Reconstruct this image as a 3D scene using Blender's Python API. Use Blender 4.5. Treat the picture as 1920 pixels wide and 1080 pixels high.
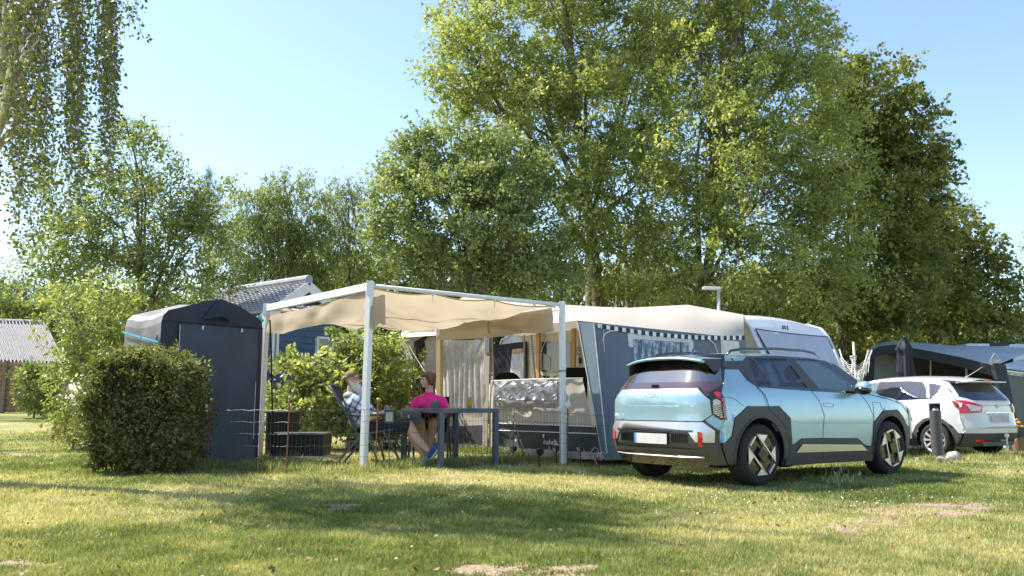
import bpy, bmesh, math, random
import numpy as np
from mathutils import Vector, Matrix, noise
random.seed(7); rng = np.random.default_rng(11)
for o in list(bpy.data.objects): bpy.data.objects.remove(o)
S = bpy.context.scene; C = S.collection
PI = math.pi; R = math.radians
# ------------------------------------------------------------------ camera
F, CH, PITCH = 1600.0, 0.93, 0.1345
cam = bpy.data.cameras.new('camera'); camo = bpy.data.objects.new('camera', cam); C.objects.link(camo)
camo.location = (0, 0, CH); camo.rotation_euler = (PI/2 + PITCH, 0, 0)
cam.lens = 36*F/1920; cam.sensor_width = 36; cam.clip_end = 900; cam.clip_start = .05
cam.dof.use_dof = True; cam.dof.focus_distance = 11.0; cam.dof.aperture_fstop = 2.8
S.camera = camo
# ------------------------------------------------------------------ light
LX, LY = .79, -.29                        # the way light travels per metre of height
ELEV = math.atan2(1, math.hypot(LX, LY)); AZ = math.atan2(-LX, -LY)
W = bpy.data.worlds.new('World'); S.world = W; W.use_nodes = True
wn = W.node_tree.nodes; wl = W.node_tree.links
sky = wn.new('ShaderNodeTexSky'); sky.sky_type = 'NISHITA'; sky.sun_disc = False
sky.sun_elevation = ELEV; sky.sun_rotation = AZ; sky.air_density = 1.0; sky.dust_density = .45; sky.ozone_density = 1.7
wl.new(sky.outputs[0], wn['Background'].inputs[0]); wn['Background'].inputs[1].default_value = .122
sd = bpy.data.lights.new('sun', 'SUN'); sd.energy = 3.9; sd.angle = R(.55); sd.color = (1, .94, .83)
so = bpy.data.objects.new('sun', sd); C.objects.link(so); so.location = (-20, 10, 30)
so.rotation_euler = Vector((LX, LY, -1)).to_track_quat('-Z', 'Y').to_euler()
S.view_settings.view_transform = 'Standard'; S.view_settings.look = 'None'
S.view_settings.exposure = 1.32; S.view_settings.gamma = 1
# ------------------------------------------------------------------ pixel -> place helpers (photo 1920x1080)
def ray(px, py):
    a = (px-960)/F; b = (540-py)/F
    return Vector((a, math.cos(PITCH)-b*math.sin(PITCH), math.sin(PITCH)+b*math.cos(PITCH)))
def V(px, py, Y):
    r = ray(px, py); return Vector((r.x*Y/r.y, Y, CH+r.z*Y/r.y))
def sm(t): t = np.clip(t, 0, 1); return t*t*(3-2*t)
def G(x, y):
    L = sm((2.2-x)/2.6)*sm((y-5.5)/4.5)
    f = np.maximum(0, y-12.5)
    return L*(.13+.025*np.minimum(f, 40)) - (1-L)*.016*np.minimum(np.maximum(0, y-12), 12)
def gz(x, y): return float(G(x, y))
def onray(px, py, p0, n):
    r = ray(px, py); o = Vector((0, 0, CH)); return o+r*((p0-o).dot(n)/r.dot(n))
# ------------------------------------------------------------------ materials
MATS = {}
def mat(name, col, rough=.6, metal=0, var=.12, scale=12, bump=0, bscale=60, spec=.5, trans=0, coat=0, emis=0):
    if name in MATS: return MATS[name]
    m = bpy.data.materials.new(name); m.use_nodes = True; MATS[name] = m
    n = m.node_tree.nodes; l = m.node_tree.links; b = n['Principled BSDF']
    b.inputs['Roughness'].default_value = rough; b.inputs['Metallic'].default_value = metal
    b.inputs['Specular IOR Level'].default_value = spec; b.inputs['Coat Weight'].default_value = coat
    b.inputs['Coat Roughness'].default_value = .03
    tc = n.new('ShaderNodeTexCoord')
    nz = n.new('ShaderNodeTexNoise'); nz.inputs['Scale'].default_value = scale; nz.inputs['Detail'].default_value = 4
    l.new(tc.outputs['Object'], nz.inputs['Vector'])
    mr = n.new('ShaderNodeMapRange'); mr.inputs[1].default_value = .3; mr.inputs[2].default_value = .7
    mr.inputs[3].default_value = 1-var; mr.inputs[4].default_value = 1+var
    l.new(nz.outputs[0], mr.inputs[0])
    mx = n.new('ShaderNodeVectorMath'); mx.operation = 'SCALE'; mx.inputs[0].default_value = col[:3]
    l.new(mr.outputs[0], mx.inputs['Scale']); l.new(mx.outputs[0], b.inputs['Base Color'])
    if bump:
        n2 = n.new('ShaderNodeTexNoise'); n2.inputs['Scale'].default_value = bscale; n2.inputs['Detail'].default_value = 6
        l.new(tc.outputs['Object'], n2.inputs['Vector'])
        bp = n.new('ShaderNodeBump'); bp.inputs['Strength'].default_value = bump; bp.inputs['Distance'].default_value = .02
        l.new(n2.outputs[0], bp.inputs['Height']); l.new(bp.outputs[0], b.inputs['Normal'])
    if trans:
        t = n.new('ShaderNodeBsdfTranslucent'); l.new(mx.outputs[0], t.inputs[0])
        ms = n.new('ShaderNodeMixShader'); ms.inputs[0].default_value = trans
        l.new(b.outputs[0], ms.inputs[1]); l.new(t.outputs[0], ms.inputs[2])
        l.new(ms.outputs[0], n['Material Output'].inputs[0])
    return m
def glassmat(name, tint, opacity=.5, rough=.02):
    if name in MATS: return MATS[name]
    m = bpy.data.materials.new(name); m.use_nodes = True; MATS[name] = m
    n = m.node_tree.nodes; l = m.node_tree.links; n.remove(n['Principled BSDF'])
    t = n.new('ShaderNodeBsdfTransparent'); t.inputs[0].default_value = (*tint, 1)
    g = n.new('ShaderNodeBsdfGlossy'); g.inputs['Roughness'].default_value = rough
    ge = n.new('ShaderNodeNewGeometry'); dt = n.new('ShaderNodeVectorMath'); dt.operation = 'DOT_PRODUCT'
    l.new(ge.outputs['Normal'], dt.inputs[0]); l.new(ge.outputs['Incoming'], dt.inputs[1])
    ab = n.new('ShaderNodeMath'); ab.operation = 'ABSOLUTE'; l.new(dt.outputs['Value'], ab.inputs[0])
    om = n.new('ShaderNodeMath'); om.operation = 'SUBTRACT'; om.inputs[0].default_value = 1; l.new(ab.outputs[0], om.inputs[1])
    fr = n.new('ShaderNodeMath'); fr.operation = 'POWER'; fr.inputs[1].default_value = 5; l.new(om.outputs[0], fr.inputs[0])
    ad = n.new('ShaderNodeMath'); ad.operation = 'MULTIPLY_ADD'; ad.inputs[1].default_value = 1.2; ad.inputs[2].default_value = opacity
    ad.use_clamp = True
    tc = n.new('ShaderNodeTexCoord'); nz = n.new('ShaderNodeTexNoise'); nz.inputs['Scale'].default_value = 3
    bp = n.new('ShaderNodeBump'); bp.inputs['Strength'].default_value = .04; bp.inputs['Distance'].default_value = .02
    l.new(tc.outputs['Object'], nz.inputs['Vector']); l.new(nz.outputs[0], bp.inputs['Height']); l.new(bp.outputs[0], g.inputs['Normal'])
    l.new(fr.outputs[0], ad.inputs[0]); ms = n.new('ShaderNodeMixShader')
    l.new(ad.outputs[0], ms.inputs[0]); l.new(t.outputs[0], ms.inputs[1]); l.new(g.outputs[0], ms.inputs[2])
    l.new(ms.outputs[0], n['Material Output'].inputs[0]); return m
def leafmat(name, c1, c2, c3, tr=.45, rough=.45):
    m = bpy.data.materials.new(name); m.use_nodes = True
    n = m.node_tree.nodes; l = m.node_tree.links; b = n['Principled BSDF']
    b.inputs['Roughness'].default_value = rough; b.inputs['Specular IOR Level'].default_value = .35
    at = n.new('ShaderNodeAttribute'); at.attribute_name = 'rnd'
    cr = n.new('ShaderNodeValToRGB'); e = cr.color_ramp.elements
    e[0].color = (*c1, 1); e[0].position = 0; e[1].color = (*c3, 1); e[1].position = 1
    k = e.new(.55); k.color = (*c2, 1)
    l.new(at.outputs['Fac'], cr.inputs[0]); l.new(cr.outputs[0], b.inputs['Base Color'])
    t = n.new('ShaderNodeBsdfTranslucent')
    hs = n.new('ShaderNodeMix'); hs.data_type = 'RGBA'; hs.blend_type = 'MULTIPLY'; hs.inputs[0].default_value = 1
    hs.inputs[7].default_value = (1.9, 1.9, .85, 1)
    l.new(cr.outputs[0], hs.inputs[6]); l.new(hs.outputs[2], t.inputs[0])
    ms = n.new('ShaderNodeMixShader'); ms.inputs[0].default_value = tr
    l.new(b.outputs[0], ms.inputs[1]); l.new(t.outputs[0], ms.inputs[2]); l.new(ms.outputs[0], n['Material Output'].inputs[0])
    return m
# ------------------------------------------------------------------ objects
WL = {}
def props(o, label=None, cat=None, group=None, kind=None):
    if label: o['label'] = label
    if cat: o['category'] = cat
    if group: o['group'] = group
    if kind: o['kind'] = kind
    return o
def thing(name, label, cat, loc, group=None, rotz=0):
    o = bpy.data.objects.new(name, None); C.objects.link(o); o.empty_display_size = .2
    o.location = loc; o.rotation_euler = (0, 0, rotz); WL[o.name] = Vector(loc) if rotz == 0 else None
    return props(o, label, cat, group)
class MB:
    def __init__(s): s.v = []; s.f = []; s.m = []; s.mi = 0
    def add(s, vs, fs):
        k = len(s.v); s.v += [tuple(v) for v in vs]; s.f += [tuple(i+k for i in f) for f in fs]; s.m += [s.mi]*len(fs); return s
    def box(s, a, b, M=None):
        x0, y0, z0 = a; x1, y1, z1 = b
        vs = [(x0,y0,z0),(x1,y0,z0),(x1,y1,z0),(x0,y1,z0),(x0,y0,z1),(x1,y0,z1),(x1,y1,z1),(x0,y1,z1)]
        if M is not None: vs = [M @ Vector(v) for v in vs]
        return s.add(vs, [(0,3,2,1),(4,5,6,7),(0,1,5,4),(1,2,6,5),(2,3,7,6),(3,0,4,7)])
    def bar(s, p, q, w, h, up=(0,0,1)):
        p = Vector(p); q = Vector(q); d = q-p; L = d.length; d.normalize(); u = Vector(up)
        if abs(d.dot(u)) > .98: u = Vector((1,0,0))
        x = d.cross(u).normalized(); z = x.cross(d)
        M = Matrix((x, d, z)).transposed().to_4x4(); M.translation = p
        return s.box((-w/2, 0, -h/2), (w/2, L, h/2), M)
    def tube(s, pts, r, n=8, cap=True, taper=None):
        pts = [Vector(p) for p in pts]; k = len(pts); rs = r if hasattr(r, '__len__') else [r]*k
        vs = []; fs = []; prev = None
        for i, p in enumerate(pts):
            t = (pts[min(i+1, k-1)]-pts[max(i-1, 0)]).normalized()
            if prev is None:
                a = Vector((0,0,1)) if abs(t.z) < .9 else Vector((1,0,0)); x = t.cross(a).normalized()
            else: x = (prev-t*prev.dot(t)).normalized()
            prev = x; y = t.cross(x)
            for j in range(n):
                a = 2*PI*j/n; vs.append(p+(x*math.cos(a)+y*math.sin(a))*rs[i])
        for i in range(k-1):
            for j in range(n):
                a = i*n+j; b = i*n+(j+1) % n; fs.append((a, b, b+n, a+n))
        if cap: fs.append(tuple(range(n))[::-1]); fs.append(tuple(range((k-1)*n, k*n)))
        return s.add(vs, fs)
    def lathe(s, prof, c=(0,0,0), n=24, axis='z', M=None):
        vs = []; fs = []; k = len(prof)
        for j in range(n):
            a = 2*PI*j/n
            for r, h in prof:
                v = (r*math.cos(a), r*math.sin(a), h) if axis == 'z' else (r*math.cos(a), h, r*math.sin(a))
                v = Vector(v)+Vector(c); vs.append(M @ v if M is not None else v)
        for j in range(n):
            for i in range(k-1):
                a = j*k+i; b = ((j+1) % n)*k+i; fs.append((a, b, b+1, a+1) if axis == 'z' else (a, a+1, b+1, b))
        return s.add(vs, fs)
    def ball(s, c, r, n=12, m=8, M=None):
        rx, ry, rz = r if hasattr(r, '__len__') else (r, r, r); c = Vector(c); vs = []; fs = []
        for i in range(m+1):
            t = PI*i/m
            for j in range(n):
                a = 2*PI*j/n; v = Vector((rx*math.sin(t)*math.cos(a), ry*math.sin(t)*math.sin(a), rz*math.cos(t)))
                vs.append((M @ v if M is not None else v)+c)
        for i in range(m):
            for j in range(n):
                a = i*n+j; b = i*n+(j+1) % n; fs.append((a, a+n, b+n, b))
        return s.add(vs, fs)
    def poly(s, pts, th=None, n=None):
        pts = [Vector(p) for p in pts]; k = len(pts)
        if not th: return s.add(pts, [tuple(range(k))])
        if n is None:
            n = Vector((0,0,0))
            for i in range(k): n += (pts[i]-pts[0]).cross(pts[(i+1) % k]-pts[0])
            n.normalize()
        n = Vector(n)*th
        return s.add(pts+[p-n for p in pts], [tuple(range(k)), tuple(range(2*k-1, k-1, -1))]+[((i+1) % k, i, i+k, (i+1) % k+k) for i in range(k)])
    def grid(s, fn, nu, nv):
        vs = [fn(i/nu, j/nv) for i in range(nu+1) for j in range(nv+1)]
        return s.add(vs, [(i*(nv+1)+j, (i+1)*(nv+1)+j, (i+1)*(nv+1)+j+1, i*(nv+1)+j+1) for i in range(nu) for j in range(nv)])
    def obj(s, name, mats, parent=None, smooth=False, local=False, label=None, cat=None, group=None, kind=None, angle=None):
        if not isinstance(mats, (list, tuple)): mats = [mats]
        me = bpy.data.meshes.new(name); o = bpy.data.objects.new(name, me); C.objects.link(o)
        off = Vector((0,0,0))
        if parent is not None:
            o.parent = parent; wl_ = WL.get(parent.name)
            if not local and wl_ is not None: off = wl_
            WL[o.name] = wl_
        elif not local and s.v and kind != 'structure':
            a = np.array(s.v); off = Vector(((a[:,0].min()+a[:,0].max())/2, (a[:,1].min()+a[:,1].max())/2, a[:,2].min()))
            o.location = off; WL[o.name] = off
        me.from_pydata([(v[0]-off.x, v[1]-off.y, v[2]-off.z) for v in s.v], [], s.f)
        for m in mats: me.materials.append(m)
        if len(mats) > 1: me.polygons.foreach_set('material_index', s.m)
        me.validate(); me.update()
        if smooth:
            me.polygons.foreach_set('use_smooth', [True]*len(me.polygons))
            if angle: me.set_sharp_from_angle(angle=R(angle))
        return props(o, label, cat, group, kind)
def bevel(o, w=.01, seg=2):
    m = o.modifiers.new('bevel', 'BEVEL'); m.width = w; m.segments = seg; m.limit_method = 'ANGLE'; return o
def lerp(a, b, t): return Vector(a)*(1-t)+Vector(b)*t
def textobj(name, txt, size, M, m, parent, ext=.002, shear=0, local=False):
    cu = bpy.data.curves.new(name, 'FONT'); cu.body = txt; cu.size = size; cu.extrude = ext; cu.shear = shear
    cu.align_x = 'CENTER'; cu.align_y = 'CENTER'; cu.resolution_u = 3
    t = bpy.data.objects.new('tmp', cu); C.objects.link(t)
    me = bpy.data.meshes.new_from_object(t); bpy.data.objects.remove(t)
    me.transform(M)
    wl_ = WL.get(parent.name)
    if not local and wl_ is not None: me.transform(Matrix.Translation(-wl_))
    o = bpy.data.objects.new(name, me); C.objects.link(o); o.parent = parent
    me.materials.clear(); me.materials.append(m); WL[o.name] = wl_; return o
# ------------------------------------------------------------------ numpy meshes for leaves and grass
def npmesh(name, verts, quads, m, rnd=None, k=4, parent=None, **kw):
    me = bpy.data.meshes.new(name); nf = len(quads)
    off = np.zeros(3)
    o = bpy.data.objects.new(name, me)
    if parent is not None:
        o.parent = parent; off = np.array(WL[parent.name]); WL[o.name] = WL[parent.name]
    elif kw.get('kind') is None: off = np.array([verts[:,0].mean(), verts[:,1].mean(), verts[:,2].min()]); o.location = off; WL[o.name] = Vector(off)
    C.objects.link(o)
    me.vertices.add(len(verts)); me.vertices.foreach_set('co', (verts-off).astype(np.float32).ravel())
    me.loops.add(nf*k); me.loops.foreach_set('vertex_index', quads.astype(np.int32).ravel())
    me.polygons.add(nf); me.polygons.foreach_set('loop_start', (np.arange(nf)*k).astype(np.int32))
    me.polygons.foreach_set('loop_total', np.full(nf, k, np.int32))
    me.update(calc_edges=True); me.materials.append(m)
    if rnd is not None:
        a = me.attributes.new('rnd', 'FLOAT', 'FACE'); a.data.foreach_set('value', rnd.astype(np.float32))
    return props(o, **kw)
def nrm(a): return a/np.maximum(1e-9, np.linalg.norm(a, axis=1, keepdims=True))
def leaves(P, A, size, asp=.5, fold=.25, jit=.9):
    """one folded rhombic leaf at each P along axis A"""
    n = len(P); A = nrm(A+rng.normal(0, .35*jit, (n,3)))
    N = rng.normal(0, 1, (n,3)); N[:,2] += .9; B = nrm(np.cross(A, N)); N = np.cross(B, A)
    s = (size*rng.uniform(.65, 1.3, n))[:,None]
    v = np.stack([P, P+A*s*.5+B*s*asp*.5+N*s*fold*.3, P+A*s, P+A*s*.5-B*s*asp*.5+N*s*fold*.3], 1).reshape(-1,3)
    return v
def clump_leaves(cs, out, rad, nleaf, droop=.2, flat=.7, twigs=5):
    """cs clump centres, out outward directions: sprays of twigs carrying leaves"""
    n = len(cs); P = []; A = []; I = []
    per = max(1, nleaf//twigs)
    for t in range(twigs):
        d = nrm(out*.7+rng.normal(0, .75, (n,3))*np.array([1,1,flat]))
        L = rad*rng.uniform(.35, 1.05, n)
        st = cs+rng.normal(0, .3, (n,3))*rad[:,None]*np.array([1,1,.75])
        for k in range(per):
            u = (k+rng.uniform(0, 1, n))/per
            p = st+d*(L*u)[:,None]; p[:,2] -= droop*rad*u*u
            p += rng.normal(0, .07, (n,3))*rad[:,None]
            P.append(p); a = d*.6+rng.normal(0, .6, (n,3)); a[:,2] -= droop*1.5; A.append(a); I.append(np.arange(n))
    return np.concatenate(P), nrm(np.concatenate(A)), np.concatenate(I)
# ================================================================== GROUND AND GRASS
def vnoise(x, y, s, seed):
    r = np.random.default_rng(seed).random((256, 256)); x = x/s+100; y = y/s+100
    xi = np.floor(x).astype(int); yi = np.floor(y).astype(int); fx = x-xi; fy = y-yi
    fx = fx*fx*(3-2*fx); fy = fy*fy*(3-2*fy); g = lambda i, j: r[(xi+i) % 256, (yi+j) % 256]
    return (g(0,0)*(1-fx)+g(1,0)*fx)*(1-fy)+(g(0,1)*(1-fx)+g(1,1)*fx)*fy
def gp(px, py):
    r = ray(px, py); t = CH/-r.z
    for _ in range(12): t = (CH-gz(r.x*t, r.y*t))/-r.z
    return (r.x*t, r.y*t)
SOIL = [(1700, 955, .75, .42, -.1), (1785, 947, .7, .25, 0), (1640, 972, .5, .35, 0), (1540, 990, .7, .22, 0), (1440, 998, .35, .12, 0),
        (1290, 1022, .5, .22, 0), (1150, 1032, .3, .2, 0), (1075, 1066, .3, .1, 0), (900, 1066, .3, .16, 0), (870, 1078, .2, .1, 0), (1240, 1040, .3, .08, 0), (1010, 1075, .35, .09, 0),
        (1180, 1050, .4, .08, 0), (1390, 1010, .4, .1, 0), (650, 1070, .3, .06, 0), (20, 1062, .3, .15, 0), (30, 850, .8, .3, 0), (90, 790, 1.2, .6, 0),
        (760, 893, .5, .12, 0), (1110, 905, .5, .12, 0), (620, 945, .3, .1, 0)]
def soil(x, y):
    s = np.zeros_like(x); wx = (vnoise(x, y, .35, 5)-.5)*.5; wy = (vnoise(x, y, .3, 6)-.5)*.3
    for px, py, rx, ry, _ in SOIL:
        cx, cy = gp(px, py); d = np.sqrt(((x+wx-cx)/rx)**2+((y+wy-cy)/(ry*1.6))**2)
        s = np.maximum(s, np.clip(1.5-d*1.25, 0, 1))
    return np.clip((s-.15)*(.1+1.5*vnoise(x, y, .14, 8)*vnoise(x, y, .5, 9)*1.6), 0, 1)
def patch(x, y):
    """0 green .. 1 dry"""
    p = .42*vnoise(x, y, 1.9, 1)+.3*vnoise(x, y, .7, 2)+.28*vnoise(x, y, .22, 3)
    return np.clip((p-.5)*2.1+.52-.12*np.clip((x-1)/4, -1, 1)*0, 0, 1)
xs = np.concatenate([np.linspace(-90, -14, 26)[:-1], np.arange(-14, 14, .11), np.linspace(14, 90, 26)])
ys = np.concatenate([np.linspace(-6, 2.4, 10)[:-1], np.arange(2.4, 17, .11), np.geomspace(17, 320, 60)])
X_, Y_ = np.meshgrid(xs, ys, indexing='ij'); xf, yf = X_.ravel(), Y_.ravel()
zf = G(xf, yf)+((vnoise(xf, yf, 1.3, 20)-.5)*.035+(vnoise(xf, yf, .3, 21)-.5)*.02)*(np.abs(yf) < 40) - .012
nx, ny = len(xs), len(ys); ii = (np.arange(nx-1)[:,None]*ny+np.arange(ny-1)[None,:]).ravel()
gm = bpy.data.materials.new('meadow'); gm.use_nodes = True
n = gm.node_tree.nodes; l = gm.node_tree.links; b = n['Principled BSDF']; b.inputs['Roughness'].default_value = .95; b.inputs['Specular IOR Level'].default_value = .1
a1 = n.new('ShaderNodeAttribute'); a1.attribute_name = 'dry'; a2 = n.new('ShaderNodeAttribute'); a2.attribute_name = 'soil'
tc = n.new('ShaderNodeTexCoord'); nz = n.new('ShaderNodeTexNoise'); nz.inputs['Scale'].default_value = 9; nz.inputs['Detail'].default_value = 10; nz.inputs['Roughness'].default_value = .7
l.new(tc.outputs['Object'], nz.inputs['Vector'])
ad = n.new('ShaderNodeMath'); ad.operation = 'MULTIPLY_ADD'; ad.inputs[1].default_value = 1.3; ad.inputs[2].default_value = -.65
l.new(nz.outputs[0], ad.inputs[0]); a3 = n.new('ShaderNodeMath'); l.new(ad.outputs[0], a3.inputs[0]); l.new(a1.outputs['Fac'], a3.inputs[1])
cr = n.new('ShaderNodeValToRGB'); e = cr.color_ramp.elements
e[0].position = .1; e[0].color = (.09, .12, .032, 1); e[1].position = 1; e[1].color = (.43, .36, .2, 1); k = e.new(.5); k.color = (.26, .26, .09, 1)
l.new(a3.outputs[0], cr.inputs[0])
nz2 = n.new('ShaderNodeTexNoise'); nz2.inputs['Scale'].default_value = 30; nz2.inputs['Detail'].default_value = 8; l.new(tc.outputs['Object'], nz2.inputs['Vector'])
cs = n.new('ShaderNodeValToRGB'); e = cs.color_ramp.elements; e[0].position = .3; e[0].color = (.22, .15, .095, 1); e[1].position = .7; e[1].color = (.48, .36, .25, 1)
l.new(nz2.outputs[0], cs.inputs[0]); mx = n.new('ShaderNodeMix'); mx.data_type = 'RGBA'
sf = n.new('ShaderNodeMath'); sf.operation = 'MULTIPLY_ADD'; sf.inputs[1].default_value = 2.6; sf2 = n.new('ShaderNodeMath'); sf2.operation = 'MULTIPLY_ADD'; sf2.inputs[1].default_value = -2.4; sf2.inputs[2].default_value = .55; l.new(nz.outputs[0], sf2.inputs[0]); l.new(a2.outputs['Fac'], sf.inputs[0]); l.new(sf2.outputs[0], sf.inputs[2]); sf.use_clamp = True; l.new(sf.outputs[0], mx.inputs[0]); l.new(cr.outputs[0], mx.inputs[6]); l.new(cs.outputs[0], mx.inputs[7]); l.new(mx.outputs[2], b.inputs['Base Color'])
bp = n.new('ShaderNodeBump'); bp.inputs['Strength'].default_value = .8; bp.inputs['Distance'].default_value = .03; l.new(nz2.outputs[0], bp.inputs['Height']); l.new(bp.outputs[0], b.inputs['Normal'])
go = npmesh('ground', np.stack([xf, yf, zf], 1), np.stack([ii, ii+ny, ii+ny+1, ii+1], 1), gm, kind='structure')
for nm, val in (('dry', patch(xf, yf)), ('soil', soil(xf, yf))):
    a = go.data.attributes.new(nm, 'FLOAT', 'POINT'); a.data.foreach_set('value', val.astype(np.float32))
go.data.polygons.foreach_set('use_smooth', [True]*len(go.data.polygons))
def grassfield(N, y0, y1, wide, hmin, hmax, wscale=1, seed=0, dens=.85, xy=None):
    u = rng.random(N); d = 1/(1/y0-u*(1/y0-1/y1)) if xy is None else None
    if xy is None: y = d; x = (rng.random(N)*2-1)*wide*y
    else: x, y = xy
    s = soil(x, y); keep = rng.random(len(x)) > s*1.05; x = x[keep]; y = y[keep]; s = s[keep]
    m = len(x); h = rng.uniform(hmin, hmax, m)*(.6+.8*vnoise(x, y, .25, 31))*(1-.55*s)
    w = (.0026+.00042*y)*wscale; th = rng.uniform(0, 2*PI, m); lean = rng.uniform(.1, .9, m)
    z = G(x, y)+((vnoise(x, y, 1.3, 20)-.5)*.035+(vnoise(x, y, .3, 21)-.5)*.02)-.014
    ph = rng.uniform(0, 2*PI, m); cx, cy = np.cos(ph)*w, np.sin(ph)*w
    b0 = np.stack([x-cx, y-cy, z], 1); b1 = np.stack([x+cx, y+cy, z], 1)
    t = np.stack([x+np.cos(th)*lean*h, y+np.sin(th)*lean*h, z+h], 1)
    v = np.stack([b0, b1, t], 1).reshape(-1, 3); q = np.arange(m*3).reshape(-1, 3)
    return v, q, np.clip(patch(x, y)*.8+rng.normal(.08, .17, m), 0, 1)
GM = leafmat('grass blade', (.11, .145, .035), (.25, .275, .1), (.54, .48, .27), tr=.3, rough=.6)
v, q, r_ = grassfield(520000, 4.0, 20, .88, .015, .048)
npmesh('grass', v, q, GM, r_, k=3, kind='stuff', label='short dry lawn grass over the pitch')
# longer tufts of grass: along fences, hedge foot, tent feet, car
T = []
def tuft_line(p, q, n, sp):
    for _ in range(n):
        t = rng.random(); T.append((p[0]*(1-t)+q[0]*t+rng.normal(0, sp), p[1]*(1-t)+q[1]*t+rng.normal(0, sp)))
tuft_line(gp(150, 868), gp(390, 880), 2600, .12); tuft_line(gp(390, 878), gp(700, 884), 1800, .07); tuft_line(gp(700, 880), gp(1140, 868), 2400, .1)
tuft_line(gp(1700, 852), gp(1800, 850), 2600, .22); tuft_line(gp(1530, 900), gp(1610, 912), 260, .12); tuft_line(gp(870, 848), gp(1120, 866), 1800, .08)
tuft_line(gp(1780, 862), gp(1915, 858), 1500, .3); tuft_line(gp(500, 860), gp(610, 858), 600, .08); tuft_line(gp(60, 780), gp(170, 830), 1500, .4)
T = np.array(T); v, q, r_ = grassfield(0, 1, 2, 0, .05, .15, 1, xy=(T[:,0], T[:,1]))
npmesh('tall_grass', v, q, GM, r_, k=3, kind='stuff', label='longer unmown grass along the fence, hedge and tent feet')
# seed-head stalks by the blue car's front wheel
v = []; st = MB()
for _ in range(24):
    x, y = gp(rng.uniform(1545, 1612), rng.uniform(900, 918)); z = gz(x, y); h = rng.uniform(.08, .2); a = rng.uniform(-.08, .12); c = rng.uniform(-.06, .06)
    st.tube([(x, y, z), (x+a*.4, y+c*.4, z+h*.6), (x+a, y+c, z+h)], [.0016, .0013, .001], 4); st.tube([(x+a, y+c, z+h-.04), (x+a*1.2, y+c*1.2, z+h+.01)], [.004, .001], 5)
st.obj('dry_stalks', mat('straw', (.4, .37, .2), .8), kind='stuff', label='dry pale seed-head stalks in front of the blue car')
# daisies and fallen leaves
v = []; 
n_ = 1500; u = rng.random(n_); y = 1/(1/7.0-u*(1/7.0-1/15)); x = rng.uniform(-.1, .62, n_)*y; k_ = vnoise(x, y, .8, 44) > .52; x = x[k_]; y = y[k_]
P = np.stack([x, y, G(x, y)+.03], 1); L = leaves(P, rng.normal(0, 1, (len(P), 3))*np.array([1, 1, .1]), .013, .9)
npmesh('daisies', L, np.arange(len(L)).reshape(-1, 4), mat('daisy', (.8, .8, .74), .7), kind='stuff', label='tiny white clover and daisy heads in the lawn')
n_ = 520; u = rng.random(n_); y = 1/(1/4.6-u*(1/4.6-1/14)); x = rng.uniform(-.62, .62, n_)*y
P = np.stack([x, y, G(x, y)+.022], 1); L = leaves(P, rng.normal(0, 1, (n_, 3))*np.array([1, 1, .15]), .04, .6)
npmesh('fallen_leaves', L, np.arange(len(L)).reshape(-1, 4), leafmat('dead leaf', (.2, .07, .03), (.36, .2, .07), (.5, .4, .2), .1), rng.random(n_), kind='stuff', label='fallen brown and yellow leaves scattered on the lawn')
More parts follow.
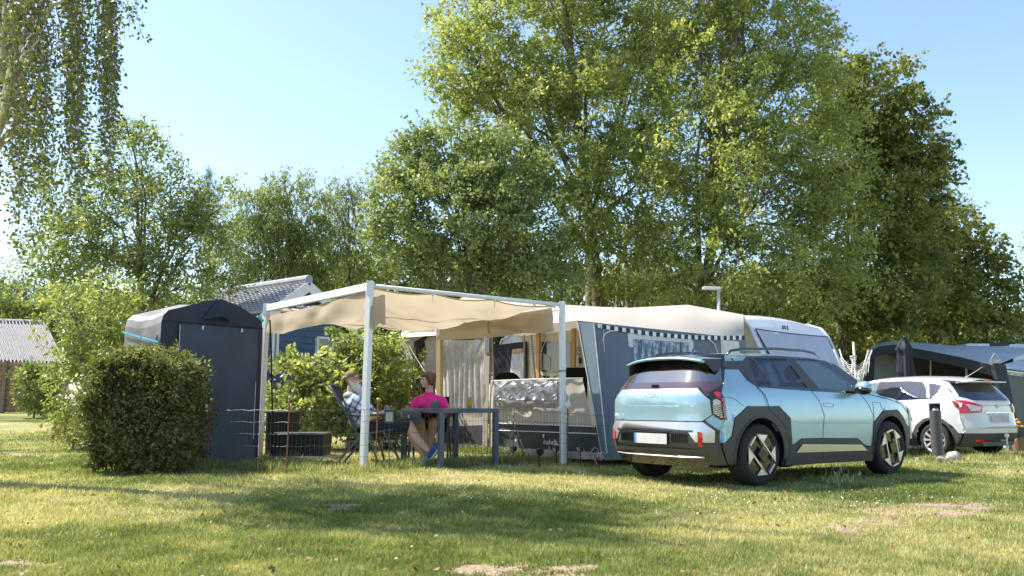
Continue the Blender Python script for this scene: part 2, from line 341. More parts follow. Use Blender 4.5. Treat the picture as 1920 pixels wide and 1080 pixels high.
# ================================================================== TREES
BARK = mat('bark', (.17, .135, .1), .9, var=.35, scale=6, bump=.8, bscale=25)
BARKP = mat('birch bark', (.62, .58, .5), .8, var=.3, scale=5, bump=.4, bscale=20)
def base_of(px, Y): 
    x = (px-960)/F*Y; return Vector((x, Y, gz(x, Y)))
def tree(name, label, cat, trunk_px, Y, lobes, m, nleaf=36, lsize=.13, asp=.5, dens=1.0, droop=.25, crad=.5, group=None, r0=.25, twigs=5, bark=None, fork=.35, trunk_top=None, shell=.68, base=None, limbs=True):
    """lobes: (px, py, rx_px, ry_px, dY). Crown of leaf sprays on a branching trunk."""
    B = base or base_of(trunk_px, Y); root = thing(name, label, cat, B, group)
    CS = []; OUT = []; cen = []
    for lb in lobes:
        px, py, rx, ry = lb[:4]; YY = Y+(lb[4] if len(lb) > 4 else 0)
        c = V(px, py, YY); s = YY/F; a = rx*s; b = ry*s; dpt = (a+b)/2*.8; cen.append((c, a, b))
        n = max(4, int(dens*(a*b*17)/(crad*crad)))
        d = nrm(rng.normal(0, 1, (n,3))); rr = rng.uniform(shell, 1, n)**.6
        rr *= 1+.22*np.sin(d[:,0]*5+c.x*3)*np.sin(d[:,2]*6+c.z)+.1*rng.normal(0, 1, n)
        p = np.array(c)+d*np.array([a, dpt, b])*rr[:,None]; CS.append(p); OUT.append(d)
    CS = np.concatenate(CS); OUT = nrm(np.concatenate(OUT)+np.array([0,0,.15]))
    k = CS[:,2] > B.z+.15; CS = CS[k]; OUT = OUT[k]
    rad = crad*rng.uniform(.6, 1.25, len(CS))
    P, A, I = clump_leaves(CS, OUT, rad, nleaf, droop=droop, twigs=twigs)
    v = leaves(P, A, lsize, asp); cl = rng.normal(0, .17, len(CS))
    rnd = np.clip(.5+cl[I]+rng.normal(0, .14, len(P)), 0, 1)
    npmesh('crown', v, np.arange(len(v)).reshape(-1, 4), m, rnd, parent=root)
    # trunk and limbs
    t = MB(); top = max(c.z for c, _, _ in cen)
    mid = sum((c for c, _, _ in cen), Vector())/len(cen)
    H = B.z+(mid.z-B.z)*fork+.01; hub = lerp(B, mid, fork); hub.z = H; hub.x = B.x*.75+hub.x*.25
    apex = Vector((mid.x, mid.y, mid.z*.35+top*.65)); r0 *= .75
    pts = [B-Vector((0,0,.2)), lerp(B, hub, .5)+Vector((r0*.3, 0, 0)), hub, lerp(hub, apex, .35)+Vector((-.2*r0, 0, 0)), lerp(hub, apex, .7), apex]
    t.tube(pts, [r0*1.25, r0, r0*.85, r0*.6, r0*.35, .02], 9)
    if limbs:
        for c, a, b in cen:
            u = random.uniform(0, .45); s0 = lerp(hub, apex, u); L = (c-s0).length
            m1 = lerp(s0, c, .5)+Vector((random.uniform(-.1, .1)*L, random.uniform(-.1, .1)*L, .1*L)); rr = max(.025, r0*.42*(1-u*.7))
            t.tube([s0, m1, c, c+(c-m1)*.25], [rr, rr*.7, rr*.42, rr*.05], 7)
            for _ in range(9):
                d = Vector(rng.normal(0, 1, 3)); d.normalize(); e = c+Vector((d.x*a, d.y*a, d.z*b))*.85; w = lerp(m1, c, random.random())
                t.tube([w, lerp(w, e, .5)+Vector((0, 0, .07*L)), e], [rr*.28, rr*.18, .008], 5)
    t.obj('trunk', bark or BARK, root, smooth=True)
    return root
LA = leafmat('walnut leaf', (.11, .155, .045), (.27, .31, .105), (.5, .49, .2), .4)
LB = leafmat('oak leaf', (.08, .125, .045), (.2, .25, .105), (.4, .43, .21), .32)
LC = leafmat('maple leaf', (.06, .085, .022), (.15, .175, .05), (.4, .37, .12), .38)
LD = leafmat('willow leaf', (.09, .135, .042), (.21, .25, .1), (.38, .4, .19), .36)
LE = leafmat('birch leaf', (.05, .07, .022), (.11, .13, .04), (.26, .26, .09), .35)
LF = leafmat('shrub leaf', (.1, .14, .04), (.25, .29, .1), (.5, .5, .24), .36)
LH = leafmat('hedge leaf', (.07, .09, .028), (.15, .17, .055), (.32, .29, .12), .28)
LN = leafmat('needle', (.012, .03, .012), (.03, .06, .02), (.07, .1, .035), .15)
tree('walnut_tree', 'tallest tree, its broad light green crown leaving the top of the picture behind the awning', 'tree', 1128, 27,
     [(1010, 90, 170, 110, 0), (880, 110, 75, 85, -1), (850, 45, 50, 45, 0), (960, 215, 130, 110, 0), (1130, 60, 130, 120, 1), (1080, 250, 150, 130, -1.5), (1180, 190, 120, 120, 0), (1030, 370, 150, 100, -2), (1190, 350, 110, 120, 0), (1150, 470, 130, 70, -1), (1240, 40, 80, 90, 1), (1050, -60, 180, 100, 0), (860, 170, 45, 50, -1), (1130, -200, 200, 120, 0)],
     LA, lsize=.135, asp=.5, nleaf=88, crad=.72, twigs=8, droop=.22, r0=.3, fork=.42, dens=.8)
tree('tall_broadleaf_tree', 'big spreading tree with a leaning trunk and long fine leaves, behind the caravan roof', 'tree', 1305, 24.5,
     [(1420, 70, 130, 100, 1), (1330, 130, 110, 110, 0), (1500, 90, 70, 60, 1), (1460, 200, 130, 110, 0), (1340, 280, 120, 110, -1), (1540, 300, 90, 110, 0), (1440, 360, 130, 120, -1), (1550, 430, 80, 100, 0), (1400, 500, 150, 70, -1.5), (1530, 530, 95, 60, -1), (1280, 410, 90, 100, 0), (1270, 520, 90, 50, 0), (1400, -50, 160, 90, 0), (1300, 40, 80, 90, 1), (1370, -170, 160, 90, 1)],
     LA, lsize=.128, asp=.48, nleaf=88, crad=.7, twigs=8, droop=.25, r0=.24, fork=.35, dens=.85)
tree('oak_tree', 'rounder dark bluish green oak left of the tallest tree, above the pergola', 'tree', 905, 23.5,
     [(780, 310, 60, 55, 0), (860, 300, 80, 70, 0), (760, 370, 65, 60, -.5), (870, 400, 110, 90, -1), (970, 430, 90, 90, -.5), (770, 450, 70, 55, 0), (940, 330, 90, 80, 0), (860, 490, 100, 50, 0), (1000, 520, 90, 50, 0), (780, 270, 35, 30, 0)],
     LB, lsize=.108, asp=.62, nleaf=72, crad=.52, twigs=8, droop=.1, r0=.2, fork=.3, dens=1.0)
tree('maple_tree', 'dark brownish green maple with yellow tints, right of the big trees', 'tree', 1560, 27.5,
     [(1620, 180, 90, 80, 0), (1700, 250, 75, 75, 0), (1590, 270, 90, 100, 1), (1690, 350, 85, 90, 0), (1620, 400, 100, 110, -1), (1730, 430, 55, 70, 0), (1650, 520, 110, 80, -1), (1600, 590, 90, 50, 0), (1570, 150, 50, 55, 1), (1740, 300, 40, 40, 0)],
     LC, lsize=.14, asp=.75, nleaf=58, crad=.62, droop=.3, r0=.28, fork=.3, dens=.95)
tree('low_maple_tree', 'lower round dark green tree with a pale trunk, right of the dark maple', 'tree', 1725, 30,
     [(1770, 450, 75, 65, 0), (1830, 480, 55, 50, 0), (1760, 540, 90, 60, -1), (1850, 550, 50, 50, 0), (1720, 600, 90, 45, 0), (1820, 600, 70, 45, 0), (1720, 480, 60, 60, 0)],
     LC, lsize=.14, asp=.75, nleaf=58, crad=.6, droop=.25, r0=.17, fork=.45, dens=1.0, bark=BARKP)
def pine(name, label, px, Y, lobes, col):
    return tree(name, label, 'tree', px, Y, lobes, col, lsize=.1, asp=.14, nleaf=70, crad=.38, droop=-.1, r0=.16, twigs=7, fork=.5, dens=1.1, shell=.2)
pine('pine_tree', 'dark pine tip showing beside the right side of the dark maple', 1750, 33, [(1755, 300, 32, 14), (1745, 270, 18, 12), (1740, 350, 45, 20), (1770, 385, 40, 18), (1745, 420, 50, 25), (1740, 240, 14, 12), (1795, 398, 28, 10)], LN)
pine('spruce_tree', 'thin dark spruce tip above the trees on the left', 392, 52, [(391, 325, 8, 8), (386, 345, 14, 14), (394, 370, 22, 18), (392, 400, 30, 22), (392, 450, 40, 40)], LN)
tree('garden_tree', 'broad leafy garden tree with a forked dark trunk behind the small left shrub', 'tree', 272, 21,
     [(235, 300, 75, 60, 0), (160, 370, 75, 65, 0), (320, 370, 75, 65, 0), (250, 430, 110, 80, -.5), (130, 460, 75, 60, 0), (360, 460, 80, 70, 0), (200, 520, 100, 60, 0), (330, 540, 90, 50, 0), (240, 245, 32, 25, 0), (400, 400, 45, 50, 0), (100, 500, 50, 50, 0)],
     LD, lsize=.105, asp=.5, nleaf=48, crad=.5, twigs=7, droop=.2, r0=.15, fork=.4, dens=1.15)
tree('willow_tree', 'drooping willow with silvery green foliage, nearer the blue house', 'tree', 540, 31,
     [(535, 350, 50, 32, 0), (540, 400, 75, 50, 0), (500, 450, 70, 60, 0), (570, 460, 75, 60, 0), (530, 520, 90, 45, 0), (440, 470, 45, 70, 0), (480, 380, 35, 40, 0)],
     LD, lsize=.15, asp=.28, nleaf=50, crad=.55, droop=1.1, r0=.2, fork=.45, dens=1.3)
tree('thin_willow_tree', 'thinner greyer willow between the drooping willow and the oak', 'tree', 655, 33,
     [(655, 350, 42, 25, 0), (640, 390, 50, 40, 0), (675, 410, 45, 40, 0), (650, 460, 60, 45, 0), (680, 500, 50, 45, 0), (615, 370, 22, 25, 0)],
     LD, lsize=.15, asp=.25, nleaf=34, crad=.5, droop=.9, r0=.17, fork=.5, dens=1.1)
tree('small_leafy_tree', 'small yellow-green fruit tree leaning on a stake, left of the clipped hedge', 'tree', 165, 14.2,
     [(210, 560, 50, 45, .8), (140, 590, 60, 55, 0), (220, 610, 40, 40, .8), (135, 660, 40, 50, -.3), (175, 690, 45, 55, -.5), (205, 655, 40, 60, .6), (140, 745, 45, 50, 0), (175, 790, 38, 38, 0)],
     LF, lsize=.085, asp=.42, nleaf=34, crad=.27, droop=.2, r0=.045, fork=.4, dens=.8)
st = MB(); b = Vector((*gp(98, 822), 0)); b.z = gz(b.x, b.y); st.tube([b, b+Vector((.17, .1, 1.15))], [.035, .03], 8)
st.obj('wooden_stake', mat('old wood', (.2, .15, .1), .9, var=.3, scale=20), label='weathered wooden stake leaning under the small leafy tree', cat='stake')
tree('broom_bush', 'low brown-green bush at the foot of the small leafy tree', 'bush', 150, 14.6, [(140, 795, 32, 26), (165, 805, 25, 18), (120, 805, 20, 18)], leafmat('broom', (.09, .07, .02), (.2, .15, .05), (.3, .27, .1), .3), lsize=.06, asp=.2, nleaf=40, crad=.16, r0=.02, limbs=False)
tree('round_bush', 'round dark green bush by the woven fence at far left', 'bush', 72, 27, [(70, 730, 32, 38, 0), (95, 735, 25, 34, 1), (60, 700, 20, 18, 0)], LD, lsize=.09, asp=.5, nleaf=40, crad=.28, r0=.04, dens=1.5, limbs=False)
for i, px in enumerate((4, 22, 40, 66, 88)):
    hgt = (525, 535, 527, 541, 560)[i]
    tree('thuja_tree', ['dark conifer cut off by the left edge of the photo, above the corrugated roof', 'second conifer from the left edge, above the corrugated roof', 'middle conifer of the dark row above the corrugated roof', 'fourth conifer from the left edge, above the corrugated roof', 'shortest conifer, rightmost of the dark row above the corrugated roof'][i], 'tree', px, 42,
         [(px, hgt+12, 4, 14), (px, hgt+40, 9, 22), (px, hgt+80, 11, 30), (px, hgt+130, 11, 30)], LN, lsize=.13, asp=.3, nleaf=30, crad=.3, droop=-.6, r0=.08, dens=1.6, shell=.3, limbs=False, group='row of conifers above the shed roof')
tree('leafy_hedge_bush', 'sunlit viburnum hedge behind the seated man, in front of the blue house', 'hedge', 620, 14.6,
     [(545, 720, 45, 45, 0), (560, 775, 55, 50, -.2), (615, 705, 50, 40, .2), (640, 750, 60, 60, 0), (690, 660, 45, 40, .4), (710, 730, 50, 60, .2), (628, 640, 9, 20, .4),  (680, 790, 50, 40, 0), (725, 690, 35, 50, .6), (540, 690, 30, 20, .4), (655, 665, 30, 20, .4), (735, 780, 30, 50, .4), (770, 700, 60, 60, 1.8), (800, 660, 50, 40, 2.5)],
     LF, lsize=.095, asp=.55, nleaf=34, crad=.26, droop=.15, r0=.04, fork=.3, dens=1.0)
tree('edge_tree', 'sparse feathery tree cut off by the right edge of the photo', 'tree', 1925, 30, [(1925, 500, 30, 40, 0), (1915, 560, 25, 40, 0), (1910, 620, 40, 35, 0), (1885, 640, 35, 25, 2)], LB, lsize=.13, asp=.5, nleaf=30, crad=.5, r0=.1, dens=.8)
tree('left_edge_tree', 'wispy tree cut off by the left edge of the photo', 'tree', -30, 26, [(-25, 480, 30, 30, 0), (-10, 530, 25, 30, 0), (-40, 560, 50, 50, 0)], LB, lsize=.12, asp=.35, nleaf=26, crad=.45, r0=.1, dens=.8)
# background growth between the trunks
def farwood():
    P_ = []; O_ = []
    for x0, x1, top, bot, Y, n in ((-60, 560, 545, 690, 40, 900), (560, 1000, 470, 710, 36, 1000), (1000, 1330, 500, 710, 33, 560), (1330, 1640, 520, 720, 34, 700), (1600, 1990, 590, 740, 38, 800)):
        for _ in range(n):
            px = random.uniform(x0, x1); t = top+14*math.sin(px*.03)+9*math.sin(px*.11); py = random.uniform(t, bot)
            P_.append(V(px, py, Y+random.uniform(-1.5, 2.5))); O_.append((random.uniform(-1, 1), -1, .4))
    P_ = np.array(P_); O_ = nrm(np.array(O_)); P, A, I = clump_leaves(P_, O_, rng.uniform(.5, 1.0, len(P_)), 42, droop=.2, twigs=6)
    v = leaves(P, A, .2, .6); cl = rng.normal(0, .22, len(P_))
    npmesh('undergrowth', v, np.arange(len(v)).reshape(-1, 4), LD, np.clip(.42+cl[I]+rng.normal(0, .15, len(P)), 0, 1), kind='stuff', label='mass of woodland growth behind the trees')
farwood()
for i, (px, r_, ln) in enumerate(((1108, .2, 0), (1150, .09, .3), (1185, .1, -.2), (1215, .08, .25), (1062, .09, -.3))):
    b = base_of(px, 29+i*.6); t = MB(); t.tube([b, b+Vector((ln*.4, 0, 3.4)), b+Vector((ln, 0, 7.5))], [r_*1.2, r_, r_*.6], 8)
    t.tube([b+Vector((ln*.35, 0, 3)), b+Vector((ln+.7, 0, 5)), b+Vector((ln+1.4, 0, 7))], [r_*.6, r_*.4, .03], 6)
    t.obj('tree_trunk', BARK, smooth=True, label=['thick bare trunk just right of the pergola above the awning roof', 'slim trunk second right of the thick trunk', 'slim trunk third from the thick trunk', 'slim trunk farthest right of the thick trunk, above the awning roof', 'slim trunk just left of the thick trunk'][i], cat='tree trunk', group='bare trunks above the awning roof')
# birch hanging in from the upper left
def birch():
    Y = 9.0; B = Vector((-6.3, 9.3, gz(-6.3, 9.3))); root = thing('birch_tree', 'weeping birch with hanging twigs entering at the upper left corner', 'tree', B)
    t = MB(); t.tube([B, B+Vector((.1, 0, 2)), B+Vector((.35, -.1, 4.5)), B+Vector((.7, -.2, 7.5)), B+Vector((1, -.3, 10))], [.19, .16, .12, .08, .03], 10)
    LP = []; LAx = []; K = []
    tw = MB(); strands = []
    def vis(): 
        # hanging strands: px, top py, bottom py
        out = []
        cc = [(random.uniform(-60, 215), random.random()) for _ in range(30)]
        for _ in range(145):
            c_ = random.choice(cc); random.seed(); random.seed(int(c_[0]*977)+_*13); px = min(216, c_[0]+random.gauss(0, 7)); env = 440 if px < 60 else (430-(px-60)*.2 if px < 130 else (400-(px-130)*1.0)); env += random.uniform(-190, 25)*(1 if random.random() < .7 else 2)
            top = random.uniform(-420, max(-380, env-160)); out.append((px, top, env))
        out += [(x, -200, e) for x, e in ((225, 70), (238, 60), (250, 45), (262, 65), (268, 70), (245, 20), (200, 140), (205, 155), (210, 120), (188, 230))]
        return out
    for px, tp, bp_ in vis():
        YY = random.uniform(7.6, 10.6); k = 1
        a = V(px-random.uniform(0, 25), tp, YY); b = V(px, bp_, YY)
        if a.z < b.z+.2: continue
        n = max(4, int((a.z-b.z)/.12)); sway = random.uniform(0, 6)
        pts = [lerp(a, b, i/n)+Vector((.035*math.sin(sway+i*.8), .035*math.cos(sway+i*.6), 0)) for i in range(n+1)]
        tw.tube(pts, [max(.0022, .007*(1-i/n)) for i in range(n+1)], 4)
        strands.append(a)
        for i in range(n):
            for _ in range(random.choice((3, 6, 8, 10))):
                p = lerp(pts[i], pts[i+1], random.random()); d = Vector((random.gauss(0, 1), random.gauss(0, 1), -.9)).normalized()
                LP.append(p+d*random.uniform(.0, .1)); LAx.append(d); K.append(i)
    for i in range(34):
        a = strands[(i*6) % len(strands)]; h = min(B.z+9.6, max(B.z+2.5, a.z+.2)); s0 = Vector((B.x+.1*(h-B.z), B.y, h-.9))
        t.tube([s0, lerp(s0, a, .5)+Vector((0, 0, .45)), a], [.04, .025, .006], 6)
    # upper crown above the frame, which dapples the lawn
    for c, rr, n in (((-5.6, 9, 9), 1.4, 20), ((-7, 9.4, 7.6), 1.7, 26), ((-4.9, 8.6, 8.6), 1.3, 15), ((-7.4, 8.2, 5.6), 1.2, 20), ((-8.4, 9.5, 6.2), 1.5, 30), ((-4.3, 10.6, 10.2), 1.3, 30), ((-3.1, 11.2, 10.9), 1.1, 22), ((-2.6, 10.4, 9.9), .9, 16), ((-4.9, 11.4, 10.6), 1.2, 22), ((-1.5, 11.2, 11.5), .9, 14)):
        for _ in range(n):
            d = Vector(rng.normal(0, 1, 3)).normalized()*rr*random.uniform(.4, 1.5); q0 = Vector(c)+d; Ln = random.uniform(.5, 1.2)
            tw.tube([q0, q0-Vector((0, 0, Ln))], [.005, .002], 3)
            for _ in range(26):
                p = q0-Vector((random.gauss(0, .07), random.gauss(0, .07), random.random()*Ln)); LP.append(p); LAx.append(Vector((random.gauss(0, 1), random.gauss(0, 1), -.8)).normalized()); K.append(0)
    t.obj('trunk', BARKP, root, smooth=True); tw.obj('twigs', BARK, root)
    P = np.array(LP); v = leaves(P, np.array(LAx), .043, .78)
    npmesh('crown', v, np.arange(len(v)).reshape(-1, 4), LE, np.clip(.45+rng.normal(0, .22, len(P)), 0, 1), parent=root)
birch(); random.seed(21)
# unseen neighbours left of the picture that throw the long shadows over the lawn
def canopy(name, label, c, rad, n, H):
    B = Vector((c[0], c[1], gz(c[0], c[1]))); root = thing(name, label, 'tree', B)
    d = nrm(rng.normal(0, 1, (n,3))); p = np.array([c[0], c[1], H])+d*np.array(rad)*(rng.uniform(.4, 1, n)**.6)[:,None]
    P, A, I = clump_leaves(p, d, np.full(n, .5), 30); v = leaves(P, A, .15, .55)
    npmesh('crown', v, np.arange(len(v)).reshape(-1, 4), LB, np.clip(.5+rng.normal(0, .2, len(P)), 0, 1), parent=root)
    t = MB(); t.tube([B, B+Vector((0, 0, H-B.z))], [.22, .08], 8); t.obj('trunk', BARK, root, smooth=True)
# clipped hedge block
def hedge():
    c0 = base_of(272, 10.7); root = thing('clipped_hedge', 'shaded boxy privet hedge in front of the dark shed tent', 'hedge', c0)
    n = 1500; x0, x1 = V(190, 780, 10.4).x, V(328, 780, 10.4).x; y0, y1 = 10.2, 11.2; z0 = c0.z+.08; z1 = V(270, 686, 10.4).z
    P_ = []; O_ = []
    while len(P_) < n:
        u, v_, w = random.random(), random.random(), random.random(); f = random.random()
        if f < .42: v_ = 0
        elif f < .62: w = 1
        elif f < .75: u = 0
        elif f < .88: u = 1
        zz = z0+(z1-z0)*w; bul = .04*math.sin(w*PI)**.5-.05*(w < .08)
        cx, cy = (x0+x1)/2, (y0+y1)/2
        x = cx+(x0-cx+(x1-x0)*u)*(1+bul)*(1-.05*w*(u < .1)); y = cy+(y0-cy+(y1-y0)*v_)*(1+bul)
        nz_ = .1*math.sin(x*5+zz*4)+.06*math.sin(x*11+zz*9)
        P_.append((x+random.gauss(0, .04), y+nz_*(v_ < .5)*.8+random.gauss(0, .05), zz+(nz_*.4+.03 if w > .9 else 0)+random.gauss(0, .03))); O_.append(((u == 1)-(u == 0)+.001, -(v_ == 0)+.01, (w == 1)*1.+.25))
    for _ in range(46):      # stray shoots
        x = random.uniform(x0, x1); y = random.uniform(y0, y1); k = random.random() < .7; P_.append((x if k else random.choice((x0-.07, x1+.09)), y if k else y, z1+random.uniform(.06, .15) if k else random.uniform(z0+.4, z1))); O_.append((0, 0, 1.4))
    n = len(P_)
    P_ = np.array(P_); O_ = nrm(np.array(O_, float)); P, A, I = clump_leaves(P_, O_, rng.uniform(.09, .19, n), 42, droop=.05, twigs=6)
    v = leaves(P, A, .05, .48); cl = rng.normal(0, .2, n)
    npmesh('foliage', v, np.arange(len(v)).reshape(-1, 4), LH, np.clip(.48+cl[I]+rng.normal(0, .17, len(P)), 0, 1), parent=root)
    t = MB()
    for _ in range(60):
        x = random.uniform(x0+.1, x1-.1); y = random.uniform(y0+.15, y1-.1); zb = gz(x, y); t.tube([(x, y, zb), (x+random.uniform(-.2, .2), y+random.uniform(-.1, .1), zb+.6), (x+random.uniform(-.3, .3), y, zb+1.2)], [.012, .008, .004], 5)
    for _ in range(60):
        x = random.uniform(x0, x1); t.tube([(x, y0-.02, z0+.1), (x+random.uniform(-.12, .12), y0-.09, z0+random.uniform(.2, .5))], [.003, .0015], 4)
    t.obj('stems', BARK, root)
hedge()

def woods_behind():
    n = 900; P_ = np.stack([rng.uniform(-45, 55, n), rng.uniform(-34, -26, n), rng.uniform(.3, 1, n)**.7*(6.2+2*np.sin(np.arange(n)*.37))], 1); O_ = nrm(np.stack([rng.normal(0, .5, n), np.ones(n), np.full(n, .4)], 1))
    P, A, I = clump_leaves(P_, O_, rng.uniform(.9, 1.5, n), 30, droop=.2); v = leaves(P, A, .4, .6)
    npmesh('undergrowth', v, np.arange(len(v)).reshape(-1, 4), LD, rng.random(len(P)), kind='stuff', label='woodland edge across the meadow, mirrored in the car windows')
woods_behind()
# ================================================================== BUILDINGS AND TENTS
WHITE = mat('white paint', (.78, .77, .73), .45, var=.06, scale=5); WHITEM = mat('white metal', (.74, .75, .74), .35, var=.05, spec=.5)
CREAM = mat('cream canvas', (.7, .645, .55), .75, var=.05, scale=2, bump=.12, bscale=6)
def quadw(mb, pts, th=.02): mb.poly(pts, th)
def shed_left():
    A = V(-60, 760, 33); z0 = gz(-19, 33); Yf = 33.0
    root = thing('garden_shed', 'low shed with a sunlit corrugated metal roof at the left edge', 'shed', (V(20, 700, Yf).x, Yf, z0))
    def P(px, py, Y): return V(px, py, Y)
    e0, e1 = P(-120, 672, Yf), P(122, 680, Yf-.2); r0, r1 = P(-130, 598, Yf+3.2), P(86, 605, Yf+3)
    n_ = 34; vs = []; mb = MB()
    nn = (e1-e0).cross(r0-e0).normalized()
    def fn(u, v): 
        a = lerp(e0, e1, u); b = lerp(r0, r1, u); return lerp(a, b, v)+nn*(.06*math.sin(u*n_*2*PI))
    mb.grid(fn, n_*8, 1); mb.obj('roof', mat('corrugated sheet', (.28, .262, .272), .55, var=.12, scale=3), root, smooth=True)
    w = MB(); w.poly([e0+Vector((0, .25, -.04)), e1+Vector((-.5, .25, -.04)), Vector((e1.x-.5, e1.y+.25, z0)), Vector((e0.x, e0.y+.25, z0))], .1)
    w.poly([e1+Vector((-.5, .3, -.05)), r1+Vector((-.5, 0, -.1)), Vector((r1.x-.5, r1.y, z0)), Vector((e1.x-.5, e1.y+.3, z0))], .1)
    w.obj('wall', mat('shed boards', (.14, .11, .1), .8, var=.3), root)
    c = MB(); c.tube([r0+Vector((0, 0, .04)), r1+Vector((.05, 0, .04))], .06, 8); c.obj('ridge_cap', mat('ridge zinc', (.5, .48, .5), .5), root)
    c = MB(); c.bar(e0+Vector((0, .05, -.1)), e1+Vector((0, .05, -.1)), .03, .13); c.obj('fascia', mat('fascia grey', (.42, .4, .38), .6), root)
    # woven fence below
    Yw = 31.5; f0, f1 = V(-80, 765, Yw), V(62, 765, Yw); f0.z = gz(f0.x, Yw); f1.z = gz(f1.x, Yw); top = V(20, 681, Yw).z
    fr = thing('woven_fence', 'brown woven wooden fence panels under the corrugated roof', 'fence', (f0+f1)/2)
    m = mat('fence wood', (.33, .2, .095), .8, var=.35, scale=4); b = MB(); zz = f0.z+.05; k = 0
    while zz < top-.05:
        off = .03 if k % 2 else -.03
        pts = [lerp(Vector((f0.x, Yw, zz)), Vector((f1.x, Yw, zz)), i/16)+Vector((0, off*(1 if i % 2 else -1), random.uniform(-.01, .01))) for i in range(17)]
        for i in range(16): b.bar(pts[i], pts[i+1], .012, .085)
        zz += .098; k += 1
    b.obj('slats', m, fr)
    for x in (V(12, 700, Yw).x, V(62, 700, Yw).x, V(-70, 700, Yw).x):
        p = MB(); p.box((x-.06, Yw-.12, gz(x, Yw)-.1), (x+.06, Yw-.02, top+.08)); p.obj('post', mat('grey post', (.2, .17, .14), .85, var=.25), fr)
    p = MB(); p.box((f0.x, Yw-.05, top-.02), (f1.x, Yw+.05, top+.03)); p.obj('top_rail', m, fr)
shed_left()
def blue_house():
    zg = .35; E1 = V(484, 586, 20.34); E2 = V(676, 631, 22.76); PK = V(566, 530, 21.3)
    root = thing('blue_house', 'dark blue clapboard cabin with white gable boards and a grey tiled roof', 'house', (PK.x-1, PK.y, zg))
    d = Vector((-.77, .64, 0)); Lr = 3.4; out = -d*.3
    gd = (E2-E1); gd.z = 0; gw = gd.length; gd.normalize()
    g1 = lerp(E1, PK, .06); g2 = lerp(E2, PK, .06)
    # gable wall of lapped boards
    w = MB(); z = zg; bh = .16; nrmv = Vector((-gd.y, gd.x, 0))*-1
    if nrmv.dot(-d) < 0: nrmv = -nrmv
    while z < PK.z-.05:
        z1 = min(z+bh, PK.z-.03)
        def span(zz):
            t1 = 0 if zz < g1.z else (zz-g1.z)/(PK.z-g1.z)*.5; t2 = 1 if zz < g2.z else 1-(zz-g2.z)/(PK.z-g2.z)*.5
            a = Vector((g1.x, g1.y, zz)); b = Vector((g2.x, g2.y, zz)); return lerp(a, b, t1), lerp(a, b, t2)
        a0, b0 = span(z); a1, b1 = span(z1)
        w.add([a0+nrmv*.03, b0+nrmv*.03, b1+nrmv*.004, a1+nrmv*.004, a0, b0], [(0, 1, 2, 3), (4, 5, 1, 0)]); z = z1
    w.obj('gable_wall', mat('blue boards', (.06, .1, .165), .55, var=.18, scale=3), root)
    w = MB(); a = Vector((g1.x, g1.y, 0)); 
    w.poly([Vector((g1.x, g1.y, zg)), Vector((g1.x, g1.y, g1.z)), Vector((g1.x, g1.y, g1.z))+d*Lr, Vector((g1.x, g1.y, zg))+d*Lr], .08)
    w.obj('side_wall', mat('blue boards', (0, 0, 0)), root); w = MB()
    w.poly([Vector((g2.x, g2.y, zg)), Vector((g2.x, g2.y, g2.z)), Vector((g2.x, g2.y, g2.z))+d*Lr, Vector((g2.x, g2.y, zg))+d*Lr], .08)
    w.obj('side_wall', mat('blue boards', (0, 0, 0)), root)
    # tiled roof planes: rows of raised tiles
    def plane(e, nm):
        mb = MB(); rows = 13; cols = 22; nn = (PK-e).cross(d).normalized()
        if nn.z < 0: nn = -nn
        e_ = e+(e-PK)*.03
        for r_ in range(rows):
            for c_ in range(cols):
                u0, u1 = c_/cols, (c_+1)/cols; v0, v1 = r_/rows, (r_+1.06)/rows
                f = lambda u, v: lerp(e_, PK, v)+out+d*(u*(Lr+.7))
                h = .045; b0 = .0
                for s_ in range(4):
                    ua, ub = u0+(u1-u0)*s_/4, u0+(u1-u0)*(s_+1)/4; wa = .03*math.sin(s_/4*PI); wb = .03*math.sin((s_+1)/4*PI)
                    mb.add([f(ua, v0)+nn*(h+wa), f(ub, v0)+nn*(h+wb), f(ub, v1)+nn*(wb*.8+.004), f(ua, v1)+nn*(wa*.8+.004), f(ua, v0), f(ub, v0)], [(0, 1, 2, 3), (4, 5, 1, 0)])
        return mb
    tm = mat('roof tile', (.3, .31, .34), .4, var=.2, scale=2, spec=.6)
    rf = plane(E1, 'l').obj('roof', tm, root); plane(E2, 'r').obj('roof', tm, root)
    c = MB(); c.tube([PK+out+Vector((0, 0, .06)), PK+d*(Lr+.35)+Vector((0, 0, .06))], .11, 10); c.obj('ridge', tm, rf)
    for e in (E1, E2):
        b = MB(); e_ = e+(e-PK)*.06; b.bar(e_+out*1.02-Vector((0, 0, .12)), PK+out*1.02-Vector((0, 0, .12)), .04, .24); b.obj('barge_board', WHITE, root)
        b = MB(); b.poly([e_-Vector((0, 0, .1)), PK-Vector((0, 0, .1)), PK+out-Vector((0, 0, .1)), e_+out-Vector((0, 0, .1))], .02); b.obj('soffit', mat('soffit', (.55, .5, .3), .6), root)
    def win(px0, px1, py0, py1, nm):
        p0 = Vector(g1); fr = MB()
        q = [onray(px, py, p0+nrmv*.04, nrmv) for px, py in ((px0, py0), (px1, py0), (px1, py1), (px0, py1))]
        q[1].z = q[0].z; q[2].z = q[3].z; q[3].x, q[3].y = q[0].x, q[0].y; q[2].x, q[2].y = q[1].x, q[1].y
        for i in range(4): fr.bar(q[i], q[(i+1) % 4], .06, .13, up=nrmv)
        f = fr.obj('window', WHITE, root); g = MB(); g.poly([p-nrmv*.01 for p in q]); g.obj('pane', mat('dark glass', (.05, .05, .05), .05, spec=.8), f)
    win(594, 668, 633, 690, 'w'); win(511, 519, 622, 700, 'd')
blue_house()
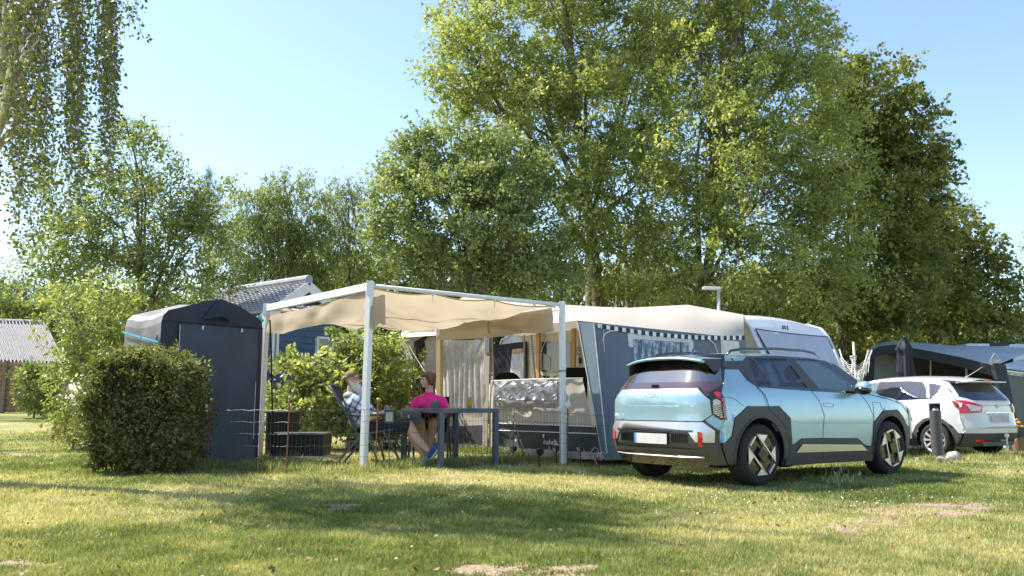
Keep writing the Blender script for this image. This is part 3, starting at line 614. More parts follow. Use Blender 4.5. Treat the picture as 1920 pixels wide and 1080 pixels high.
def shed_tent():
    m = mat('navy tarpaulin', (.026, .032, .05), .62, var=.25, scale=2.5, bump=.25, bscale=5, spec=.4)
    g = .12; Rb = Vector((-3.63, 12.4, 0)); Lb = Vector((-4.62, 11.2, 0)); Rb.z = gz(Rb.x, Rb.y); Lb.z = gz(Lb.x, Lb.y)
    fd = (Rb-Lb); fd.z = 0; w = fd.length; fd.normalize(); bk = Vector((-fd.y, fd.x, 0)); L = .98
    root = thing('shed_tent', 'dark navy fabric storage tent with a zipped door and a vent hood', 'storage tent', (Lb+Rb)/2)
    def P(u, z, k=0): return Lb+fd*(u*w)+bk*k+Vector((0, 0, z))
    prof = [(0, 0), (0, 1.86), (.015, 1.96), (.06, 2.03), (.25, 2.12), (.5, 2.24), (.56, 2.25), (.75, 2.17), (.94, 2.03), (.985, 1.96), (1, 1.86), (1, 0)]
    f = MB()
    f.poly([P(u, z) for u, z in prof]); f.obj('front_panel', m, root)
    side = MB(); n_ = 22
    for i in range(len(prof)-1):
        (u0, z0), (u1, z1) = prof[i], prof[i+1]
        for k in range(n_):
            a, b = k/n_, (k+1)/n_
            for j in range(4):
                c_, d_ = j/4, (j+1)/4; dz = lambda t, q: -.05*math.sin(t*PI)+.006*math.sin(t*17)*(1-q)
                side.add([P(u0+(u1-u0)*c_, z0+(z1-z0)*c_+dz(a, 0)*(z0+(z1-z0)*c_ > 1), a*L), P(u0+(u1-u0)*d_, z0+(z1-z0)*d_+dz(a, 0)*(z0+(z1-z0)*d_ > 1), a*L), P(u0+(u1-u0)*d_, z0+(z1-z0)*d_+dz(b, 0)*(z0+(z1-z0)*d_ > 1), b*L), P(u0+(u1-u0)*c_, z0+(z1-z0)*c_+dz(b, 0)*(z0+(z1-z0)*c_ > 1), b*L)], [(0, 1, 2, 3)])
    side.obj('roof_and_sides', mat('faded tarpaulin', (.2, .192, .185), .7, var=.35, scale=3, bump=.6, bscale=4), root, smooth=True)
    b = MB(); b.poly([P(u, z, L) for u, z in prof]); b.obj('back_panel', m, root)
    # door panel hanging slightly proud, curled foot
    d = MB(); du0, du1 = .16, .93
    def fn(u, v):
        uu = du0+(du1-du0)*u; z = 1.86*(1-v)-.0; k = -.03-.012*math.sin(u*7+v*3)-.018*noise.noise(Vector((u*4+v*2, v*3, 2)))-.01*noise.noise(Vector((u*9-v*8, v*3, 6)))-.07*max(0, v-.86)/.14
        return P(uu, max(.0, z), k)
    d.grid(fn, 14, 24); dd = d.obj('door_panel', mat('navy door fabric', (.042, .056, .088), .6, var=.2, scale=2, bump=.35, bscale=3.5), root, smooth=True)
    for zz in (1.885,):
        z = MB(); z.tube([P(u, zz, -.008) for u in np.linspace(.0, 1, 12)], .006, 5); z.obj('seam', m, root)
    for u in (du0, du1):
        z = MB(); z.tube([P(u, .3, -.035), P(u, 1.0, -.035), P(u, 1.84, -.03)], .006, 6); z.obj('zip', mat('zip grey', (.55, .57, .6), .5), dd)
    for u in (.37, .76):
        z = MB(); z.tube([P(u, 1.8, -.045), P(u, 1.85, -.045)], .013, 8); z.obj('toggle', WHITE, dd)
    hd = MB(); a, b_ = P(.36, 1.93, -.02), P(.66, 1.93, -.02); t = P(.5, 2.2, -.02); c_ = P(.51, 1.99, -.16)
    hd.add([a, t, c_, b_], [(0, 2, 1), (1, 2, 3)]); hd.obj('vent_hood', m, root)
    s = MB(); s.bar(P(-.005, 1.6, .02)-fd*.012, P(-.005, 1.78, L)-fd*.02, .01, .022); s.obj('strap', mat('cyan strap', (.04, .42, .6), .5), root)
    s = MB(); s.bar(P(.93, 2.05, -.01), P(1.0, 1.99, -.01), .012, .03); s.obj('strap', MATS['cyan strap'], root)
    s = MB(); s.poly([P(-.012, .9, .1), P(-.012, 1.7, .05), P(-.05, .95, .45)], .01); s.obj('flap', m, root)
shed_tent()
# box bench, planter, slab, pole behind the pergola post
def boxes():
    m = mat('dark rattan', (.035, .03, .03), .7, var=.4, scale=40, bump=.5, bscale=90)
    for nm, x0, x1, y0, y1, px, lab, cat in (('storage_box', 505, 606, 812, 853, 12.7, 'low dark rattan cushion box on the grass beside the storage tent', 'storage box'), ('planter_box', 498, 545, 771, 812, 13.3, 'taller dark planter box standing behind the low rattan box', 'planter')):
        a = V(x0, y1, px); b = V(x1, y0, px); zb = gz((a.x+b.x)/2, px)
        zt = b.z
        r_ = thing(nm, lab, cat, ((a.x+b.x)/2, px, zb)); k = MB(); k.box((a.x, px, zb), (b.x, px+.55, zt-.03)); 
        for i in range(int((b.x-a.x)/.045)): k.bar((a.x+.02+i*.045, px-.006, zb+.02), (a.x+.02+i*.045, px-.006, zt-.04), .028, .012)
        k.obj('body', m, r_); k = MB(); k.box((a.x-.02, px-.03, zt-.03), (b.x+.02, px+.57, zt)); bevel(k.obj('lid', mat('box lid', (.1, .095, .095), .5, var=.2), r_), .008)
    s = MB(); a = gp(500, 861); b = gp(650, 853); z = gz(a[0], a[1])
    s.box((a[0], a[1], z-.05), (b[0], a[1]+.55, z+.035)); s.obj('paving_slab', mat('grey slab', (.42, .41, .4), .85, var=.2, scale=15, bump=.3), label='pale grey paving slab strip in front of the low rattan box', cat='paving slab')
    p = MB(); q = V(513, 850, 12.55); q.z = gz(q.x, 12.55); p.tube([q, V(508, 640, 12.5), V(506, 600, 12.5)], .012, 6)
    p.obj('hanging_strap', mat('black webbing', (.01, .01, .01), .8), label='black strap hanging down beside the back left pergola post', cat='strap')
boxes()
# ------------------------------------------------------------------ pergola with sagging shade cloth
PA = Vector((-1.855, 10.85, 0)); PBp = Vector((.725, 12.3, 0)); PC = Vector((-3.78, 12.95, 0)); PD = PBp+PC-PA
for p_ in (PA, PBp, PC, PD): p_.z = gz(p_.x, p_.y)
HP = {}
def pergola():
    root = thing('pergola', 'white metal pergola with four posts and a rail roof over the seated couple', 'pergola', (PA+PBp+PC+PD)/4)
    tops = []
    for p_, px, py in ((PA, 700, 530), (PBp, 1054, 568), (PC, 505, 572), (PD, 822, 600)):
        t = V(px, py, p_.y); t.x = t.x*.5+p_.x*.5; tops.append(t)
    if True: tops[3].z = (tops[1].z+tops[2].z)/2
    m = mat('tan wood', (.5, .36, .19), .6, var=.1, scale=3)
    for i, (p_, t) in enumerate(zip((PA, PBp, PC, PD), tops)):
        b = MB(); w = (.078, .075, .08, .09)[i]; b.bar(p_-Vector((0, 0, .03)), t, w, w, up=(.6, 1, 0)); o = b.obj('post', m if i == 3 else WHITEM, root); bevel(o, .006)
        if i < 3: c = MB(); q = t+Vector((0, 0, .0)); c.box((q.x-w*.56, q.y-w*.56, q.z-.16), (q.x+w*.56, q.y+w*.56, q.z+.02)); bevel(c.obj('post_cap', WHITEM, o), .005)
    A, B, Cc, D = tops
    b = MB(); b.bar(Cc-Vector((0, 0, .05)), A-Vector((0, 0, .05)), .06, .1); bevel(b.obj('side_beam', WHITEM, root), .005)
    b = MB(); b.bar(D-Vector((0, 0, .06)), B-Vector((0, 0, .06)), .06, .1); bevel(b.obj('side_beam', WHITEM, root), .005)
    b = MB(); b.tube([A-Vector((0, 0, .04)), B-Vector((0, 0, .03))], .028, 10); b.obj('front_rail', WHITEM, root, smooth=True)
    b = MB(); b.tube([Cc-Vector((0, 0, .06)), D-Vector((0, 0, .06))], .028, 10); b.obj('back_rail', WHITEM, root, smooth=True)
    for t in (.33, .66):
        b = MB(); b.tube([lerp(Cc, A, t)-Vector((0, 0, .12)), lerp(D, B, t)-Vector((0, 0, .12))], .018, 8); b.obj('cloth_rail', WHITEM, root, smooth=True)
    for t in (.3, .62, .84):
        b = MB(); q = lerp(A, B, t)-Vector((0, 0, .07)); b.ball(q, .022, 8, 6); b.tube([q, q-Vector((0, 0, .1))], .006, 5); b.obj('hook', WHITEM, root)
    b = MB(); t_ = lerp(PBp, B, .57); b.box((t_.x-.05, t_.y-.05, t_.z), (t_.x+.05, t_.y+.05, t_.z+.012)); b.obj('joint_band', mat('black plastic', (.015, .015, .016), .5), root)
    # cloth: u along A->B (0..1), v from front rail to back
    cl = mat('tan shade cloth', (.55, .455, .325), .85, var=.05, scale=2, trans=.42, bump=.1, bscale=5)
    def top(u, v):
        a = lerp(A, B, u); d_ = lerp(Cc, D, u); return lerp(a, d_, v)
    def fn(u, v):
        uu = -.0+u*.97; hooks = abs(math.sin((uu*3.2+.02)*PI))
        p = top(uu, v*.97+.01); e = min(1, 4*u)*min(1, 4*(1-u))
        s_ = math.sin(v*PI)**.7
        drop = .05+.045*hooks*(1-v)**3+.27*math.sin(u*PI)**.7*s_+.12*noise.noise(Vector((u*5, v*4, 3)))*s_+.05*noise.noise(Vector((u*3+v*6, v*14-u*8, 7)))*(.2+s_)+.1*(1-u)*s_
        return p-Vector((0, 0, drop))
    c = MB(); c.grid(fn, 56, 56); c.tube([fn(t, 0)+Vector((0, 0, -.004)) for t in np.linspace(0, 1, 57)], .009, 5); cloth = c.obj('shade_cloth', cl, smooth=True, label='sagging tan shade cloth hung under the white pergola rails', cat='shade cloth')
    # left valance hanging from C-A side, front-left return, right valance on B-D side
    def val(u0, P0, P1, h0, h1, nm, fold=.02, sc=0):
        c = MB()
        def g(u, v):
            p = lerp(P0, P1, u); h = h0+(h1-h0)*u+.03*math.sin(u*9)
            nn = (P1-P0).cross(Vector((0, 0, 1))).normalized()
            return p-Vector((0, 0, v*h+.02*math.sin(u*5)))+nn*(fold*3*noise.noise(Vector((u*7, v*1.5, h0*9)))*(.3+v)+.05*v)
        c.grid(g, 40, 8); c.obj(nm, cl, cloth, smooth=True)
    z = Vector((0, 0, .16)); val(0, lerp(Cc, A, .05)-z*1.0, lerp(Cc, A, .97)-z*.8, .27, .36, 'valance')
    val(0, lerp(A, B, .0)-z*1.0+Vector((0, -.02, 0)), lerp(A, B, .07)-z*1.0+Vector((0, -.02, 0)), .42, .36, 'valance', .01)
    x0 = fn(.97, .0); val(0, fn(1, .03), fn(1, .97)-Vector((0, 0, .05)), .34, .1, 'valance')
    # lower flap over the far right bay
    q0, q1 = V(818, 632, PD.y-.15), V(1040, 600, 12.6); c = MB()
    def h(u, v):
        tp = lerp(V(842, 603, 14.0), V(1036, 582, 12.55), u); bt = lerp(V(817, 637, 14.0), V(1034, 615, 12.55), u)+Vector((0, 0, -.05*math.sin(u*PI)))
        return lerp(tp, bt, v)+Vector((.03*noise.noise(Vector((u*6, v*2, 1))), .1*noise.noise(Vector((u*4, v*2, 5))), .02*math.sin(u*9)*(1-v)))
    c.grid(h, 36, 8); c.obj('valance', cl, cloth, smooth=True)
    s = MB(); a0 = h(.44, .0); pts = [a0+Vector((-.05, -.04, 0)), a0+Vector((-.05, -.07, -.2)), a0+Vector((0, -.08, -.3)), a0+Vector((.06, -.07, -.2)), a0+Vector((.06, -.04, 0))]
    s.tube(pts, .008, 6); s.obj('cord_loop', mat('brown cord', (.2, .1, .05), .8), cloth, smooth=True)
pergola()
# ------------------------------------------------------------------ awning (front wall plane), caravan
TR, BR, BL, TL = Vector((.984, 12.8, 2.16)), Vector((1.3, 12.5, .12)), Vector((-2.15, 16.2, .2)), Vector((-2.11, 15.9, 2.12))
FN = (BR-TR).cross(BL-TR).normalized()
if FN.y > 0: FN = -FN
SR = Vector((4.22, 15.5, 2.1)); SRb = Vector((4.4, 15.5, .0))
SN = (SR-TR).cross(Vector((0.15, -.1, -1))).normalized()
if SN.y > 0: SN = -SN
CRV = (.70, .665); CU = Vector((-.68, .73, 0)).normalized(); CW = Vector((.73, .68, 0)).normalized(); CN = Vector((4.46, 16.2, 0))
def fw(px, py, off=0): return onray(px, py, TR+FN*off, FN)
def sw(px, py, off=0): return onray(px, py, TR+SN*off, SN)
def awning():
    root = thing('caravan_awning', 'grey and cream caravan awning tent with a half-open front and curtained windows', 'awning', (BR+BL)/2)
    NAVY = mat('slate canvas', (.15, .175, .2), .7, var=.08, scale=3, bump=.15, bscale=5, trans=.12)
    LBL = mat('pale slate canvas', (.2, .27, .33), .7, var=.07, scale=3, trans=.25, bump=.15, bscale=5)
    TAU = mat('taupe canvas', (.32, .29, .255), .75, var=.06, scale=3, bump=.15, bscale=5)
    DK = mat('dark brown canvas', (.035, .032, .032), .8, var=.1); BE = mat('beige canvas', (.62, .56, .49), .75, var=.05, scale=2, bump=.2, bscale=4, trans=.3)
    PIP = mat('white piping', (.78, .78, .76), .5); MUD = mat('mud wall', (.36, .35, .34), .6, var=.15, scale=6, bump=.4, bscale=6); CHA = mat('charcoal skirt', (.05, .052, .058), .65, var=.12, scale=4, bump=.3, bscale=4)
    FILM = glassmat('clear film', (.9, .92, .95), .1, .06)
    # roof
    fr = [TL+Vector((-.03, 0, .02)), lerp(TL, TR, .25), lerp(TL, TR, .5), lerp(TL, TR, .75), TR+Vector((0, 0, .01)), lerp(TR, SR, .33), lerp(TR, SR, .66), SR]
    ck = [V(790, 603, 16.9), V(868, 557, 16.6), V(960, 563, 16.8), V(1060, 571.5, 16.95), V(1130, 575.5, 17.0), V(1180, 577, 17.1), V(1290, 571.5, 16.9), V(1394, 590, 16.0)]
    r_ = MB(); nv = 14
    def rf(u, v):
        s = u*7; i = min(6, int(s)); t = s-i; a = lerp(fr[i], fr[i+1], t); b = lerp(ck[i], ck[i+1], t); bul = .1*math.sin(v*PI)*(.4+u*.6)
        return lerp(a, b, v)+Vector((0, 0, bul+.012*math.sin(u*40)*math.sin(v*PI)))
    r_.grid(rf, 56, nv); cream = mat('awning roof', (.6, .535, .46), .75, var=.04, scale=1.5, bump=.06, bscale=3, trans=.22); r_.obj('roof', cream, root, smooth=True)
    back = MB(); cv = [CN+Vector((0, 0, 2.5))-CU*0, CN+CU*2+Vector((0, 0, 2.6)), CN+CU*4+Vector((0, 0, 2.6)), CN+CU*6.3+Vector((0, 0, 2.55))]
    bk = list(reversed(cv))
    back.grid(lambda u, v: lerp(rf(u, 1), lerp(bk[min(2, int(u*3))], bk[min(2, int(u*3))+1], u*3-min(2, int(u*3))), v), 28, 4); back.obj('roof_back', cream, root, smooth=True)
    # front strip and corner strip
    def P(mb, pts, off=0, f=fw, th=.012): mb.poly([f(x, y, off) for x, y in pts], th)
    s = MB(); P(s, [(1083, 604), (1112, 606), (1137, 852), (1127, 850)], .01); s.obj('corner_flap', LBL, root)
    for a, b in (((1083, 604), (1128, 852)), ((1113, 606), (1138, 850))):
        z = MB(); z.tube([fw(*a, .03), fw(*b, .03)], .008, 6); z.obj('piping', PIP, root)
    s = MB(); s.add([TL, lerp(TL, TR, .085), lerp(BL, BR, .06), BL+Vector((-.1, -.1, -.1))], [(0, 1, 2, 3)]); 
    s = MB(); P(s, [(749, 636), (777, 634), (773, 700), (762, 835), (740, 835)], .01); s.obj('corner_flap', TAU, root)
    s = MB(); P(s, [(788, 611), (820, 612), (812, 622), (778, 640), (750, 640), (749, 633)], .005); s.obj('gable_edge', TAU, root)
    # left gable wall with arched opening
    LT = V(800, 640, 18.3); 
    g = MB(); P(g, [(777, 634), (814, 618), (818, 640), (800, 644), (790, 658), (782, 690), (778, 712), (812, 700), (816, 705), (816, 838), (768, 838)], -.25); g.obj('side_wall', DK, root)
    z = MB(); z.tube([fw(x, y, -.2) for x, y in ((769, 790), (776, 730), (783, 680), (792, 655), (806, 642))], .012, 6); z.obj('piping', mat('grey pole', (.45, .45, .44), .4, metal=.6), root, smooth=True)
    z = MB(); P(z, [(782, 694), (808, 655), (811, 668), (792, 690)], -.22); z.obj('curtain', mat('curtain cloth', (.62, .55, .5), .8, trans=.3), root)
    z = MB(); P(z, [(797, 640), (810, 622), (820, 640), (822, 700), (796, 698), (802, 660)], -.1); z.obj('curtain', MATS['curtain cloth'], root)
    # curtained window panel
    pn = MB()
    for pts in ([(822, 636), (828, 636), (828, 838), (822, 838)], [(905, 632), (912, 632), (908, 842), (903, 841)], [(828, 777), (905, 770), (904, 842), (828, 838)]): P(pn, pts, .0)
    pn.obj('front_panel', BE, root)
    sk = MB(); P(sk, [(822, 800), (905, 797), (904, 832), (822, 829)], .012); sk.obj('skirt', CHA, root)
    cu = MB(); cu.grid(lambda u, v: fw(828+79*u, 638+(777-638)*v, -.12+.03*math.sin(u*48+math.sin(v*3+u*9))), 90, 12); cu.obj('curtain', mat('lace curtain', (.86, .84, .83), .85, var=.1, scale=9, trans=.5), root, smooth=True)
    cu = MB(); cu.grid(lambda u, v: fw(824+86*u, 636+(778-636)*v, .02+.03*math.sin(u*9+v*4)*math.sin(v*6)), 30, 30); cu.obj('window_film', FILM, root, smooth=True)
    b = MB(); P(b, [(909, 628), (920, 628), (914, 842), (905, 842)], .02); b.obj('door_flap', TAU, root)
    b = MB(); P(b, [(911, 628), (919, 628), (918, 663), (910, 663)], .035); b.obj('flap_top', NAVY, root)
    for a, b_ in (((921, 630), (918, 845)), ((922, 628), (925, 712))):
        z = MB(); z.tube([fw(*a, -.02), fw(*b_, -.02)], .016, 8); z.obj('pole', mat('tan pole', (.5, .42, .33), .5), root)
    # folded-down front barrier
    b = MB(); b.grid(lambda u, v: fw(920+172*u+v*33*u, 713-3*u+(855-713+8*u)*v, .03+.03*math.sin(u*13+v*2)*math.sin(v*5)+.012*math.sin(u*31)), 60, 30); b.obj('front_barrier', BE, root, smooth=True)
    z = MB(); z.tube([fw(919, 775, .05), fw(919, 722, .05), fw(924, 714, .05), fw(1000, 711, .05), fw(1093, 709, .05)], .009, 6); z.obj('piping', PIP, root, smooth=True)
    def ruck(u, v): return fw(926+118*u, 715+35*v, .07+.07*noise.noise(Vector((u*9-v*2.5, v*2.2+u*3, 1)))+.035*noise.noise(Vector((u*20+v*7, v*4, 4)))+.01*noise.noise(Vector((u*45, v*10+u*12, 9))))
    b = MB(); b.grid(ruck, 110, 30); b.obj('rumpled_film', mat('crumpled clear plastic', (.7, .71, .74), .16, var=.5, scale=9, spec=1.0), root, smooth=True)
    b = MB(); b.grid(lambda u, v: fw(925+117*u, 749+6*u+11*v, .1+.01*math.sin(u*20)), 30, 3); b.obj('grey_band', mat('grey webbing', (.27, .26, .25), .7), root, smooth=True)
    b = MB(); b.grid(lambda u, v: fw(931+187*u+v*8*u, 793+7*u+(44+6*u)*v, .07+.015*math.sin(u*15+v*4)), 40, 8); sk2 = b.obj('skirt', CHA, root, smooth=True)
    for k in (0, .32):
        z = MB(); z.tube([fw(920+195*u+8*k*u, 793+7*u+48*k-2*(k > 0), .1) for u in np.linspace(0, 1, 14)], .008, 6); z.obj('piping', PIP, root, smooth=True)
    b = MB(); b.grid(lambda u, v: fw(920+210*u, 837+12*u+14*v, .08+.03*math.sin(u*40)*v), 60, 3); b.obj('mud_wall', MUD, root, smooth=True)
    # writing on the skirt
    c0 = fw(1031, 829, .1); xd = (fw(1045, 829.5, .1)-fw(1015, 828, .1)).normalized(); yd = FN.cross(xd); 
    if yd.z < 0: yd = -yd
    M_ = Matrix((xd, yd, xd.cross(yd))).transposed().to_4x4(); M_.translation = c0
    textobj('lettering', 'Isabella', .105, M_, PIP, root, shear=.35)
    M2 = M_.copy(); M2.translation = fw(1042, 833.5, .1); z = MB(); z.box((-.05, -.008, 0), (.06, .006, .002), M2); z.box((-.2, .008, 0), (.06, .012, .002), M2); z.obj('lettering', PIP, root)
    M2 = M_.copy(); M2.translation = fw(1019, 819, .1); z = MB(); z.ball((0, 0, 0), (.012, .012, .012), 8, 6, M2.to_3x3()); z.v = [tuple(Vector(v)+M2.translation) for v in z.v]; 
    for a in (-.6, -.3, 0, .3, .6): z.bar(M2 @ Vector((0, 0, 0)), M2 @ Vector((math.sin(a)*.04, math.cos(a)*.045, 0)), .006, .004)
    z.bar(M2 @ Vector((0, -.03, 0)), M2 @ Vector((0, 0, 0)), .012, .004); z.obj('emblem', PIP, root)
    # right side wall
    s = MB(); s.poly([TR, SR, SRb, BR+Vector((.02, 0, 0))], .015); s.obj('side_wall', NAVY, root)
    z = MB(); z.tube([sw(x, y, .02) for x, y in ((1152, 850), (1147, 797), (1138, 720), (1129.5, 650), (1129, 638), (1134, 626), (1144, 620.5), (1160, 620), (1178, 622))], .009, 6); z.obj('piping', PIP, root, smooth=True)
    z = MB(); z.tube([sw(1131, 618, .03), sw(1135, 700, .03), sw(1152, 842, .03)], .006, 6); z.obj('piping', PIP, root)
    z = MB(); z.lathe([(.018, 0), (.03, 0), (.03, .01), (.018, .01), (.018, 0)], sw(1123, 614, .04), 14, 'y'); z.obj('ring', mat('brown cord', (.2, .1, .05)), root)
    def swp(pts, off=0, th=.012): return [sw(x, y, off) for x, y in pts]
    w = MB(); w.poly(swp([(1176, 624), (1186, 624.5), (1198, 760), (1188, 760)], .02), .01); w.poly(swp([(1186, 624.5), (1298, 634), (1299, 643), (1187, 636)], .02), .01); w.poly(swp([(1290, 643), (1299, 643), (1303, 760), (1294, 760)], .02), .01)
    w3 = MB(); w3.poly(swp([(1351, 637.5), (1385, 641), (1387, 700), (1353, 700)], .02), .01); wf = w.obj('window', mat('window band', (.62, .6, .55), .7), root); w3.obj('window', MATS['window band'], root)
    cu = MB(); cu.grid(lambda u, v: sw(1187+104*u+6*v, 636+7*u+110*v, .035+.01*math.sin(u*50)), 60, 6); 
    pm = mat('patterned curtain', (.34, .4, .46), .8, trans=.2)
    nn_ = pm.node_tree.nodes; ck_ = nn_.new('ShaderNodeTexChecker'); ck_.inputs['Scale'].default_value = 9; ck_.inputs[1].default_value = (.5, .56, .62, 1); ck_.inputs[2].default_value = (.24, .3, .37, 1)
    mp = nn_.new('ShaderNodeMapping'); mp.inputs['Rotation'].default_value = (.2, .8, .75); tc_ = nn_.new('ShaderNodeTexCoord'); pm.node_tree.links.new(tc_.outputs['Object'], mp.inputs[0]); pm.node_tree.links.new(mp.outputs[0], ck_.inputs[0]); pm.node_tree.links.new(ck_.outputs[0], nn_['Principled BSDF'].inputs['Base Color'])
    cu.obj('curtain', pm, wf, smooth=True)
    for px in (1202, 1239, 1276):
        z = MB(); z.tube([sw(px, 637+(px-1202)*.06, .06), sw(px+1, 663, .06)], .007, 5); z.obj('blind_cord', mat('black plastic', (.015, .015, .016)), wf)
    # checked valance under the roof edge
    ws = MB(); nseg = 42; DKM = mat('valance dark', (.02, .025, .035), .7); sq = []; a0, a1 = sw(1121, 607, .05), sw(1396, 629, .05); b0, b1 = sw(1121, 614.5, .05), sw(1396, 637, .05)
    for i in range(nseg):
        t0, t1 = i/nseg, (i+1)/nseg; sg = lambda t: Vector((0, 0, -.07*math.sin(t*PI)))
        pq = [lerp(a0, a1, t0)+sg(t0), lerp(a0, a1, t1)+sg(t1), lerp(b0, b1, t1)+sg(t1), lerp(b0, b1, t0)+sg(t0)]; 
        if i % 2: sq.append([p+SN*.004+Vector((0, 0, -.002)) for p in pq])
    ws.grid(lambda u, v: lerp(lerp(a0, a1, u), lerp(b0, b1, u), v)+Vector((0, 0, -.07*math.sin(u*PI))), 42, 1); vl = ws.obj('valance', PIP, root)
    for q in sq: dk = MB(); dk.poly(q, .002); dk.obj('check_square', DKM, vl)
    z = MB(); z.tube([sw(1326, 634, .05), sw(1340, 645, .06), sw(1346, 664, .06)], .008, 6); z.obj('cord', PIP, root, smooth=True)
    # floor and inner back wall furniture of the tent
    f = MB(); f.poly([BL+Vector((.1, .1, .06)), BR+Vector((-.05, .1, .12)), Vector((4.2, 15.6, .12)), CN+CU*6+Vector((0, 0, .3))], .05); f.obj('floor', mat('tent floor', (.12, .11, .1), .9), root)
    lw = MB(); lw.poly([TL+Vector((.1, .3, 0)), V(868, 562, 16.8)+Vector((-.3, .3, -.2)), CN+CU*6.3+Vector((0, 0, 2.5)), CN+CU*6.3+Vector((0, 0, .2)), V(868, 835, 19)], .02)
    for px in (983, 996):
        z = MB(); z.tube([V(px, 628, 15.5), V(px+(0 if px < 990 else 8), 712, 15.5)], .016, 8); z.obj('inner_pole', mat('grey pole', (.45, .45, .44)), root)
awning()
def caravan():
    root = thing('caravan', 'white touring caravan behind the awning, its sloping end with a grey window cover', 'caravan', CN+CU*3)
    Wd = 3.05; L = 7.2; wm = mat('caravan white', (.72, .74, .75), .3, var=.05, scale=2, coat=.3)
    pr = [(0, .42), (.5, .45), (.58, .8), (.56, 1.05), (.3, 1.85), (.08, 2.36), (-.06, 2.52), (-.35, 2.62), (-1.0, 2.66), (-6.4, 2.66), (-6.9, 2.5), (-7.2, 1.9), (-7.25, .45)]
    def P(s, z, w): return CN-CU*s+CW*w+Vector((0, 0, z))
    sd_ = MB(); e = .05
    for w, flip in ((0, 0), (Wd, 1)):
        q = [P(s, z, w) for s, z in pr]; sd_.add(q if flip else q[::-1], [tuple(range(len(q)))])
    sd_.obj('side_wall', mat('caravan cream', (.62, .57, .47), .45, var=.04, scale=2), root)
    sh = MB(); k = len(pr)
    ns = 12
    for i in range(k-1):
        for j in range(ns):
            w0, w1 = Wd*j/ns, Wd*(j+1)/ns; cb = lambda w, z: .07*(1-((w-Wd/2)/(Wd/2))**2)*(z > 2.3)
            (s0, z0), (s1, z1) = pr[i], pr[i+1]
            sh.add([P(s0, z0+cb(w0, z0), w0), P(s0, z0+cb(w1, z0), w1), P(s1, z1+cb(w1, z1), w1), P(s1, z1+cb(w0, z1), w0)], [(0, 1, 2, 3)])
    sh.obj('shell', wm, root, smooth=True, angle=40)
    for w in (-.01, Wd+.01):
        t = MB(); t.tube([P(s, z, w) for s, z in pr[:-1]], .03, 6); t.obj('edge_trim', mat('trim white', (.62, .64, .66), .4), root, smooth=True)
    # end window with grey insulating cover
    def E(s, z, w, o=.03):
        i = 0
        return P(s+o, z, w)
    c = MB()
    def cv(u, v):
        z = 1.02+(2.33-1.02)*v; s = np.interp(z, [1.05, 1.85, 2.36], [.56, .3, .08]); w0 = .12+.3*(1-v)**1.2; w = w0+(Wd-.1-w0)*u
        return P(s+.035+.012*math.sin(u*9+v*3), z-.02*math.sin(u*PI)*(v > .9), w)
    c.grid(cv, 20, 14); c.obj('window_cover', mat('lilac cover', (.4, .41, .5), .6, var=.07, scale=3, bump=.25, bscale=4), root, smooth=True)
    t = MB(); t.tube([cv(u, 1)+Vector((0, 0, .01)) for u in np.linspace(0, 1, 12)], .01, 6); t.tube([cv(0, v) for v in np.linspace(0, 1, 12)], .01, 6); t.tube([cv(1, v) for v in np.linspace(0, 1, 12)], .01, 6); t.obj('cover_rim', mat('dark rim', (.03, .03, .04), .6), root)
    t = MB()
    for w, dz in ((1.18, 0), (1.26, .01), (1.36, 0)): t.bar(P(.1, 2.4+dz, w), P(.07, 2.47, w+.04), .03, .02)
    t.obj('emblem', mat('navy marks', (.03, .04, .1), .5), root)
    for s, w in ((-2.6, .9), (-4.4, 1.3)):
        t = MB(); M_ = Matrix((-CU, CW, Vector((0, 0, 1)))).transposed().to_4x4(); M_.translation = P(s, 2.72, w); t.box((-.4, -.35, 0), (.4, .35, .14), M_); bevel(t.obj('roof_hatch', wm, root), .05, 3)
    for s in (-3.2,):
        for w in (.0, Wd):
            t = MB(); M_ = Matrix((-CU, CW, Vector((0, 0, 1)))).transposed().to_4x4(); M_.translation = P(s, .33, w); t.lathe([(.05, -.1), (.3, -.1), (.33, -.05), (.33, .05), (.3, .1), (.05, .1)], n=20, axis='y', M=M_); t.obj('wheel', mat('tyre rubber', (.018, .018, .018), .85), root, smooth=True)
    # side seen through the open awning front
    def onside(px, py, o=.03): return onray(px, py, CN-CW*o, CW)
    t = MB(); t.poly([onside(x, y) for x, y in ((1016, 641), (1071, 641), (1071, 697), (1016, 697))], .02); w = t.obj('side_window', mat('dark glass', (.05, .05, .05)), root)
    t = MB(); t.poly([onside(x, y, .05) for x, y in ((1019, 662), (1033, 670), (1032, 694), (1018, 694))], .01); t.obj('blind', mat('pale blind', (.35, .38, .36), .7), w)
    for q in (((1010, 610), (1009, 716)), ((1076, 612), (1075, 716))):
        t = MB(); t.bar(onside(*q[0], .15), onside(*q[1], .15), .1, .06, up=CW); t.obj('wood_post', mat('orange wood', (.48, .26, .1), .5, var=.15, scale=3), root)
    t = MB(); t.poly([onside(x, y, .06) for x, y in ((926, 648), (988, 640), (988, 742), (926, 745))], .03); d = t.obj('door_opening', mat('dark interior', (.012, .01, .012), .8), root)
    t = MB(); t.poly([onside(x, y, .1) for x, y in ((961, 655), (985, 653), (981, 712), (956, 712))], .01); t.obj('inner_curtain', MATS['lace curtain'], root)
    t = MB(); t.poly([onside(x, y, .12) for x, y in ((961, 655), (980, 653), (979, 662), (960, 663))], .01); t.obj('curtain_top', mat('ginger cloth', (.5, .3, .16), .8), root)
    t = MB(); t.ball(onside(1087.5, 676, .04), (.035, .035, .075), 10, 8); t.obj('side_lamp', mat('black plastic', (.015, .015, .016)), root, smooth=True)
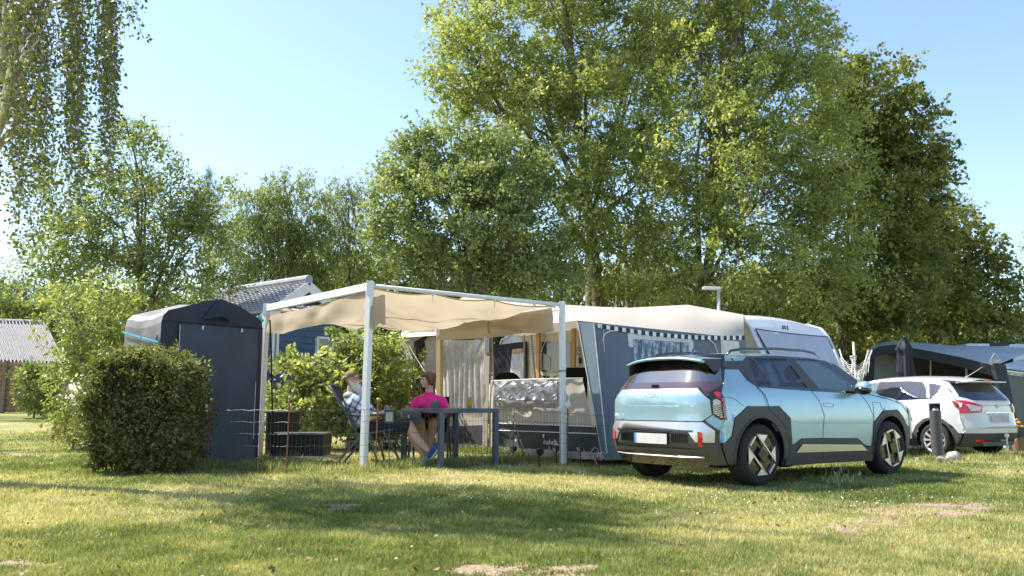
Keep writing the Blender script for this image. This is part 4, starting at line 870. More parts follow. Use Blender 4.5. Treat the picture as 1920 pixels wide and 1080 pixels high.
    for y0 in (650, 655, 662):
        t = MB(); t.tube([onside(997, y0, .02), onside(1008, y0, .02)], .008, 4); t.tube([onside(1079, y0+2, .02), onside(1100, y0+2, .02)], .008, 4); t.obj('groove', mat('grey groove', (.25, .23, .2), .6), root)
caravan()
# things inside the awning
def inside():
    NB = mat('black fabric', (.01, .01, .012), .9)
    def chairback(px0, px1, py0, py1, Y, lab, rnd):
        c0 = V((px0+px1)/2, py1, Y); zb = gz(c0.x, Y)+.1; a = V(px0, py0, Y); b = V(px1, py0, Y)
        r_ = thing('camping_chair', lab, 'chair', (c0.x, Y, zb)); m = MB(); W_ = b.x-a.x; n_ = 16
        pts = [Vector((a.x, Y, zb+.45)), Vector((b.x, Y, zb+.45))]
        for i in range(n_+1): t = i/n_; e = max(0, abs(1-2*t)-(1-rnd))/rnd; pts.append(Vector((b.x-W_*t, Y+.03, a.z-.12*e*e)))
        m.poly(pts, .06); m.obj('backrest', NB, r_)
        m = MB(); m.box((a.x, Y-.5, zb+.4), (b.x, Y, zb+.46)); m.obj('seat', NB, r_)
        for x in (a.x+.03, b.x-.03):
            for y in (Y-.45, Y): m = MB(); m.tube([(x, y, zb-.05), (x, y, zb+.42)], .013, 6); m.obj('leg', mat('grey pole', (.4, .4, .4)), r_)
    chairback(926, 976, 698, 745, 15.6, 'rounded black chair back showing over the folded tent front', .7)
    chairback(1060, 1101, 689, 745, 14.8, 'square black chair back right of the pergola post, inside the awning', .12)
    c = V(1031, 712, 14.6); zb = gz(c.x, 14.6)+.1; r_ = thing('potted_plant', 'small spiky potted plant inside the awning opening', 'plant', (c.x, 14.6, zb))
    m = MB(); m.lathe([(0, 0), (.09, 0), (.12, c.z-zb-.1), (0, c.z-zb-.1)], (c.x, 14.6, zb), 12); m.obj('pot', mat('pot', (.2, .12, .08), .8), r_)
    m = MB()
    for i in range(16):
        a = random.uniform(0, 2*PI); l_ = random.uniform(.1, .2); p = Vector((c.x, 14.6, c.z-.1)); m.tube([p, p+Vector((math.cos(a)*l_*.5, math.sin(a)*l_*.4, l_*.8)), p+Vector((math.cos(a)*l_, math.sin(a)*l_, l_*.9))], [.012, .009, .002], 5)
    m.obj('leaves', mat('plant green', (.04, .08, .03), .5), r_)
    # wooden deck and mat at the open left side
    a = gp(640, 842); b = gp(800, 832); r_ = thing('wooden_deck', 'low pale wooden deck at the open left corner of the awning', 'deck', ((a[0]+b[0])/2, a[1]+.6, gz(a[0], a[1])))
    for i in range(7):
        m = MB(); z = gz(a[0], a[1])+.14; y = a[1]+.15*i; m.box((a[0], y, z-.03), (b[0], y+.135, z)); m.obj('board', mat('pale deck wood', (.5, .43, .36), .7, var=.2, scale=5), r_)
    for x in (a[0]+.1, (a[0]+b[0])/2, b[0]-.1): m = MB(); m.box((x-.04, a[1], z-.14), (x+.04, a[1]+1, z-.032)); m.obj('joist', mat('pale deck wood', (0, 0, 0)), r_)
    m = MB(); m.box((a[0]+.05, a[1]+.1, z+.003), (a[0]+.75, a[1]+.7, z+.02)); m.obj('door_mat', mat('dark mat', (.03, .03, .03), .95, var=.5, scale=60), label='dark doormat on the pale wooden deck', cat='mat')
inside()
# ------------------------------------------------------------------ second awning at right
def right_awning():
    root = thing('dark_awning', 'dark grey awning tent with a pale roof behind the white car', 'awning', (V(1780, 800, 21).x, 21, gz(11, 21)))
    DN = mat('black navy canvas', (.032, .035, .042), .7, var=.15, scale=3, bump=.2, bscale=5); GR = mat('grey blue roof', (.4, .43, .45), .55, var=.1, scale=1.5, bump=.15, bscale=3)
    YA, YB = 24.5, 20.0
    # front edge from far left to near right corner
    e = [V(1628, 662, 25.0), V(1650, 651, 24.8), V(1678, 648, 24.5), V(1700, 653, 24.2), V(1740, 660, 23.2), V(1800, 672, 21.8), V(1862, 688, 20.2)]
    bk = [V(1640, 652, 27.5), V(1665, 646, 27.5), V(1700, 646, 27.5), V(1760, 649, 27.5), V(1810, 652, 27), V(1870, 650, 26.5), V(1990, 655, 25.5)]
    rt = V(1990, 702, 21.5)
    def rf(u, v):
        s = u*6; i = min(5, int(s)); t = s-i; return lerp(lerp(e[i], e[i+1], t), lerp(bk[i], bk[i+1], t), v)+Vector((0, 0, .12*math.sin(v*PI)))
    m = MB(); m.grid(rf, 36, 10); m.poly([e[6], rt, bk[6], lerp(e[6], bk[6], .5)], .02); m.obj('roof', GR, root, smooth=True, angle=50)
    m = MB()
    for i in range(6): m.poly([e[i]+Vector((0, -.05, .03)), e[i+1]+Vector((0, -.05, .03)), e[i+1]+Vector((0, -.06, -.22)), e[i]+Vector((0, -.06, -.22))], .03)
    m.obj('roof_edge', DN, root)
    m = MB(); m.poly([V(1625, 668, 25.05), V(1652, 655, 24.85), V(1690, 655, 24.4), V(1712, 664, 24.0), V(1712, 800, 24.0), V(1700, 800, 24.2), V(1694, 700, 24.3), V(1684, 676, 24.4), V(1664, 664, 24.7), V(1640, 668, 24.9), V(1636, 800, 25), V(1620, 800, 25.05)], .03); m.obj('gable', DN, root)
    m = MB(); m.poly([V(1630, 700, 25.5), V(1633, 678, 25.5), V(1645, 668, 25.5), V(1664, 664, 25.5), V(1682, 675, 25.5), V(1690, 700, 25.5), V(1690, 760, 25.5), V(1630, 760, 25.5)], .03); m.obj('gable_window', mat('pale grey window', (.33, .37, .37), .5, var=.08), root)
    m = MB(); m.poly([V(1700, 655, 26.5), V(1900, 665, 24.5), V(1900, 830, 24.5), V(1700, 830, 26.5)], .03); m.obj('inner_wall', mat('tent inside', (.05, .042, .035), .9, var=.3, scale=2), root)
    for px, yy in ((1744, 24), (1812, 22)):
        m = MB(); m.tube([V(px, 660+(px-1744)*.2, yy), V(px+1, 800, yy)], .025, 8); m.obj('pole', mat('grey pole', (.4, .4, .4)), root)
    m = MB()
    m.poly([V(1857, 686, 20.1), V(1866, 682, 20.1), V(1880, 690, 20.1), V(1912, 850, 19.4), V(1898, 852, 19.4), V(1878, 780, 19.7)], .15); m.obj('corner_panel', DN, root)
    m = MB(); m.poly([V(1876, 690, 20.2), V(1990, 708, 21.4), V(1990, 846, 21.4), V(1905, 850, 19.6)], .02); m.obj('side_wall', DN, root)
    m = MB(); m.poly([V(1884, 703, 20.1), V(1990, 718, 21.2), V(1990, 800, 21.2), V(1902, 800, 19.7)], .01); m.obj('mesh_window', mat('mesh window', (.12, .13, .11), .8, var=.1), root)
    m = MB(); m.grid(lambda u, v: lerp(V(1876, 694+7*v, 20.05), V(1990, 709+7*v, 21.2), u)+Vector((0, .03*math.sin(u*60), 0)), 60, 2); m.obj('valance', PALE, root, smooth=True)
    m = MB(); m.tube([V(1876, 694, 20.0), V(1990, 709, 21.1)], .02, 6); m.obj('piping', mat('white piping', (.78, .78, .76)), root)
    # caravan roof behind
    r2 = thing('far_caravan', 'pale caravan roof with a hatch behind the dark awning', 'caravan', (V(1900, 700, 28).x, 28, gz(17, 28)))
    x0, x1 = V(1800, 650, 28).x, V(2010, 650, 28).x; zt = V(1880, 650, 28).z; zb = gz(17, 28)
    m = MB(); m.box((x0, 27.6, zb+.4), (x1, 29.8, zt)); bevel(m.obj('body', mat('caravan white', (.7, .7, .7)), r2), .15, 3)
    for px, h, w, c in ((1822, .12, 26, 'caravan white'), (1862, .16, 20, 'dark rim'), (1895, .1, 24, 'caravan white')):
        a = V(px-w/2, 650, 28.3); b = V(px+w/2, 650, 28.9); m = MB(); m.box((a.x, 28.2, zt), (b.x, 28.9, zt+h)); bevel(m.obj('roof_hatch', MATS[c], r2), .04)
PALE = mat('pale valance', (.5, .48, .46), .8, var=.4, scale=14)
right_awning()
def parasol():
    Y = 20.5; b = base_of(1695, Y); root = thing('closed_parasol', 'closed black parasol standing in front of the dark awning', 'parasol', b)
    t = V(1692, 630, Y); m = MB(); m.tube([b, (b.x, Y, t.z)], .025, 8); m.obj('pole', mat('grey pole', (.4, .4, .4)), root)
    m = MB(); n_ = 32
    def fn(u, v):
        a = u*2*PI; r_ = np.interp(v, [0, .06, .22, .27, .6, 1], [.015, .07, .2, .15, .19, .23])*(1+.13*math.sin(a*6)+.05*math.sin(a*13+v*4)); z = t.z+(.0-v)*1.5
        return Vector((b.x+r_*math.cos(a), Y+r_*math.sin(a), z))
    m.grid(fn, 64, 24); m.obj('canopy', mat('black canopy', (.014, .018, .028), .75), root, smooth=True)
parasol()
# ================================================================== CARS
class Shell:
    def __init__(s, Wz, Ww, xz, xx, Tx, Tz, fz, fx, r0, r1, f0, f1, rc=.2, crown=.06, rexp=4.5):
        s.__dict__.update(locals())
    def w(s, x, z):
        v = np.interp(z, s.Wz, s.Ww)
        if x < s.r0: v *= 1-s.r1*((s.r0-x)/.6)**2.2
        if x > s.f0: v *= 1-s.f1*((x-s.f0)/.85)**2
        return v
    def T(s, x): return float(np.interp(x, s.Tx, s.Tz))
    def xr(s, z): return float(np.interp(z, s.xz, s.xx))
    def side(s, x, z, o=0, sg=-1):
        z = min(z, s.T(x)-s.crown); x = max(x, s.xr(z)+s.rc); x = min(x, float(np.interp(z, s.fz, s.fx))-.22)
        return Vector((x, sg*(s.w(x, z)+o), z))
    def rear(s, y, z, o=0):
        xe = s.xr(z)+s.rc; ye = s.w(xe, z); y = max(-ye, min(ye, y)); return Vector((s.xr(z)+s.rc*(abs(y)/ye)**s.rexp-o, y, z))
    def top(s, x, t, o=0):
        z = s.T(x); y = s.w(x, z-s.crown)*t; return Vector((x, y, z-s.crown*abs(t)**2.6+o))
def tess(pts, fn, step=.07):
    bm = bmesh.new(); vs = [bm.verts.new((p[0], p[1], 0)) for p in pts]; bm.faces.new(vs); bmesh.ops.triangulate(bm, faces=bm.faces[:])
    xs_ = [p[0] for p in pts]; ys_ = [p[1] for p in pts]
    for ax, lo, hi in ((0, min(xs_), max(xs_)), (1, min(ys_), max(ys_))):
        k = math.ceil(lo/step)
        while k*step < hi:
            co = [0, 0, 0]; no = [0, 0, 0]; co[ax] = k*step; no[ax] = 1
            bmesh.ops.bisect_plane(bm, geom=bm.verts[:]+bm.edges[:]+bm.faces[:], plane_co=co, plane_no=no); k += 1
    bm.verts.ensure_lookup_table(); bm.verts.index_update()
    v = [fn(a.co.x, a.co.y) for a in bm.verts]; f = [tuple(q.index for q in g.verts) for g in bm.faces]; bm.free(); return v, f
PAINT = mat('pale blue paint', (.3, .47, .55), .32, metal=.35, var=.015, scale=3, coat=1.0, spec=.5)
CLAD = mat('charcoal cladding', (.062, .06, .058), .62, var=.06, scale=20, bump=.1, bscale=150)
BLK = mat('gloss black', (.012, .012, .014), .12, spec=.6, coat=.6); GAP = mat('panel gap', (.01, .012, .015), .6)
TYRE = mat('tyre rubber', (.022, .022, .022), .85, var=.15, scale=30, bump=.2, bscale=80)
SILV = mat('satin silver', (.62, .62, .61), .28, metal=.75, var=.05, scale=3)
CARGL = glassmat('tinted car glass', (.16, .19, .3), .1); CARGL2 = glassmat('front car glass', (.52, .62, .62), .1)
RED = mat('red lens', (.55, .012, .015), .12, spec=.7, coat=.7); LENS = mat('clear lens', (.6, .58, .55), .1, spec=.8, var=.4, scale=60)
SEAT = mat('seat fabric', (.05, .055, .075), .8)
def wheel(root, x, sg, r, wd, rimfn, half, tname='wheel'):
    cy = sg*half; M_ = Matrix.Translation((x, cy, r)) @ (Matrix.Rotation(PI, 4, 'Z') if sg > 0 else Matrix.Identity(4))
    # local: outer face towards -y
    h = MB(); h.lathe([(0, .02), (r*.68, .02), (r*.7, wd*.9), (0, wd*.9)], n=32, axis='y', M=M_); hub = h.obj('wheel', mat('hub dark', (.02, .02, .022), .5), root, local=True)
    t = MB(); pr = [(r*.69, -.005), (r*.74, -.018), (r*.86, -.022), (r*.95, -.008), (r*.985, .012), (r, .035), (r, wd-.04), (r*.985, wd-.015), (r*.93, wd), (r*.7, wd-.01)]
    t.lathe(pr, n=48, axis='y', M=M_)
    for k in range(4):
        yy = .05+k*(wd-.1)/3; t.lathe([(r*1.001, yy-.006), (r*1.006, yy-.014), (r*1.006, yy-.02), (r*1.001, yy-.026)], n=48, axis='y', M=M_)
    t.obj('tyre', TYRE, hub, smooth=True, local=True, angle=50)
    rimfn(hub, M_, r)
    return hub
def car_common(root, sh, paint, wheels, r, half, arch, arcc=.42):
    # wheel wells and underbody
    for x in wheels:
        for sg in (-1, 1):
            m = MB(); n_ = 20
            for i in range(n_):
                a0, a1 = PI*(i/n_*1.16-.08), PI*((i+1)/n_*1.16-.08)
                p = lambda a, y: (x+arcc*math.cos(a), y, r+arcc*math.sin(a))
                yo = sg*(half-.01); yi = sg*(half-.36); m.add([p(a0, yo), p(a1, yo), p(a1, yi), p(a0, yi)], [(0, 1, 2, 3)])
            m.poly([(x+arcc*math.cos(PI*(i/n_*1.16-.08)), sg*(half-.36), r+arcc*math.sin(PI*(i/n_*1.16-.08))) for i in range(n_+1)])
            m.obj('wheel_well', mat('wheel well', (.01, .01, .01), .9), root, local=True, smooth=True)
    m = MB(); m.box((-1.7, -.62, .2), (1.75, .62, .3)); m.box((-.85, -half+.07, .2), (.85, half-.07, .3)); m.box((-1.9, -.5, .24), (-1.6, .5, .45)); m.obj('underbody', mat('underbody', (.012, .012, .012), .9), root, local=True)
def arc(x, r, R_, a0, a1, n=16): return [(x+R_*math.cos(a0+(a1-a0)*i/n), r+R_*math.sin(a0+(a1-a0)*i/n)) for i in range(n+1)]
def seats(root, xs_, zt, hw):
    for x in xs_:
        for y in (-hw, hw):
            m = MB(); m.box((x-.06, y-.24, .55), (x+.08, y+.24, zt-.22)); s_ = m.obj('seat', SEAT, root, local=True); bevel(s_, .05, 3)
            m = MB(); m.ball((x-.04, y, zt-.1), (.055, .14, .11), 12, 8); m.tube([(x, y, zt-.26), (x-.02, y, zt-.12)], .02, 6); m.obj('head_rest', SEAT, s_, local=True, smooth=True)
    m = MB(); m.box((-1.5, -.7, .5), (1.2, .7, .56)); m.box((.75, -.68, .5), (1.15, .68, 1.0)); m.box((-1.62, -.7, .5), (-1.45, .7, .95)); m.obj('cabin_floor', mat('cabin dark', (.015, .015, .018), .8), root, local=True)
def blue_car():
    zc = gz(3.38, 11.4)*0; root = thing('parked_car', 'pale blue electric crossover parked on the lawn, seen from its rear right corner', 'car', (3.38, 11.4, .0), rotz=.6255)
    sh = Shell([.18,.3,.5,.75,.9,1.0,1.08,1.12,1.3,1.45,1.52], [.87,.9,.92,.925,.915,.90,.878,.862,.775,.70,.665],
               [.18,.3,.42,.5,.62,.73,.8,.97,1.03,1.1,1.17,1.3,1.42,1.5], [-1.98,-2.08,-2.13,-2.15,-2.15,-2.12,-2.115,-2.125,-2.11,-2.07,-2.01,-1.93,-1.86,-1.8],
               [-1.97,-1.6,-1.2,-.6,0,.3,.5,.85,1.2,1.5,1.8,2.0,2.15], [1.478,1.515,1.545,1.565,1.56,1.535,1.49,1.275,1.09,1.055,.985,.9,.75], [.2,.4,.6,.8,1.0], [2.05,2.14,2.17,2.14,2.08], -1.5, .10, 1.3, .16)
    def side(nm, pts, m, o=0, both=True, par=root, step=.07, smooth=True):
        for sg in ((-1, 1) if both else (-1,)):
            v, f = tess(pts, lambda x, z: sh.side(x, z, o, sg), step); k = MB()
            k.add(v, f if sg < 0 else [q[::-1] for q in f]); ob = k.obj(nm, m, par, local=True, smooth=smooth)
        return ob
    def rear(nm, pts, m, o=0, par=root, step=.07):
        v, f = tess(pts, lambda y, z: sh.rear(y, z, o), step); k = MB(); k.add(v, [q[::-1] for q in f]); return k.obj(nm, m, par, local=True, smooth=True)
    def line(pts, fn, r_=.004, m=GAP, par=root, nm='panel_gap', k=8):
        q = []
        for a, b in zip(pts[:-1], pts[1:]): q += [fn(a[0]+(b[0]-a[0])*i/k, a[1]+(b[1]-a[1])*i/k) for i in range(k)]
        q.append(fn(*pts[-1])); t = MB(); t.tube(q, r_, 6); return t.obj(nm, m, par, local=True)
    RD = [(-1.18,.90),(-.98,.90),(-.79,.76),(-.77,.455),(-.70,.455),(-.58,.52),(-.155,.515),(-.11,.79),(-.17,.95),(-.28,1.085),(-1.30,1.125),(-1.21,1.03),(-1.18,.94)]
    FD = [(-.155,.515),(.57,.495),(.76,.40),(.91,.385),(.96,.76),(.87,.92),(.73,1.06),(-.28,1.085),(-.17,.95),(-.11,.79)]
    side('rear_quarter', [(-2.3,.50),(-1.90,.50),(-1.81,.57),(-1.76,.77),(-1.54,.90),(-1.18,.90),(-1.18,.94),(-1.21,1.03),(-1.30,1.125),(-1.42,1.19),(-1.49,1.32),(-1.74,1.315),(-1.9,1.2),(-2.3,1.17)], PAINT)
    rd = side('rear_door', RD, PAINT, .001); fd = side('front_door', FD, PAINT, .001)
    side('front_wing', [(.91,.385),(.95,.68),(1.2,.84),(1.55,.85),(1.69,.76),(1.85,.63),(2.3,.63),(2.3,.8),(1.9,.93),(1.5,1.2),(.9,1.2),(.73,1.06),(.87,.92),(.96,.76)], PAINT)
    side('arch_cladding', [(-2.3,.505),(-1.9,.5),(-1.81,.57),(-1.76,.77),(-1.54,.9),(-1.18,.9),(-.98,.9),(-.79,.76),(-.77,.455),(-.70,.455),(-.58,.52),(.57,.495),(.78,.385),(.91,.385),(.95,.68),(1.2,.84),(1.55,.85),(1.69,.76),(1.85,.63),(2.3,.63),(2.3,.22),(1.84,.22)]+arc(1.34, .35, .415, -.25, PI+.3)+[(.9,.21),(-.9,.21)]+arc(-1.34, .35, .415, -.3, PI+.2)+[(-1.8,.26),(-2.3,.25)], CLAD, .012, step=.06)
    for x in (-1.34, 1.34):
        for sg in (-1, 1):
            t = MB(); t.tube([sh.side(a, b, .016, sg) for a, b in arc(x, .35, .425, -.2, PI+.2, 28)], .011, 8); t.obj('arch_lip', CLAD, root, local=True, smooth=True)
    side('sill_strip', [(-.71,.355),(-.59,.452),(.63,.413),(.765,.335)], SILV, .03)
    side('sill_edge', [(-.9,.215),(-.9,.3),(.9,.28),(.9,.2)], CLAD, .035)
    # glasshouse
    side('side_window', [(-1.27,1.14),(-1.25,1.37),(-1.21,1.445),(-1.15,1.45),(-1.01,1.137)], CARGL, -.006); side('side_window', [(-1.11,1.46),(-.51,1.475),(-.33,1.115),(-.96,1.135)], CARGL, -.006)
    side('side_window', [(-.34,1.475),(.08,1.478),(.31,1.37),(.63,1.165),(.63,1.075),(-.09,1.10)], CARGL2, -.006)
    side('window_pillar', [(-1.15,1.45),(-1.11,1.46),(-.96,1.135),(-1.01,1.137)], BLK); side('window_pillar', [(-.51,1.475),(-.34,1.475),(-.09,1.10),(-.33,1.115)], CLAD, .002)
    side('window_frame', [(-1.22,1.495),(-1.21,1.445),(-1.15,1.45),(-1.11,1.46),(-.51,1.475),(-.34,1.475),(.08,1.478),(.2,1.51),(-.31,1.515)], BLK, .003)
    side('window_frame', [(-1.30,1.120),(-.28,1.082),(.73,1.055),(.73,1.075),(.63,1.08),(-.09,1.10),(-.33,1.115),(-.96,1.135),(-1.27,1.14)], BLK, .006)
    side('front_pillar', [(.08,1.478),(.31,1.37),(.63,1.165),(.63,1.075),(.73,1.06),(1.0,1.1),(1.2,1.2),(.85,1.4),(.4,1.55),(.25,1.51)], BLK, .002)
    side('rear_pillar', [(-1.49,1.32),(-1.42,1.19),(-1.30,1.125),(-1.27,1.14),(-1.25,1.37),(-1.21,1.45),(-1.22,1.495),(-1.35,1.43),(-1.56,1.418),(-2,1.418),(-2,1.32)], CLAD, .002)
    side('roof_side', [(-2,1.418),(-1.56,1.418),(-1.35,1.43),(-1.22,1.493),(-.31,1.513),(.2,1.51),(.35,1.6),(-2,1.6)], PAINT)
    side('corner_trim', [(-2.3,1.17),(-1.9,1.2),(-1.74,1.315),(-1.49,1.32),(-2.3,1.34)], BLK, .001)
    side('handle_recess', [(-1.42,1.3),(-1.33,1.3),(-1.29,1.17),(-1.38,1.17)], BLK, .006)
    # roof, windscreen, bonnet
    def top(nm, xa, xb, m, n_=16):
        k = MB(); k.grid(lambda u, v: sh.top(xa+(xb-xa)*u, v*2-1), n_, 20); k.v = [tuple(q) for q in k.v]; return k.obj(nm, m, root, local=True, smooth=True)
    top('roof', -1.62, .42, PAINT, 24); top('windscreen', .42, 1.12, CARGL2); top('bonnet', 1.12, 2.15, PAINT)
    sp = MB(); sp.grid(lambda u, v: Vector((-1.97+.36*u+.06*(abs(v*2-1)**3)*(1-u), sh.w(-1.5, 1.46)*(v*2-1)*(1-.09*(1-u)), sh.T(-1.97+.36*u)-.06*abs(v*2-1)**2.6)), 6, 20)
    su = MB(); su.grid(lambda u, v: Vector((-1.965+.36*u+.06*(abs(v*2-1)**3)*(1-u), sh.w(-1.5, 1.46)*(v*2-1)*(1-.09*(1-u)), sh.T(-1.97+.36*u)-.035-.04*u-.06*abs(v*2-1)**2.6)), 6, 20)
    spo = sp.obj('spoiler', PAINT, root, local=True, smooth=True); su.obj('spoiler_underside', BLK, spo, local=True, smooth=True)
    e = MB(); e.tube([Vector((-1.972+.06*abs(t)**3, sh.w(-1.5, 1.46)*t*.91, sh.T(-1.97)-.018-.06*abs(t)**2.6)) for t in np.linspace(-1, 1, 24)], .018, 8); e.obj('spoiler_edge', PAINT, spo, local=True, smooth=True)
    e = MB(); e.box((-1.955, -.3, 1.44), (-1.94, .3, 1.452)); e.obj('brake_light', RED, spo, local=True)
    for sg in (-1, 1):
        f = MB(); f.poly([(-1.93, sg*.6, 1.43), (-1.5, sg*.685, 1.445), (-1.5, sg*.71, 1.35), (-1.84, sg*.70, 1.28)], .025); bevel(f.obj('spoiler_fin', CLAD, spo, local=True), .008)
    # rear
    rear('rear_window', [(-.665,1.45),(.665,1.45),(.80,1.18),(-.80,1.18)], glassmat('rear car glass', (.12, .12, .14), .34, .03))
    rear('window_edge', [(-.9,1.45),(-.665,1.45),(-.80,1.18),(-.98,1.2)], BLK, .002); rear('window_edge', [(.9,1.45),(.665,1.45),(.80,1.18),(.98,1.2)], BLK, .002)
    rear('rear_shade', [(-.7,1.5),(.7,1.5),(.69,1.405),(-.69,1.405)], BLK, .006)
    ga = rear('light_bar', [(-.99,1.2),(-.80,1.18),(.80,1.18),(.99,1.2),(.99,1.03),(.77,.98),(.63,1.108),(-.63,1.108),(-.77,.98),(-.99,1.03)], mat('smoked red lens', (.05, .022, .026), .08, spec=.8, coat=1))
    hatch = rear('tailgate', [(-.62,1.10),(.62,1.10),(.775,.97),(.79,.81),(.69,.735),(-.69,.735),(-.79,.81),(-.775,.97)], PAINT, .008)
    line([(-.62,1.103),(.62,1.103),(.78,.972),(.795,.808),(.695,.732),(-.695,.732),(-.795,.808),(-.78,.972),(-.62,1.103)], lambda y, z: sh.rear(y, z, .006), .006, par=hatch)
    for sg in (-1, 1):
        lp = rear('tail_light', [(sg*.745,1.05),(sg*.84,1.15),(sg*1.0,1.14),(sg*1.0,.745),(sg*.86,.75),(sg*.795,.81),(sg*.785,.97)][::(1 if sg > 0 else -1)], BLK, .004)
        v, f = tess([(-2.3,1.12),(-2.0,1.1),(-1.885,1.01),(-1.87,.745),(-1.93,.755),(-2.3,.78)], lambda x, z: sh.side(x, z, .006, sg)); k = MB(); k.add(v, f if sg < 0 else [q[::-1] for q in f]); k.obj('side_lens', BLK, lp, local=True, smooth=True)
        for nm, pts, m in (('red_strip', [(sg*.79,1.055),(sg*.815,1.065),(sg*.99,.99),(sg*.99,.93),(sg*.83,1.0)], RED), ('reversing_lens', [(sg*.803,.965),(sg*.83,.98),(sg*.99,.92),(sg*.99,.79),(sg*.87,.77),(sg*.808,.82)], LENS)):
            rear(nm, pts[::(1 if sg > 0 else -1)], m, .008, par=lp)
        for nm, pts, m in (('red_strip', [(-2.3,1.04),(-1.915,1.0),(-1.893,.985),(-1.885,.775),(-1.90,.775),(-1.91,.95),(-2.3,.96)], RED), ('reversing_lens', [(-2.3,.935),(-1.914,.925),(-1.905,.775),(-1.93,.77),(-2.3,.79)], LENS)):
            v, f = tess(pts, lambda x, z: sh.side(x, z, .01, sg), .04); k = MB(); k.add(v, f if sg < 0 else [q[::-1] for q in f]); k.obj(nm, m, lp, local=True, smooth=True)
        for i in range(6):
            z = .80+i*.024; t = MB(); t.tube([sh.rear(sg*y, z+(y-.9)*.25, .011) for y in (.81, .85, .9)]+[sh.side(-1.912, z, .012, sg)], .0035, 5); t.obj('lens_rib', GAP, lp, local=True)
        bp_ = rear('bumper_corner', [(sg*.69,.735),(sg*.795,.81),(sg*.86,.745),(sg*1.0,.76),(sg*1.0,.50),(sg*.85,.50),(sg*.86,.63)][::(1 if sg > 0 else -1)], PAINT)
        rf_ = MB(); rf_.add(*tess([(sg*.675,.455),(sg*.72,.455),(sg*.72,.61),(sg*.675,.62)], lambda y, z: sh.rear(y, z, .03), .05)); q = rf_.obj('reflector', RED, root, local=True, smooth=True)
    bs = rear('bumper_trim', [(-.71,.722),(.71,.722),(.83,.63),(.825,.50),(.64,.50),(.54,.63),(-.54,.63),(-.64,.50),(-.825,.50),(-.83,.63)], SILV, .012)
    rear('bumper_band', [(-.73,.745),(.73,.745),(.865,.63),(.86,.5),(.825,.5),(.83,.63),(.71,.722),(-.71,.722),(-.83,.63),(-.825,.5),(-.86,.5),(-.865,.63)], CLAD, .006)
    rear('trim_groove', [(-.62,.632),(.62,.632),(.6,.612),(-.6,.612)], BLK, .016, par=bs)
    rear('bumper_insert', [(-.55,.63),(.55,.63),(.66,.50),(.66,.42),(-.66,.42),(-.66,.50)], CLAD, .002)
    rear('lower_bumper', [(-1,.505),(-.66,.505),(-.66,.42),(.66,.42),(.66,.505),(1,.505),(1,.25),(-1,.25)], CLAD, .01)
    rear('diffuser', [(-.75,.37),(.75,.37),(.7,.22),(-.7,.22)], BLK, .016)
    line([(-.7,.335),(-.45,.33),(.45,.33),(.7,.335)], lambda y, z: sh.rear(y, z, .02), .009, SILV, nm='skid_strip')
    for sg in (-1, 1):
        for i in range(9):
            y = sg*(.32+i*.026); m = MB(); a = sh.rear(y, .585, .006); b = sh.rear(y+sg*.004, .49, .006); m.bar(a, b, .012, .01, up=(1, 0, 0)); m.obj('vent_slat', BLK, root, local=True)
    pl = MB(); pl.box((-2.172, -.275, .455), (-2.158, .275, .595)); plate = pl.obj('number_plate', BLK, root, local=True)
    pl = MB(); pl.box((-2.176, -.262, .468), (-2.165, .225, .585)); pl.obj('plate_face', mat('plate white', (.55, .53, .53), .4), plate, local=True); pl = MB(); pl.box((-2.176, .225, .468), (-2.165, .262, .585)); pl.obj('plate_band', mat('plate blue', (.12, .3, .6), .4), plate, local=True)
    # logo strokes, viewer's right is -y
    def stroke(a, b, w, par, c=(.125, 1.01), h=.052, wd=.25):
        A_ = (c[0]-a[0]/2.4*wd, c[1]+a[1]*h); B_ = (c[0]-b[0]/2.4*wd, c[1]+b[1]*h)
        return [sh.rear(A_[0]+w, A_[1], .014), sh.rear(A_[0]-w, A_[1], .014), sh.rear(B_[0]-w, B_[1], .014), sh.rear(B_[0]+w, B_[1], .014)]
    lg = MB()
    for a, b in (((0, 0), (.2, 1)), ((.22, .35), (.78, 1)), ((.4, .6), (.72, 0)), ((.95, 0), (1.15, 1)), ((1.15, .1), (2.0, 1)), ((1.85, 0), (2.05, 1))): lg.poly(stroke(a, b, .006, hatch, c=(.135, 1.008), h=.056, wd=.27), .004)
    lg.obj('badge', mat('badge silver', (.85, .85, .86), .25, metal=.3), hatch, local=True)
    M_ = Matrix(((0, 0, -1, -2.133), (-1, 0, 0, .6), (0, 1, 0, .79), (0, 0, 0, 1))); textobj('model_lettering', 'EV3', .055, M_, MATS['badge silver'], hatch, local=True)
    line([(-.8,.9),(.8,.9)], lambda y, z: sh.rear(y, z+.0, .008), .0022, PAINT, par=hatch, nm='crease')
    c = MB(); c.box((-2.085, -.05, 1.115), (-2.06, .05, 1.15)); c.obj('reversing_camera', BLK, ga, local=True)
    # gaps, handles, port
    line([(-1.30,1.12),(-1.21,1.03),(-1.18,.94),(-1.17,.85),(-1.02,.77),(-.87,.63),(-.81,.48),(-.81,.25)], lambda x, z: sh.side(x, z, .011), par=rd)
    line([(-.28,1.085),(-.17,.95),(-.11,.79),(-.15,.59),(-.155,.25)], lambda x, z: sh.side(x, z, .011 if z < .5 else .001), par=fd)
    line([(.73,1.06),(.87,.92),(.96,.76),(.91,.38)], lambda x, z: sh.side(x, z, .001), par=fd)
    line([(-.1,.935),(.1,.93),(.1,.885),(-.09,.89),(-.1,.935)], lambda x, z: sh.side(x, z, .002), .0022, par=fd, nm='handle'); line([(-1.05,.95),(-.86,.945),(-.86,.9),(-1.04,.905),(-1.05,.95)][:1]*2, lambda x, z: sh.side(x, z, -.02), .001, par=rd, nm='handle')
